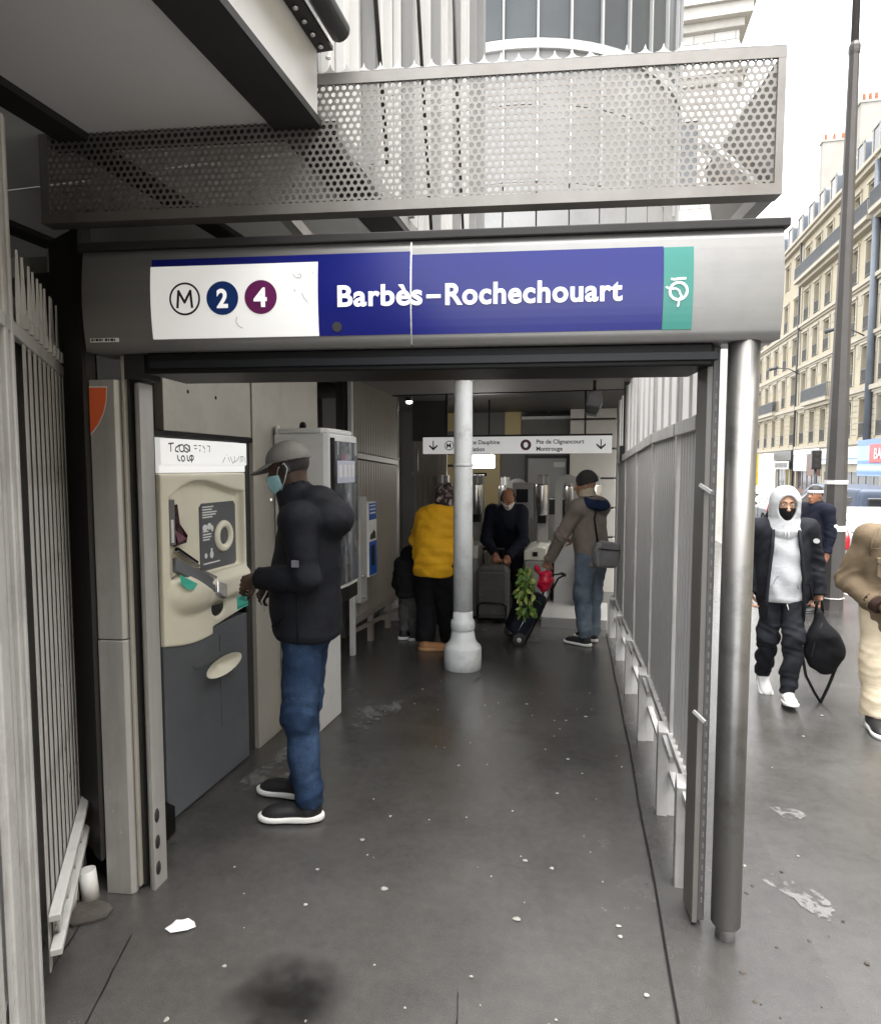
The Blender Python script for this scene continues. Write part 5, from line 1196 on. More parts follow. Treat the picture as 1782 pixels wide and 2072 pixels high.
s4 = shop('shop with big pale blue sign box and red panel at the right edge', 36.,45.4, M_sgrey, M_slblue, awn=1.3, bz=(1.15,3.35))
for z0,z1,m_ in ((3.0,3.36,M_sblue),(1.9,2.1,M_sblue),(1.25,1.45,M_sblue),(1.55,1.75,M_swhite)): part('sign_stripe', m_, s4, lambda b: b.box(FX-1.64,FX-1.622,36.1,45.28,z0,z1))
rp = part('red_panel', M_sred, s4, lambda b: b.box(FX-1.72,FX-1.645,36.5,43.3,1.95,3.05), bevel=.02)
me = text_mesh('BA',.85,offset=.02,extrude=.01); link('lettering', me, M_swhite, rp, Vector((FX-1.735,42.6,2.2))-Vector((FX-.1,40.7,-.64)), (math.pi/2,0,-math.pi/2))
yb = thing('yellow_banner','tall yellow shop banner at the far end of the shops','banner', (FX-1.2,70.5,-.6)); part('cloth', M_syel, yb, lambda b: b.box(FX-1.9,FX-1.2,71.8,71.86,-.2,3.0)); part('stripe', M_sred, yb, lambda b: b.box(FX-1.95,FX-1.85,71.7,71.79,-.2,3.3)); part('pole', M_iron, yb, lambda b: b.box(FX-1.2,FX-.1,71.8,71.86,2.8,2.9))
# traffic light
tl = thing('traffic_light','black traffic light standing before the white shop board','traffic light', (9.7,32.,-.64))
part('pole', M_iron, tl, lambda b: b.tube([(9.7,32,-.64),(9.7,32,1.6)],.06,8)); part('signal_head', M_sblack, tl, lambda b: b.box(9.5,9.9,31.85,32.1,1.6,2.45), bevel=.04)
for z in (2.27,2.02,1.77): part('lens', M_grime, tl, lambda b: b.disc((9.7,31.848,z),.09,'y',12,.01))
for i,(y,z,lb) in enumerate(((63.3,9.9,'black bracket lantern on the facade beside the left drain pipe'),(49.,10.4,'black bracket lantern on the facade right of the lamp post'))):
    wl_ = thing('wall_lantern', lb, 'lantern', (FX-.1,y,z), 0, 'bracket lanterns on the facades')
    part('arm', M_iron, wl_, lambda b: b.tube([(FX-.1,y,z),(FX-.9,y+.3,z+.55),(FX-1.8,y+.7,z+.7)],.05,6)); part('lamp_head', M_iron, wl_, lambda b: b.tube([(FX-1.7,y+.6,z+.72),(FX-2.3,y+1.0,z+.62)],[.10,.16],8))
# ------------------------------------------------------------------ street lamp post
lpz = zg(9.62)
lpo = thing('street_lamp_post','tall dark octagonal lamp post with white tape bands on the pavement','lamp post', (3.17,9.62,lpz))
M_post = mat('lamp_post_paint',(.085,.078,.074),.45,.2,.12,3,.05,30,dirt=.2)
part('shaft', M_post, lpo, lambda b: b.lathe([(.150,lpz),(.147,lpz+.05),(.136,1.2),(.105,3.0),(.080,4.6),(.060,7.0)],(3.17,9.62),8,False))
part('collar', M_post, lpo, lambda b: b.lathe([(.064,6.98),(.070,7.02),(.070,7.08),(.052,7.13)],(3.17,9.62),8,False))
part('upper_shaft', M_post, lpo, lambda b: b.lathe([(.047,7.12),(.036,12.)],(3.17,9.62),10))
M_tape = mat('white_tape',(.72,.72,.70),.6,0,.1,20,.3,60)
for z,hh in ((1.47,.055),(.84,.075),(-.07,.012)):
    rr = .150-.014*(z-lpz)/1.4+.004; part('tape_band', M_tape, lpo, lambda b: b.lathe([(rr*.9,z),(rr+.006,z+.002),(rr+.004,z+hh),(rr*.9,z+hh)],(3.17,9.62),8,False))
# ------------------------------------------------------------------ vehicles (heading away along the street)
def lin(a, pts): return np.interp(a, [p[0] for p in pts], [p[1] for p in pts]).astype(np.float32)
M_tyre = mat('tyre',(.02,.02,.02),.8); M_rim = mat('wheel_rim',(.4,.4,.4),.35,.8); M_cglass = mat('car_glass',(.02,.022,.025),.06,0,.1,2,spec=.7,coat=.3); M_tail = mat('tail_light_red',(.45,.01,.02),.2,0,.1,5,coat=.5)
def car(name, label, cat, loc, paint, top, wid, L, side_win, rear_win, tail, wheels, ph=.03, belt=.9):
    t = thing(name, label, cat, loc)
    def body(P):
        x,y,z = np.abs(P[:,0]),P[:,1],P[:,2]
        d = smax(x-lin(z,wid), z-lin(y,top), .10); d = smax(d, np.maximum(-y-.0+.05*np.clip(.5-z,0,1), y-L), .12); d = smax(d, .20-z, .06)
        for yw in wheels: d = smax(d, -np.maximum(np.sqrt((y-yw)**2+(z-.30)**2)-.345, .55-x), .02)
        return d
    lo, hi = (-1.1,-.15,.05),(1.1,L+.15,max(p[1] for p in top)+.12)
    b_ = solid('body', paint, t, body, lo, hi, ph)
    def glass(reg):
        def f(P): return np.maximum(body(P)-.012, reg(np.abs(P[:,0]),P[:,1],P[:,2]))
        return f
    for nm,(a,c,zz,m_) in side_win:
        for q in (-1,1): solid('side_window', M_cglass, t, glass(lambda x,y,z: np.maximum(np.maximum(np.maximum(a-y,y-c),np.maximum(zz-z, z-lin(y,top)+m_)), .3-x)), (-1.1 if q<0 else .2,a-.1,zz-.1), (-.2 if q<0 else 1.1,c+.1,hi[2]), ph*.8)
    (zr0,zr1,xr,yr) = rear_win
    solid('rear_window', M_cglass, t, glass(lambda x,y,z: np.maximum(np.maximum(zr0-z,z-zr1),np.maximum(x-xr,y-yr))), (-1.1,-.15,zr0-.1),(1.1,yr+.1,zr1+.12), ph*.7)
    (xa,za,zb,yb_) = tail
    for s in (-1,1):
        solid('tail_light', M_tail, t, lambda P: np.maximum(body(P)-.02, np.maximum(np.maximum(xa-s*P[:,0], P[:,1]-yb_),np.maximum(za-P[:,2],P[:,2]-zb))), (-1.1 if s<0 else .3,-.15,za-.1),(-.3 if s<0 else 1.1,yb_+.1,zb+.1), ph*.6)
        for yw in wheels:
            w = part('wheel', M_tyre, t, lambda b: b.grid([[(s*(.72+dx), yw+r*math.cos(q), .30+r*math.sin(q)) for q in np.linspace(0,2*math.pi,24,endpoint=False)] for dx,r in ((-.10,.2),(-.10,.29),(-.07,.305),(.05,.305),(.08,.29),(.08,.19))],True,False,True), world=False)
            part('rim', M_rim, w, lambda b: b.grid([[(s*(.72+dx), yw+r*math.cos(q), .30+r*math.sin(q)) for q in np.linspace(0,2*math.pi,24,endpoint=False)] for dx,r in ((.078,.19),(.06,.17),(.065,.05),(.07,.0))],True,False,True), world=False)
    part('bumper', mat('bumper_dark',(.05,.05,.05),.6), t, lambda b: b.box(-.76,.76,-.07,.02,.30,.46), world=False, bevel=.04)
    part('number_plate', M_white, t, lambda b: b.box(-.26,.26,-.085,-.071,.52,.63), world=False)
    for s in (-1,1): part('door_mirror', paint, t, lambda b: b.box(s*.86-.07,s*.86+.07,L*.60,L*.60+.1,.92,1.05), world=False, bevel=.03)
    part('door_line', M_dark, t, lambda b: b.box(-.8305,-.818,L*.40,L*.403,.45,.88), world=False)
    return t
M_carw = mat('white_car_paint',(.33,.33,.33),.3,0,.02,1,coat=.15); M_vanb = mat('blue_grey_van_paint',(.07,.09,.13),.4,0,.05,1,coat=.05,spec=.3)
car('parked_car','white hatchback car behind the lamp post, rear towards us','car',(5.22,13.2,zg(14.5)-.125), M_carw,
    [(0,.98),(.12,1.08),(.5,1.36),(.95,1.43),(1.7,1.43),(2.35,1.28),(2.85,1.0),(3.4,.92),(3.8,.70)], [(0,.72),(.25,.76),(.5,.82),(.85,.825),(.98,.79),(1.43,.60)], 3.8,
    [('a',(.62,1.42,.98,.10)),('b',(1.50,2.5,.95,.11))], (1.02,1.30,.56,.6), (.60,.72,1.08,.22), (.72,3.12), .026)
car('parked_van','blue grey van with long dark side windows beyond the white car','van',(7.05,17.4,zg(19.)-.125), M_vanb,
    [(0,1.86),(.1,1.9),(3.6,1.93),(4.1,1.75),(4.5,1.15),(5.0,1.0),(5.2,.8)], [(0,.80),(.3,.9),(.6,.94),(1.0,.945),(1.9,.80)], 5.2,
    [('a',(.35,1.75,1.10,.22)),('b',(1.85,3.0,1.10,.22)),('c',(3.1,4.15,1.08,.22))], (1.1,1.68,.62,.25), (.74,.80,1.35,.15), (.95,4.2), .035)
car('parked_car','dark car beyond the van at the far left of the road','car',(7.4,27.,zg(27.)-.125), mat('dark_car_paint',(.03,.035,.045),.25,.2,.02,1,coat=.5),
    [(0,.98),(.12,1.08),(.5,1.36),(.95,1.43),(1.7,1.43),(2.35,1.28),(2.85,1.0),(3.4,.92),(3.8,.70)], [(0,.72),(.25,.76),(.5,.82),(.85,.825),(.98,.79),(1.43,.60)], 3.8,
    [('a',(.62,1.42,.98,.10)),('b',(1.50,2.5,.95,.11))], (1.02,1.30,.56,.6), (.60,.72,1.08,.22), (.72,3.12), .05)
# ------------------------------------------------------------------ litter
def scrap(name, label, cat, pts, z, m, hh=.012):
    def f(b):
        c = np.mean(np.array(pts),0); n = len(pts)
        top = [(p[0]*.55+c[0]*.45, p[1]*.55+c[1]*.45, z+hh*random.uniform(.4,1.3)) for p in pts]
        b.add([(p[0],p[1],z+random.uniform(.001,.004)) for p in pts]+top+[(c[0],c[1],z+hh*.8)], [(i,(i+1)%n,n+(i+1)%n,n+i) for i in range(n)]+[(n+i,n+(i+1)%n,2*n) for i in range(n)])
    return tag(part(name, m, None, f), label, cat)
M_paper = mat('paper',(.72,.72,.71),.7,0,.06,30,.3,80)
scrap('paper_scrap','crumpled white paper scrap on the paving near the left pillar','paper',[(-1.505,1.955),(-1.47,1.94),(-1.42,1.965),(-1.40,1.99),(-1.42,2.01),(-1.465,2.012),(-1.495,1.985)],.004,M_paper,.03)
def smear_mat():
    m = bpy.data.materials.new('paper_residue'); m.use_nodes = True; n = m.node_tree.nodes; l = m.node_tree.links; b = n['Principled BSDF']
    b.inputs['Base Color'].default_value = (.25,.25,.243,1); b.inputs['Roughness'].default_value = .8
    tc = n.new('ShaderNodeTexCoord'); nz = n.new('ShaderNodeTexNoise'); nz.inputs['Scale'].default_value = 30; nz.inputs['Detail'].default_value = 6; l.new(tc.outputs['Object'],nz.inputs['Vector'])
    at = n.new('ShaderNodeTexNoise'); at.inputs['Scale'].default_value = 7; l.new(tc.outputs['Object'],at.inputs['Vector'])
    ad = n.new('ShaderNodeMath'); ad.operation = 'ADD'; l.new(nz.outputs['Fac'],ad.inputs[0]); l.new(at.outputs['Fac'],ad.inputs[1])
    r = n.new('ShaderNodeMapRange'); r.inputs[1].default_value = .98; r.inputs[2].default_value = 1.12; r.inputs[4].default_value = .45; l.new(ad.outputs[0],r.inputs[0]); l.new(r.outputs[0],b.inputs['Alpha']); return m
M_stuck = smear_mat()
def smear(label, cx, cy, rx, ry, ang):
    def f(b):
        n = 26; vs = [(cx,cy,.0045)]
        for k in range(n):
            t = 2*math.pi*k/n; q = 1+.25*math.sin(3*t+cx*9)+random.uniform(-.16,.16); u,v = rx*q*math.cos(t), ry*q*math.sin(t)
            vs.append((cx+u*math.cos(ang)-v*math.sin(ang), cy+u*math.sin(ang)+v*math.cos(ang), .0045))
        b.add(vs, [(0,1+k,1+(k+1)%n) for k in range(n)])
    return tag(part('paper_smear', M_stuck, None, f), label, 'paper')
smear('torn white paper stuck to the pavement right of the steel post', .95,3.37,.06,.10,.5)
smear('larger flattened white paper smear on the pavement nearest the steel post', .83,2.72,.085,.14,.6)
def stain_mat():
    m = bpy.data.materials.new('oily_stain'); m.use_nodes = True; n = m.node_tree.nodes; l = m.node_tree.links; b = n['Principled BSDF']
    b.inputs['Base Color'].default_value = (.012,.011,.010,1); b.inputs['Roughness'].default_value = .25
    tc = n.new('ShaderNodeTexCoord'); nz = n.new('ShaderNodeTexNoise'); nz.inputs['Scale'].default_value = 5; nz.inputs['Detail'].default_value = 7; l.new(tc.outputs['Generated'],nz.inputs['Vector'])
    mp = n.new('ShaderNodeMapping'); mp.inputs['Location'].default_value = (-1,-1,0); mp.inputs['Scale'].default_value = (2,2,0); l.new(tc.outputs['Generated'],mp.inputs['Vector'])
    gr_ = n.new('ShaderNodeTexGradient'); gr_.gradient_type = 'SPHERICAL'; l.new(mp.outputs[0],gr_.inputs['Vector'])
    mu = n.new('ShaderNodeMath'); mu.operation = 'MULTIPLY'; l.new(nz.outputs['Fac'],mu.inputs[0]); l.new(gr_.outputs['Fac'],mu.inputs[1])
    r = n.new('ShaderNodeMapRange'); r.inputs[1].default_value = .05; r.inputs[2].default_value = .45; r.inputs[4].default_value = .8; l.new(mu.outputs[0],r.inputs[0]); l.new(r.outputs[0],b.inputs['Alpha']); return m
M_stain = stain_mat()
for cx,cy,rx,ry,lb in ((-.93,1.78,.24,.22,'dark oily stain on the paving at the bottom left of centre'),):
    tag(part('floor_stain', M_stain, None, lambda b: b.grid([[(cx+rx*u, cy+ry*v, zg(cy+ry*v)+.0055+.0012*(cy>4)) for u in (-1,1)] for v in np.linspace(-1,1,9)], smooth=False)), lb, 'stain')
smear('pale dried smear on the paving beside the foot of the ticket machine', -1.72,3.15,.12,.32,.1)
smear('pale scuffed patch on the floor beside the base of the vending machine', -1.45,4.1,.14,.28,-.1)
def blobs(b, n, xr, yr, r0, r1, hh):
    for k in range(n):
        x = random.uniform(*xr); y = yr[0]+(yr[1]-yr[0])*random.random()**1.3; r = random.uniform(r0,r1)*random.choice((.5,.7,1)); a = random.uniform(.6,1.5); ph = random.random()*6
        ring_ = [(x+r*(1+.12*math.sin(3*t+ph))*math.cos(t)*a, y+r*(1+.12*math.sin(3*t+ph))*math.sin(t)) for t in np.linspace(0,2*math.pi,9,endpoint=False)]
        b.add([(p[0],p[1],zg(p[1])+.0045) for p in ring_]+[(x+(p[0]-x)*.6,y+(p[1]-y)*.6,zg(p[1])+.0045+hh) for p in ring_],[(i,(i+1)%9,9+(i+1)%9,9+i) for i in range(9)]+[tuple(range(9,18))])
tag(part('chewing_gum', mat('old_gum',(.27,.26,.235),.7,0,.2,30), None, lambda b: (blobs(b,80,(-1.5,.2),(1.55,5.),.004,.012,.002), blobs(b,14,(.6,2.2),(1.6,5.),.005,.013,.002))), 'flattened pale chewing gum spots scattered over the paving','chewing gum', kind='stuff')
tag(part('grit', mat('grit_dark',(.05,.04,.032),.9), None, lambda b: blobs(b,26,(.40,1.0),(2.05,2.9),.004,.010,.003)), 'dark crumbs of dirt and leaf around the steel post','dirt', kind='stuff')
# ------------------------------------------------------------------ people
def fabric(name, col, rough=.85, var=.15, vs=8, bump=.35, bs=220, **k): return mat(name, col, rough, 0, var, vs, bump, bs, spec=.15, wr=.12, wrs=6., **k)
def joints(H, **o):
    J = dict(pelvis=(0,0,.535*H), waist=(0,.0,.615*H), chest=(0,.005,.725*H), neck=(0,.0,.845*H), head=(0,.02,.925*H))
    for s,q in (('L',-1),('R',1)):
        J['sh'+s]=(q*.105*H,-.005,.805*H); J['el'+s]=(q*.135*H,-.02,.63*H); J['wr'+s]=(q*.14*H,.04,.48*H)
        J['hip'+s]=(q*.052*H,0,.52*H); J['kn'+s]=(q*.058*H,.02,.285*H); J['an'+s]=(q*.06*H,-.01,.085)
    J.update(o); return {k:_np(v) for k,v in J.items()}
def capsule_set(P, J, segs, k):
    d = None
    for a,b,r1,r2 in segs:
        e = sd_cap(P, J[a] if isinstance(a,str) else a, J[b] if isinstance(b,str) else b, r1, r2); d = e if d is None else smin(d,e,k)
    return d
def bnds(J, names, m):
    A = np.array([J[n] for n in names]); return A.min(0)-m, A.max(0)+m
def crease(P, c, axis, amp, sig, seed=0.):
    """bunched folds round a joint, across the limb axis"""
    ax = _np(axis); ax = ax/np.linalg.norm(ax); q = P-_np(c); t = q@ax; w = np.exp(-(q*q).sum(1)/(sig*sig))
    u = t*95+2.2*np.sin(q[:,0]*21+seed)+2.0*np.sin(q[:,1]*19+2*seed)+1.2*np.sin(q[:,2]*33)
    return amp*w*(2*np.abs(np.sin(u*.5))-1.1)
LEGS = ['hipL','knL','anL','hipR','knR','anR','pelvis']; UPP = ['shL','elL','wrL','shR','elR','wrR','neck','pelvis','waist']
def clothed(F, skin, headM, hands=(), neckr=.058, fat=1., face=True):
    """continuous body under the clothes, with detailed head and hands; returns head frame"""
    J = F.J
    def body(P):
        d = capsule_set(P,J,[('pelvis','waist',.115,.105),('waist','chest',.105,.12),('chest','neck',.10,.05),('neck','head',neckr,neckr*.95),('shL','shR',.05,.05),('hipL','hipR',.085,.085)],.06)
        for s in 'LR':
            d = smin(d, capsule_set(P,J,[('sh'+s,'el'+s,.044,.036),('el'+s,'wr'+s,.036,.026)],.03), .04)
            d = smin(d, capsule_set(P,J,[('hip'+s,'kn'+s,.075,.050),('kn'+s,'an'+s,.050,.035)],.03), .04)
        return d
    lo,hi = bnds(J,list(J.keys()),.16); parts_ = [surface(body,lo,hi,.016)]
    hf, L = head_fn(J['head'], headM, fat, face=face)
    def hn(P): return smin(hf(P), sd_cap(P, J['neck'], J['head']-_np(headM)@_np((0,.02,.05)), neckr, neckr*.95), .03)
    c = J['head']; parts_.append(surface(hn, np.minimum(c-.17,J['neck']-.06), np.maximum(c+.17,J['neck']+.06), .0052))
    for (w,e,fw,pl,sd,cu,sc) in hands: parts_.append(hand_mesh(J,w,e,fw,pl,sd,cu,sc))
    V,Q = join_np(parts_); link('body', mesh_np('body',V,Q), skin, F.root); return L
def top(F, m, name='jacket', torso=(.175,.125), hem=.84, arm=(.076,.062,.050), sh=.088, amp=.0055, cuff=.0, seed=1., h=None, quilt=0., back=0., belly=0., extra=None, cutarm=None, open_front=None, hemslope=0., label=None, f=1.):
    J = F.J; h = h or F.h
    wL = {s:(J['wr'+s]-J['el'+s])/np.linalg.norm(J['wr'+s]-J['el'+s]) for s in 'LR'}
    ch,wa,pe = J['chest'],J['waist'],J['pelvis']
    up = (J['neck']-pe)/np.linalg.norm(J['neck']-pe)
    shd = (J['shR']-J['shL'])/np.linalg.norm(J['shR']-J['shL']); fw = np.cross(up,shd); fw/=np.linalg.norm(fw); M = M3(shd,fw,up)
    def fn(P):
        d = sd_ell(P, ch, (torso[0],torso[1],.24), M)
        d = smin(d, sd_ell(P, wa+fw*belly, (torso[0]*.97,torso[1]*1.0+belly*.5,.24), M), .08)
        d = smin(d, sd_ell(P, pe+_np((0,0,-.02)), (torso[0]*1.0,torso[1]*1.04,.24)), .08)
        d = smin(d, sd_cap(P, J['shL'], J['shR'], sh, sh), .06)
        d = smin(d, sd_cap(P, J['neck']-up*.06, J['neck']+up*.0, .085,.075), .05)
        if extra: d = extra(P, d, M)
        if amp: d = d + folds(P, amp, f, seed)
        if quilt: d = d - quilt*np.abs(np.sin(P[:,2]*math.pi/.085))
        hz = hem + hemslope*P[:,1] + .006*np.sin(P[:,0]*23+seed)
        d = d - .006*np.exp(-((P[:,2]-hz-.03)/.022)**2)            # hem band
        d = smax(d, (hz-P[:,2]).astype(np.float32), .010)
        if open_front: d = open_front(P,d)
        for s in 'LR':
            if s == cutarm: continue
            a = smin(sd_cap(P,J['sh'+s],J['el'+s],arm[0]+.008,arm[1]), sd_cap(P,J['el'+s],J['wr'+s],arm[1],arm[2]), .03)
            if amp:
                a = a + folds(P, amp*.7, f*1.2, seed+2) + crease(P, J['el'+s], J['wr'+s]-J['sh'+s], amp*1.3, .11, seed) + crease(P, J['wr'+s]-wL[s]*.05, wL[s], amp*1.0, .06, seed+1)
            if quilt: a = a - quilt*.7*np.abs(np.sin((P@wL[s].astype(np.float32))*math.pi/.085))
            a = np.maximum(a, (P-(J['wr'+s]+wL[s]*cuff))@wL[s].astype(np.float32)); 
            d = smin(d, a, .028)
        return d
    lo,hi = bnds(J,UPP,.24); lo[2] = min(lo[2], hem-.1)
    return solid(name, m, F.root, fn, lo, hi, h, label)
def bottoms(F, m, r=(.098,.075,.060), seat=(.165,.135), amp=.006, seed=2., h=None, name='trousers', ank=.0, f=1., label=None):
    J = F.J; h = h or F.h
    def fn(P):
        d = sd_ell(P, J['pelvis']+_np((0,0,-.01)), (seat[0],seat[1],.17))
        for s in 'LR':
            a = smin(sd_cap(P,J['hip'+s],J['kn'+s],r[0],r[1]), sd_cap(P,J['kn'+s],J['an'+s]+_np((0,0,ank)),r[1],r[2]), .04)
            ax = (J['an'+s]-J['kn'+s])/np.linalg.norm(J['an'+s]-J['kn'+s])
            a = np.maximum(a, (P-(J['an'+s]+_np((0,0,ank))))@ax.astype(np.float32)-.005)
            d = smin(d, a, .03)
        w = np.clip((J['pelvis'][2]+.05-P[:,2])/.3,0.2,1)
        d = d+folds(P,amp,f,seed)*w
        for s in 'LR':
            ax = J['an'+s]-J['kn'+s]
            d = d+crease(P,J['kn'+s],ax,amp*.9,.12,seed)+crease(P,J['an'+s]+_np((0,0,.07)),ax,amp*1.3,.085,seed+1)+crease(P,J['hip'+s]+_np((0,.03,-.06)),_np((.4,.5,-.7)),amp*.7,.10,seed+2)
        return d
    lo,hi = bnds(J,LEGS,.22); return solid(name, m, F.root, fn, lo, hi, h, label)
S_dark = mat('skin_dark',(.055,.030,.020),.5,0,.10,12,.08,200); S_tan = mat('skin_tan',(.42,.23,.145),.5,0,.08,12,.08,200); S_light = mat('skin_light',(.50,.31,.22),.5,0,.08,12,.08,200); S_ruddy = mat('skin_ruddy',(.36,.16,.09),.5,0,.12,12,.08,200)
M_sole = mat('white_sole',(.72,.72,.70),.5,0,.04,10); M_shoeb = mat('black_shoe',(.014,.014,.016),.55,0,.2,20,.2,100); M_shoew = mat('white_shoe',(.66,.66,.65),.5,0,.05,12,.1,60); M_eye = mat('eye_white',(.7,.68,.65),.2); M_iris = mat('eye_dark',(.01,.008,.006),.1)
M_hair = mat('dark_hair',(.012,.010,.009),.6,0,.3,60,.5,150)
FB_black = fabric('black_softshell',(.011,.012,.016),.7,.2); FB_jean = fabric('blue_denim',(.020,.040,.085),.9,.4,5,.5,260,dirt=.55,ds=5,dirtcol=(.075,.115,.19)); FB_capg = fabric('grey_cotton_cap',(.20,.195,.18)); FB_mask = fabric('pale_blue_mask',(.36,.62,.68),.8,.06); FB_black2 = fabric('black_trouser_cloth',(.010,.010,.012),.85); FB_yel = fabric('mustard_puffer',(.80,.42,.02),.6,.10,6,.3,120); FB_navy = fabric('navy_coat',(.010,.012,.022),.8); FB_brown = fabric('taupe_jacket',(.20,.17,.148),.75,.12); FB_blueh = fabric('navy_hood',(.012,.025,.065)); FB_gjean = fabric('grey_blue_denim',(.125,.16,.20),.85,.3,6,.4,240); FB_beanie = fabric('charcoal_knit',(.055,.054,.054),.95,.2,30,.8,160); FB_hoodie = fabric('grey_marl_hoodie',(.42,.43,.44),.9,.08,14); FB_beige = fabric('khaki_brown_jacket',(.15,.112,.072),.75,.15); FB_cream = fabric('cream_trousers',(.60,.51,.37),.85,.12); FB_grey = fabric('grey_child_cloth',(.09,.09,.088),.85,.35,14); FB_char = fabric('charcoal_trousers',(.013,.014,.018),.8)
def eyes(F, L, M):
    for q in (-1,1):
        c = L(.031*q,.0785,.013)
        part('eye', M_eye, F.root, lambda b: b.grid([[tuple(c+_np(M)@_np((.0128*math.sin(a)*math.cos(t),.0128*math.cos(a),.0120*math.sin(a)*math.sin(t)))) for t in np.linspace(0,2*math.pi,13)] for a in np.linspace(0.01,1.5,6)]), world=False)
        part('iris', M_iris, F.root, lambda b: b.grid([[tuple(c+_np(M)@_np((.0134*math.sin(a)*math.cos(t),.0134*math.cos(a),.0126*math.sin(a)*math.sin(t)))) for t in np.linspace(0,2*math.pi,11)] for a in np.linspace(0.01,.48,3)]), world=False)
def mask_face(F, L, M, m, h=.0045, lowtop=0.):
    def f(P):
        hf,_ = head_fn(F.J['head'],M,face=False); d = hf(P)-.010
        d = smin(d, sd_ell(P, L(0,.095,-.045), (.024,.020,.040), M), .03)
        q = (P-F.J['head'])@_np(M); x,y,z = q[:,0],q[:,1],q[:,2]
        d = smax(d, -(y-.030), .006); d = smax(d, z+.004+.35*np.abs(x)*.6+lowtop, .006); return smax(d, -(z+.118), .006)
    c = F.J['head']; o = solid('face_mask', m, F.root, f, c-.16, c+.16, h)
    return o
def loops(F, L, m):
    for q in (-1,1): part('ear_loop', m, F.root, lambda b: b.tube([tuple(L(.066*q,.040,-.02)),tuple(L(.080*q,.018,.010)),tuple(L(.088*q,-.018,.024)),tuple(L(.090*q,-.028,-.005)),tuple(L(.080*q,.005,-.055)),tuple(L(.066*q,.034,-.085))],.0024,5), world=False)

# 1 -- man at the ticket machine: profile, facing left, looking down at his hands
H = 1.80
J = joints(H, pelvis=(0,-.005,.95), waist=(0,-.0,1.11), chest=(0,-.015,1.31), neck=(0,.025,1.535), head=(0,.085,1.690),
   shL=(-.185,-.02,1.455), shR=(.185,-.01,1.455), elL=(-.235,-.075,1.20), elR=(.24,-.04,1.20), wrL=(-.165,.175,1.185), wrR=(.12,.185,1.10),
   hipL=(-.075,0,.93), hipR=(.075,0,.93), knL=(-.10,.015,.51), knR=(.10,.05,.51), anL=(-.105,-.035,.095), anR=(.10,.075,.095))
F = Fig('person','man in grey cap and black hooded jacket standing at the ticket machine',(-1.345,2.86,0),97,J,h=.0085)
Mh = rot(0,-16,0)
L = clothed(F, S_dark, Mh, hands=[('wrL','elL',(.15,1,-.35),(.75,-.1,-.6),1,.75,1.),('wrR','elR',(-.1,1,-.5),(-.6,-.1,-.75),-1,.8,1.)])
def hood1(P,d,M):
    d = smin(d, sd_ell(P,(0,-.135,1.455),(.165,.095,.095),rot(0,22)), .03)          # hood lying on the back
    d = smin(d, sd_ell(P,(0,-.075,1.545),(.135,.085,.065),rot(0,15)), .03)
    col = np.maximum(sd_cap(P,(0,.02,1.47),(0,.055,1.575),.098,.088), -sd_cap(P,(0,.02,1.45),(0,.08,1.65),.072,.074))
    return smin(d,col,.02)
jk = top(F, FB_black, torso=(.192,.153), hem=.885, arm=(.072,.062,.052), sh=.088, amp=.0032, seed=1.3, extra=hood1, belly=.015, hemslope=.05)
part('sleeve_badge', fabric('grey_badge',(.16,.16,.18)), F.root, lambda b: b.box(-.3035,-.298,-.062,-.030,1.262,1.292), world=False)
part('front_zip', M_dark, F.root, lambda b: b.tube([(0,.132,1.48),(.0,.140,1.36),(.0,.156,1.18),(.0,.158,1.02),(0,.150,.92)],.005,6), world=False)
part('pocket_welt', M_dark, F.root, lambda b: b.obox((-.188,.045,1.02),(-.150,.120,.955),.010,.010), world=False)
part('side_seam', FB_black, F.root, lambda b: b.tube([(-.203,-.02,1.12),(-.204,-.02,1.0),(-.206,-.02,.90)],.004,6), world=False)
part('zip_pull', M_chrome, F.root, lambda b: b.obox((-.06,.150,1.545),(-.02,.168,1.540),.008,.012), world=False)
part('hem_cord', M_vm, F.root, lambda b: b.tube([(-.03,.19,1.10),(-.04,.215,1.05),(-.035,.20,1.0)],.004,6), world=False)
bottoms(F, FB_jean, r=(.100,.080,.068), seat=(.155,.125), amp=.0055, seed=4., ank=-.01)
for a,s in (('anL',(-.1,1)),('anR',(.12,1))): shoe(F, J[a], s, .30, M_shoeb, M_sole, label=None)
mask_face(F, L, Mh, FB_mask); loops(F, L, M_vm)
def capfn(P):
    q = (P-F.J['head'])@_np(Mh); x,y,z = q[:,0],q[:,1],q[:,2]
    d = sd_ell(q, (0,-.012,.040), (.092,.110,.096)); d = smax(d, -(z-.034-.10*y), .006); 
    d = np.maximum(d, -sd_ell(q,(0,-.012,.036),(.085,.103,.089)))
    br = np.maximum(np.sqrt((x/.088)**2+((y-.075)/.115)**2)-1, 0)*.08+ np.abs(z-.046+.0*y+.22*(y-.08)+.9*x*x*4)-.0045
    br = np.maximum(np.maximum((np.sqrt((x/.085)**2+((y-.070)/.118)**2)-1)*.06, np.abs(z-.050+.26*(y-.08)+3.2*x*x)-.0045), .045-y)
    return np.minimum(d, br)
c = J['head']; solid('cap', FB_capg, F.root, capfn, c-.20, c+.22, .0048)
part('cap_button', FB_capg, F.root, lambda b: b.lathe([(.008,0),(.009,.004),(.003,.008)],(0,0),10).__class__ and b, world=False) if False else None
solid('hair', M_hair, F.root, lambda P: smax(smax(head_fn(c,Mh,face=False)[0](P)-.003, ((P-c)@_np(Mh))[:,1]-.012, .01), -(((P-c)@_np(Mh))[:,2]+.030), .008), c-.15, c+.15, .006)

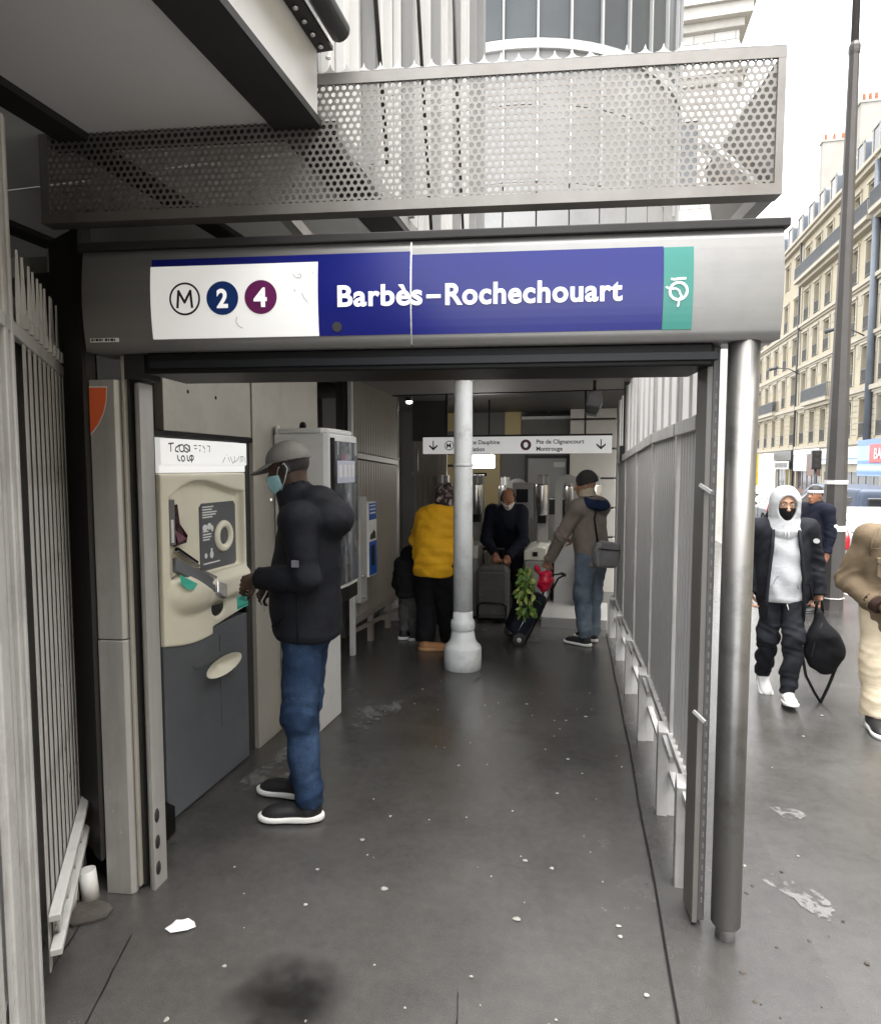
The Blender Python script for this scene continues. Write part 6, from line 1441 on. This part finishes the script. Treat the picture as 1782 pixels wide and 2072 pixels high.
# 2 -- woman in mustard puffer, seen from behind, leaning to the right
z2 = zg(5.97); H = 1.60
J = joints(H, pelvis=(0,.0,.86), waist=(.01,.02,1.0), chest=(.02,.06,1.18), neck=(.05,.10,1.375), head=(.065,.13,1.495),
   shL=(-.115,.05,1.285), shR=(.165,.07,1.28), elL=(-.23,.10,1.06), elR=(.26,.09,1.05), wrL=(-.20,.30,.98), wrR=(.20,.30,1.02),
   hipL=(-.09,0,.84), hipR=(.09,0,.84), knL=(-.11,.06,.46), knR=(.10,.04,.46), anL=(-.09,-.06,.085), anR=(.11,.10,.085))
F = Fig('person','woman in mustard puffer jacket and patterned headscarf behind the column',(-1.47,6.0,z2),-6,J,h=.011)
Mh = rot(-20,-8,0); L = clothed(F, S_tan, Mh, hands=[('wrL','elL',(.2,1,-.1),(.6,0,-.8),1,.5,.95),('wrR','elR',(-.2,1,-.1),(-.6,0,-.8),-1,.5,.95)])
def ex2(P,d,M): return smin(d, sd_ell(P,(.03,.0,1.34),(.13,.07,.06)), .04)
top(F, FB_yel, torso=(.225,.19), hem=.735, arm=(.088,.078,.055), sh=.098, amp=.0085, seed=2.2, quilt=.007, extra=ex2, belly=-.01)
bottoms(F, FB_black2, r=(.150,.108,.092), seat=(.195,.165), amp=.005, seed=3.)
M_tan = mat('tan_leather',(.42,.20,.08),.6,0,.1,20)
for a,s in (('anL',(1.,.35)),('anR',(.8,.7))): shoe(F, J[a], s, .26, M_tan, mat('tan_sole',(.46,.26,.13),.6), h=.008)
M_scarf = bpy.data.materials.new('patterned_scarf'); M_scarf.use_nodes = True
_n=M_scarf.node_tree.nodes; _l=M_scarf.node_tree.links; _v=_n.new('ShaderNodeTexVoronoi'); _v.inputs['Scale'].default_value=34; _r=_n.new('ShaderNodeValToRGB'); _t=_n.new('ShaderNodeTexCoord'); _l.new(_t.outputs['Object'],_v.inputs['Vector']); _l.new(_v.outputs['Color'],_r.inputs[0]); _l.new(_r.outputs[0],_n['Principled BSDF'].inputs['Base Color']); _n['Principled BSDF'].inputs['Roughness'].default_value=.8
_r.color_ramp.interpolation='CONSTANT'; _e=_r.color_ramp.elements; _e[0].color=(.02,.016,.016,1); _e[1].position=.42; _e[1].color=(.17,.13,.11,1); x_=_e.new(.58); x_.color=(.035,.02,.022,1); x_=_e.new(.72); x_.color=(.40,.35,.34,1); x_=_e.new(.80); x_.color=(.06,.035,.035,1)
c = J['head']
def scarf(P):
    q=(P-c)@_np(Mh); d = sd_ell(q,(0,-.012,.020),(.093,.112,.118)); d = smin(d, sd_cap(q,(0,-.03,-.06),(.0,-.03,-.15),.080,.095), .05); d = smin(d, sd_ell(q,(0,-.10,-.03),(.04,.035,.04)), .03)
    return smax(d, -sd_ell(q,(0,.14,-.02),(.066,.10,.095)), .01)+folds(P,.003,2.,1.)
solid('headscarf', M_scarf, F.root, scarf, c-.26, c+.18, .007)

# 3 -- small child beside her
z3 = zg(6.3); H = .98
J = joints(H); J = {k:_np(v) for k,v in J.items()}
J.update({k:_np(v) for k,v in dict(head=(0,.02,.845), neck=(0,0,.745), elL=(-.15,.0,.58), elR=(.15,.0,.58), wrL=(-.15,.08,.46), wrR=(.16,.07,.47)).items()})
F = Fig('person','small child in dark hat and grey clothes left of the woman',(-1.83,6.33,z3),-10,J,h=.011)
Mh = rot(0,-10,0); L = clothed(F, S_tan, Mh, hands=[('wrL','elL',(0,.3,-1),(1,0,0),1,.4,.62),('wrR','elR',(0,.3,-1),(-1,0,0),-1,.4,.62)], neckr=.045)
top(F, fabric('dark_child_jacket',(.018,.018,.020)), torso=(.135,.115), hem=.455, arm=(.055,.050,.042), sh=.062, amp=.005, seed=5.)
bottoms(F, FB_grey, r=(.082,.066,.056), seat=(.125,.12), amp=.007, seed=6.)
for a in ('anL','anR'): shoe(F, J[a]+_np((0,0,-.012)), (.5,1), .19, M_shoeb, M_sole, h=.007, Wd=.04, high=.07)
c = J['head']; solid('hat', fabric('black_child_hat',(.010,.010,.012)), F.root, lambda P: smax(head_fn(c,Mh,face=False)[0](P)-.022, smax(-(((P-c)@_np(Mh))[:,2]+.06), ((P-c)@_np(Mh))[:,1]-.07, .02), .01), c-.17, c+.17, .008)

# 4 -- man bending over a grey suitcase in the gate
z4 = zg(8.0)
J = joints(1.70, pelvis=(0,-.10,.90), waist=(0,.02,1.04), chest=(0,.18,1.17), neck=(-.03,.30,1.40), head=(-.05,.40,1.485),
   shL=(-.175,.22,1.315), shR=(.165,.22,1.315), elL=(-.22,.30,.98), elR=(.23,.28,.98), wrL=(-.06,.42,.80), wrR=(.10,.42,.82), knL=(-.11,-.05,.48), knR=(.10,-.05,.48), anL=(-.12,-.10,.09), anR=(.12,-.12,.09), hipL=(-.09,-.10,.88), hipR=(.09,-.10,.88))
F = Fig('person','man in navy coat bending over a grey suitcase at the gates',(-1.03,8.02,z4),180,J,h=.012)
Mh = rot(6,-48,0); L = clothed(F, S_ruddy, Mh, hands=[('wrL','elL',(.5,.2,-.8),(.2,-1,-.2),1,1.1,1.),('wrR','elR',(-.3,.2,-.8),(-.2,-1,-.2),-1,1.1,1.)])
top(F, FB_navy, name='coat', torso=(.20,.16), hem=.66, arm=(.085,.072,.056), sh=.095, amp=.006, seed=2.9)
bottoms(F, FB_black2, r=(.10,.08,.065), seat=(.17,.15))
for a in ('anL','anR'): shoe(F, J[a], (0,1), .28, M_shoeb, M_shoeb, h=.009)
mask_face(F, L, Mh, fabric('white_mask',(.70,.70,.69),.8,.05)); eyes(F, L, Mh)
c = J['head']; solid('hair', M_hair, F.root, lambda P: smax(smax(head_fn(c,Mh,face=False)[0](P)-.007, ((P-c)@_np(Mh))[:,1]-.020, .01), smax(-(((P-c)@_np(Mh))[:,2]+.05), ((P-c)@_np(Mh))[:,2]-.085,.02), .008), c-.16, c+.16, .007)
sc_ = thing('suitcase','grey fabric suitcase standing on its wheels before the bending man','suitcase',(-1.14,7.52,zg(7.52)), R(4))
M_suit = fabric('suitcase_grey',(.085,.083,.078),.8,.2,5); 
part('shell', M_suit, sc_, lambda b: b.prism([(-.19,.07),(-.15,.05),(.15,.05),(.19,.07),(.195,.60),(.15,.68),(-.15,.68),(-.195,.60)],'y',-.12,.12), world=False, bevel=.03)
part('front_pocket', M_suit, sc_, lambda b: b.prism([(-.165,.10),(.165,.10),(.165,.58),(.14,.61),(-.14,.61),(-.165,.58)],'y',-.150,-.121), world=False, bevel=.02)
part('handle', M_dark, sc_, lambda b: b.tube([(-.12,.05,.68),(-.12,.05,.86),(.12,.05,.86),(.12,.05,.68)],.011,8), world=False)
part('grip', M_dark, sc_, lambda b: b.tube([(-.13,.05,.862),(.13,.05,.862)],.018,8), world=False)
part('bottom_guard', M_dark, sc_, lambda b: b.tube([(-.165,-.155,.06),(-.165,-.16,.22),(-.12,-.163,.25),(.12,-.163,.25),(.165,-.16,.22),(.165,-.155,.06),(-.165,-.155,.06)],.014,8), world=False)
for x in (-.15,.15): part('wheel', M_rubber, sc_, lambda b: b.grid([[(x+dx,-.05+r*math.cos(q),.035+r*math.sin(q)) for q in np.linspace(0,2*math.pi,16,endpoint=False)] for dx,r in ((-.015,.001),(-.015,.033),(.015,.033),(.015,.001))],True,False,True), world=False)

# 5 -- man in grey beanie with a shopping trolley
z5 = zg(6.55)
J = joints(1.76, pelvis=(0,-.0,.93), waist=(-.01,.01,1.09), chest=(-.02,.03,1.27), neck=(-.03,.04,1.48), head=(-.035,.065,1.615),
   shL=(-.185,.03,1.395), shR=(.16,.02,1.395), elL=(-.27,.155,1.13), elR=(.22,.16,1.12), wrL=(-.265,.335,.845), wrR=(.12,.34,1.02),
   hipL=(-.09,0,.91), hipR=(.09,0,.91), knL=(-.10,.035,.50), knR=(.10,.05,.50), anL=(-.10,-.02,.09), anR=(.10,.05,.09))
F = Fig('person','man in grey beanie and taupe jacket pulling a shopping trolley',(.0,6.62,z5),52,J,h=.010)
Mh = rot(28,-4,0); L = clothed(F, S_tan, Mh, hands=[('wrL','elL',(.0,.55,-.8),(.6,.3,-.2),1,1.0,1.),('wrR','elR',(-.3,1,.1),(-.6,0,-.8),-1,.6,1.)])
def ex5(P,d,M): return smin(d, sd_ell(P,(-.02,-.04,1.475),(.13,.085,.05)), .03)
top(F, FB_brown, torso=(.185,.150), hem=.80, arm=(.082,.068,.056), sh=.092, amp=.0065, seed=3.7, extra=ex5)
solid('hood', FB_blueh, F.root, lambda P: smax(sd_ell(P,(-.02,-.060,1.445),(.165,.120,.062),rot(0,28))+folds(P,.004,1.5,2.), -sd_ell(P,(-.03,.06,1.54),(.10,.10,.10)),.02), (-.25,-.25,1.25),(.22,.10,1.62), .009)
solid('collar', fabric('cream_fleece',(.50,.43,.33)), F.root, lambda P: np.maximum(sd_cap(P,(-.03,.02,1.45),(-.035,.045,1.545),.092,.082), -sd_cap(P,(-.03,.02,1.40),(-.035,.06,1.6),.066,.07)), (-.2,-.12,1.36),(.15,.20,1.65), .008)
bottoms(F, FB_gjean, r=(.108,.088,.074), seat=(.175,.155), amp=.0075, seed=8.)
for a,s in (('anL',(-.15,1)),('anR',(.1,1))): shoe(F, J[a], s, .30, M_shoeb, M_sole, h=.008)
c = J['head']; solid('beanie', FB_beanie, F.root, lambda P: smax(smin(sd_ell((P-c)@_np(Mh),(0,-.018,.055),(.094,.112,.095)), sd_cap((P-c)@_np(Mh),(0,-.02,.03),(0,-.02,.07),.099,.09),.02), -(((P-c)@_np(Mh))[:,2]-.008+.22*((P-c)@_np(Mh))[:,1]),.008), c-.18, c+.19, .007)
cb = thing('crossbody_bag','grey crossbody bag on the hip of the man in the beanie','bag',(.10,6.50,.93), R(52))
part('pouch', fabric('bag_grey',(.20,.20,.205),.8,.1), cb, lambda b: b.prism([(-.13,-.13),(.10,-.15),(.15,-.02),(.14,.10),(-.09,.14),(-.15,.03)],'y',-.05,.05), world=False, bevel=.03)
part('flap_line', M_dark, cb, lambda b: b.obox((-.13,-.053,.06),(.12,-.053,.03),.006,.008), world=False)
part('strap', M_dark, cb, lambda b: b.tube([(-.10,.0,.12),(-.13,.02,.35),(-.08,.03,.52)],.010,6), world=False)
cb.location = (.135,6.485,.85); cb.rotation_euler = (0,0,R(35))
# trolley
tr = thing('shopping_trolley','navy two wheeled shopping trolley filled with leafy greens','trolley',(-.60,6.50,zg(6.5)), R(20)); TZ = 0
FB_tr = fabric('trolley_navy',(.012,.014,.026),.75,.2,6)
lean = Matrix.Rotation(R(27),4,'Y')
def trv(v): return tuple((lean@Vector(v))+Vector((.02,0,.09)))
part('bag', FB_tr, tr, lambda b: b.add([trv(v) for v in ((-.13,-.15,.03),(.10,-.15,.0),(.10,.15,.0),(-.13,.15,.03),(-.16,-.16,.30),(.11,-.16,.30),(.11,.16,.30),(-.16,.16,.30),(-.14,-.155,.56),(.11,-.155,.60),(.11,.155,.60),(-.14,.155,.56))],[(0,3,2,1),(0,1,5,4),(1,2,6,5),(2,3,7,6),(3,0,4,7),(4,5,9,8),(5,6,10,9),(6,7,11,10),(7,4,8,11),(8,9,10,11)]), world=False, bevel=.03)
part('frame', M_dark, tr, lambda b: b.tube([trv((.125,-.12,-.02)),trv((.125,-.12,.86)),trv((.20,-.06,.93)),trv((.20,.06,.93)),trv((.125,.12,.86)),trv((.125,.12,-.02))],.012,8), world=False)
part('grip', M_rubber, tr, lambda b: b.tube([trv((.20,-.07,.93)),trv((.20,.07,.93))],.02,8), world=False)
part('axle', M_chrome, tr, lambda b: b.tube([(.02,-.20,.085),(.02,.20,.085)],.008,6).tube([(-.02,-.16,.10),(.16,-.16,.42)],.006,6), world=False)
for y in (-.20,.20):
    w = part('wheel', M_rubber, tr, lambda b: b.grid([[(.02+r*math.cos(q),y+dy,.085+r*math.sin(q)) for q in np.linspace(0,2*math.pi,20,endpoint=False)] for dy,r in ((-.03,.001),(-.03,.07),(-.018,.085),(.018,.085),(.03,.07),(.03,.001))],True,False,True), world=False)
    part('hub', M_fence, w, lambda b: b.grid([[(.02+r*math.cos(q),y+dy,.085+r*math.sin(q)) for q in np.linspace(0,2*math.pi,14,endpoint=False)] for dy,r in ((-.033,.001),(-.033,.03),(.033,.03),(.033,.001))],True,False,True), world=False)
tr.scale = (.84,.84,.84); tr.location = (-.775,6.50,zg(6.5))
rbg = thing('red_bag','crimson plastic bag stuffed in the top of the trolley','bag',(-.42,6.55,.55))
solid('sack', mat('crimson_plastic',(.50,.008,.04),.35,0,.1,8), rbg, lambda P: smin(sd_ell(P,(.02,0,.02),(.085,.09,.13),rot(0,0,15)), sd_cap(P,(-.06,0,.13),(-.09,-.02,.20),.03,.018), .04)+folds(P,.008,2.,4.), (-.2,-.2,-.2),(.2,.2,.28), .008)
rbg.location = (-.47,6.50,.53); rbg.scale = (.9,.9,.9)
gr = thing('leafy_greens','bunch of green leaves hanging out of the shopping trolley','plant',(-.62,6.42,.62))
M_leaf = mat('green_leaf',(.09,.19,.03),.5,0,.35,25); M_leaf2 = mat('yellow_green_leaf',(.33,.38,.10),.5,0,.25,25)
lf = [MB().add([(0,0,0),(.022,.018,.004),(.03,.05,.010),(.014,.078,.004),(0,.092,-.006),(-.014,.078,.004),(-.03,.05,.010),(-.022,.018,.004),(0,.05,-.004)],[(0,1,8),(1,2,8),(2,3,8),(3,4,8),(4,5,8),(5,6,8),(6,7,8),(7,0,8)]).mesh('leaf') for _ in range(2)]
lf[0].materials.append(M_leaf); lf[1].materials.append(M_leaf2)
for k in range(110):
    z = random.uniform(-.32,.16); w = .10-.10*abs(z+.02)*1.3
    inst('leaf', lf[0 if random.random()<.6 else 1], gr, (random.uniform(-1,1)*w+.02-.02*z, random.uniform(-.08,.05), z), (random.uniform(-2.6,-.6),random.uniform(-.8,.8),random.uniform(-1.9,1.9)), [random.uniform(.6,1.15)]*3)
part('stems', M_leaf, gr, lambda b: [b.tube([(-.5,6.46,.50),(-.60+random.uniform(-.05,.05),6.40,.66),(-.63+random.uniform(-.08,.08),6.38,.42)],.004,5) for _ in range(7)])
gr.location = (-.655,6.38,.56)

# 6 -- hooded walker with a backpack in his hand, coming towards us
z6 = zg(5.1)
J = joints(1.76, pelvis=(0,0,.93), waist=(0,-.01,1.09), chest=(0,-.02,1.27), neck=(0,-.0,1.475), head=(0,.035,1.60),
   shL=(-.185,-.03,1.40), shR=(.185,-.02,1.395), elL=(-.255,-.05,1.13), elR=(.245,-.06,1.13), wrL=(-.275,.03,.875), wrR=(.24,.03,.87),
   hipL=(-.072,0,.91), hipR=(.072,0,.91), knL=(-.075,.16,.52), knR=(.09,.02,.50), anL=(-.035,.20,.095), anR=(.08,-.20,.125))
F = Fig('person','walker in pale hoodie, black mask and open black jacket on the pavement',(1.40,5.28,z6),176,J,h=.0088)
Mh = rot(3,-6,0); L = clothed(F, S_tan, Mh, hands=[('wrL','elL',(.05,.15,-1),(.8,.2,0),1,1.0,1.),('wrR','elR',(-.05,.15,-1),(-.8,.2,0),-1,.6,1.)])
eyes(F, L, Mh); mask_face(F, L, Mh, fabric('black_mask',(.008,.008,.009),.7,.1), lowtop=.002)
part('eyebrow', M_hair, F.root, lambda b: [b.tube([tuple(L(.012*q,.099,.033)),tuple(L(.030*q,.098,.040)),tuple(L(.048*q,.084,.034))],[.004,.0045,.003],6) for q in (-1,1)], world=False)
c = J['head']
def hoodfn(P):
    q=(P-c)@_np(Mh); d = sd_ell(q,(0,-.015,.015),(.118,.130,.142)); d = smin(d, sd_cap(q,(0,-.02,-.10),(0,-.02,-.20),.112,.150), .06)
    d = smax(d, -sd_ell(q,(0,.14,-.015),(.073,.14,.108)), .014); return d+folds(P,.0025,1.3,2.)
hoodie = top(F, FB_hoodie, name='hoodie', torso=(.188,.148), hem=.80, arm=(.06,.05,.045), sh=.075, amp=.006, seed=1.1, cuff=-.06)
solid('hood', FB_hoodie, F.root, hoodfn, c-.30, c+.22, .0062)
part('drawstring', M_vm, F.root, lambda b: b.tube([(-.01,.13,1.43),(-.012,.150,1.36),(-.006,.146,1.33)],.004,6).tube([(.01,.13,1.43),(.013,.150,1.37),(.016,.148,1.345)],.004,6), world=False)
part('pocket_seam', fabric('hoodie_shadow',(.30,.31,.32)), F.root, lambda b: b.tube([(-.10,.138,.93),(-.06,.146,1.03),(.06,.146,1.03),(.10,.138,.93)],.0035,6), world=False)
def opening(P,d):
    w = .085+.05*np.clip((1.42-P[:,2])/.6,0,1)
    cut = np.maximum(np.abs(P[:,0])-w, -(P[:,1]-.02))
    return smax(d, -cut, .015)
top(F, FB_black, name='jacket', torso=(.208,.160), hem=.66, arm=(.077,.066,.054), sh=.088, amp=.006, seed=6.2, cuff=.01, open_front=opening, f=.9)
part('sleeve_badge', fabric('pale_badge',(.45,.45,.45)), F.root, lambda b: b.disc((-.20,.125,1.335),.022,'y',12,.003), world=False) if False else None
bottoms(F, FB_char, r=(.098,.080,.062), seat=(.150,.120), amp=.010, seed=7.)
shoe(F, J['anL'], (.05,1), .29, M_shoew, M_sole, pitch=12, h=.007); shoe(F, J['anR'], (-.05,1), .29, M_shoew, M_sole, pitch=-22, h=.007)
solid('collar', FB_black, F.root, lambda P: smax(np.maximum(sd_cap(P,(0,-.035,1.36),(0,-.045,1.475),.150,.135), -sd_cap(P,(0,-.03,1.30),(0,-.02,1.6),.118,.118)), P[:,1]-.045+.9*np.abs(P[:,0])*.0, .012)+folds(P,.003,1.5,3.), (-.24,-.26,1.24),(.24,.14,1.62), .009)
for q in (-1,1): part('jacket_edge', FB_black, F.root, lambda b: b.tube([(q*.092,.108,1.40),(q*.105,.152,1.25),(q*.125,.168,1.05),(q*.135,.166,.85),(q*.137,.160,.67)],[.012,.014,.014,.014,.012],8), world=False)
part('sleeve_badge', fabric('pale_badge',(.45,.45,.45)), F.root, lambda b: b.disc((-.225,.088,1.315),.024,'y',14,.010,1,.8), world=False)
part('pocket_welt', M_dark, F.root, lambda b: [b.obox((q*.175,.150,.98),(q*.205,.128,.84),.012,.012) for q in (-1,1)], world=False)
part('waist_cord', M_vm, F.root, lambda b: b.tube([(-.02,.137,.80),(-.03,.145,.76),(-.045,.14,.73)],.0035,6), world=False)
F.root.scale = (.915,.915,.915)
bp = thing('backpack','black backpack hanging from the walker\'s hand with trailing straps','backpack',(1.665,5.17,.37))
solid('sack', fabric('backpack_black',(.010,.010,.012),.75), bp, lambda P: smin(sd_ell(P,(.01,0,-.02),(.135,.085,.17)), sd_cap(P,(-.02,0,.10),(-.035,0,.26),.085,.03), .08)+folds(P,.006,1.,5.), (-.25,-.2,-.3),(.25,.2,.38), .0085)
part('haul_loop', M_dark, bp, lambda b: b.tube([(-.06,0,.25),(-.05,0,.345),(-.02,0,.355),(-.01,0,.26)],.010,6), world=False)
part('strap', M_dark, bp, lambda b: b.tube([(-.13,.02,-.06),(-.10,.02,-.22),(-.04,.02,-.34),(.02,.02,-.44)],.011,6), world=False)
part('strap', M_dark, bp, lambda b: b.tube([(.10,.02,-.14),(.05,.02,-.30),(.00,.02,-.43),(-.05,.02,-.50)],.011,6), world=False)
part('panel_seam', fabric('seam_grey',(.05,.05,.052)), bp, lambda b: b.tube([(-.10,-.075,-.05),(-.07,-.075,.10),(-.03,-.06,.20)],.004,5), world=False)

# 7 -- man in khaki jacket and cream trousers, cut by the right edge
z7 = zg(4.55)
J = joints(1.62, pelvis=(0,0,.84), waist=(0,0,.98), chest=(-.03,.01,1.13), neck=(-.08,.03,1.34), head=(-.125,.07,1.455),
   shL=(-.235,.0,1.245), shR=(.145,.0,1.265), elL=(-.28,-.06,.945), elR=(.25,-.07,.96), wrL=(-.15,.17,.82), wrR=(.115,.17,.83),
   hipL=(-.085,0,.82), hipR=(.085,0,.82), knL=(-.09,.05,.45), knR=(.09,.02,.45), anL=(-.09,-.10,.11), anR=(.085,.03,.09))
F = Fig('person','man in khaki jacket and cream trousers at the right edge',(1.92,4.72,z7),176,J,h=.009)
Mh = rot(0,-10,0); L = clothed(F, S_dark, Mh, hands=[('wrL','elL',(.7,.7,-.1),(.2,-.3,-.9),1,.9,1.),('wrR','elR',(-.7,.7,-.1),(-.2,-.3,-.9),-1,.9,1.)])
eyes(F, L, Mh)
top(F, FB_beige, torso=(.188,.155), hem=.655, arm=(.080,.070,.058), sh=.088, amp=.006, seed=9.1, cuff=-.05, belly=.01)
part('zip', M_dark, F.root, lambda b: b.tube([(.0,.178,.74),(.0,.200,.95),(0,.185,1.15),(.0,.13,1.30)],.005,6), world=False)
for q in (-1,1): part('cuff', fabric('dark_brown_cuff',(.03,.017,.013)), F.root, lambda b: b.tube([tuple(J['wrR' if q>0 else 'wrL']*1.0+(J['elR' if q>0 else 'elL']-J['wrR' if q>0 else 'wrL'])*t) for t in (.02,.3)],[.050,.060],14), world=False)
solid('collar', fabric('dark_olive_collar',(.10,.078,.052)), F.root, lambda P: np.maximum(sd_cap(P,(-.065,.02,1.28),(-.09,.04,1.375),.105,.092), -sd_cap(P,(-.06,.03,1.22),(-.10,.06,1.45),.078,.078)), (-.25,-.14,1.16),(.10,.20,1.5), .009)
part('shoulder_seam', FB_beige, F.root, lambda b: b.tube([(.125,.085,1.335),(.165,.10,1.24),(.172,.10,1.15)],.005,6).tube([(.02,.165,1.22),(.10,.165,1.21),(.17,.13,1.20)],.004,6), world=False)
part('chest_pocket', FB_beige, F.root, lambda b: b.prism([(.045,1.02),(.150,1.02),(.150,1.12),(.045,1.12)],'y',.150,.176), world=False, bevel=.008)
part('pocket_flap', FB_beige, F.root, lambda b: b.prism([(.04,1.15),(.155,1.15),(.155,1.115),(.097,1.095),(.04,1.115)],'y',.150,.182), world=False, bevel=.006)
bottoms(F, FB_cream, r=(.104,.088,.078), seat=(.155,.128), amp=.006, seed=10.)
shoe(F, J['anL'], (0,1), .28, M_shoeb, M_sole, pitch=-14); shoe(F, J['anR'], (.05,1), .28, M_shoeb, M_sole)
c = J['head']; solid('hair', M_hair, F.root, lambda P: smax(head_fn(c,Mh,face=False)[0](P)-.009, smax(((P-c)@_np(Mh))[:,1]-.06, -(((P-c)@_np(Mh))[:,2]-.02+.6*((P-c)@_np(Mh))[:,1]*-1-.0),.02), .01), c-.16, c+.16, .007)

# 8 -- man with a pale headband in a black jacket by the road
z8 = zg(9.3)
J = joints(1.68)
F = Fig('person','man with pale headband and black jacket standing beside the lamp post',(2.86,9.35,z8),118,J,h=.012)
J['head'] = _np((0,.03,1.545)); Mh = rot(12,0,0); L = clothed(F, S_ruddy, Mh, hands=[('wrL','elL',(0,.2,-1),(1,0,0),1,.5,1.),('wrR','elR',(0,.2,-1),(-1,0,0),-1,.5,1.)])
eyes(F, L, Mh)
top(F, FB_navy, torso=(.195,.15), hem=.78, arm=(.082,.068,.056), sh=.092, amp=.006, seed=12.); bottoms(F, FB_char)
for a in ('anL','anR'): shoe(F, J[a], (0,1), .28, M_shoeb, M_shoeb, h=.009)
c = J['head']
solid('hair', M_hair, F.root, lambda P: smax(head_fn(c,Mh,face=False)[0](P)-.012, smax(-(((P-c)@_np(Mh))[:,2]-.015-.5*((P-c)@_np(Mh))[:,1]), ((P-c)@_np(Mh))[:,1]-.085,.02), .01), c-.16, c+.17, .008)
solid('headband', fabric('pale_headband',(.48,.50,.52)), F.root, lambda P: smax(head_fn(c,Mh,face=False)[0](P)-.014, np.abs(((P-c)@_np(Mh))[:,2]-.045)-.022, .006), c-.16, c+.17, .007)
part('sleeve_badge', M_white, F.root, lambda b: b.disc((-.315,-.01,1.16),.032,'x',12,.004,1,.7), world=False)
bpy.context.view_layer.update()
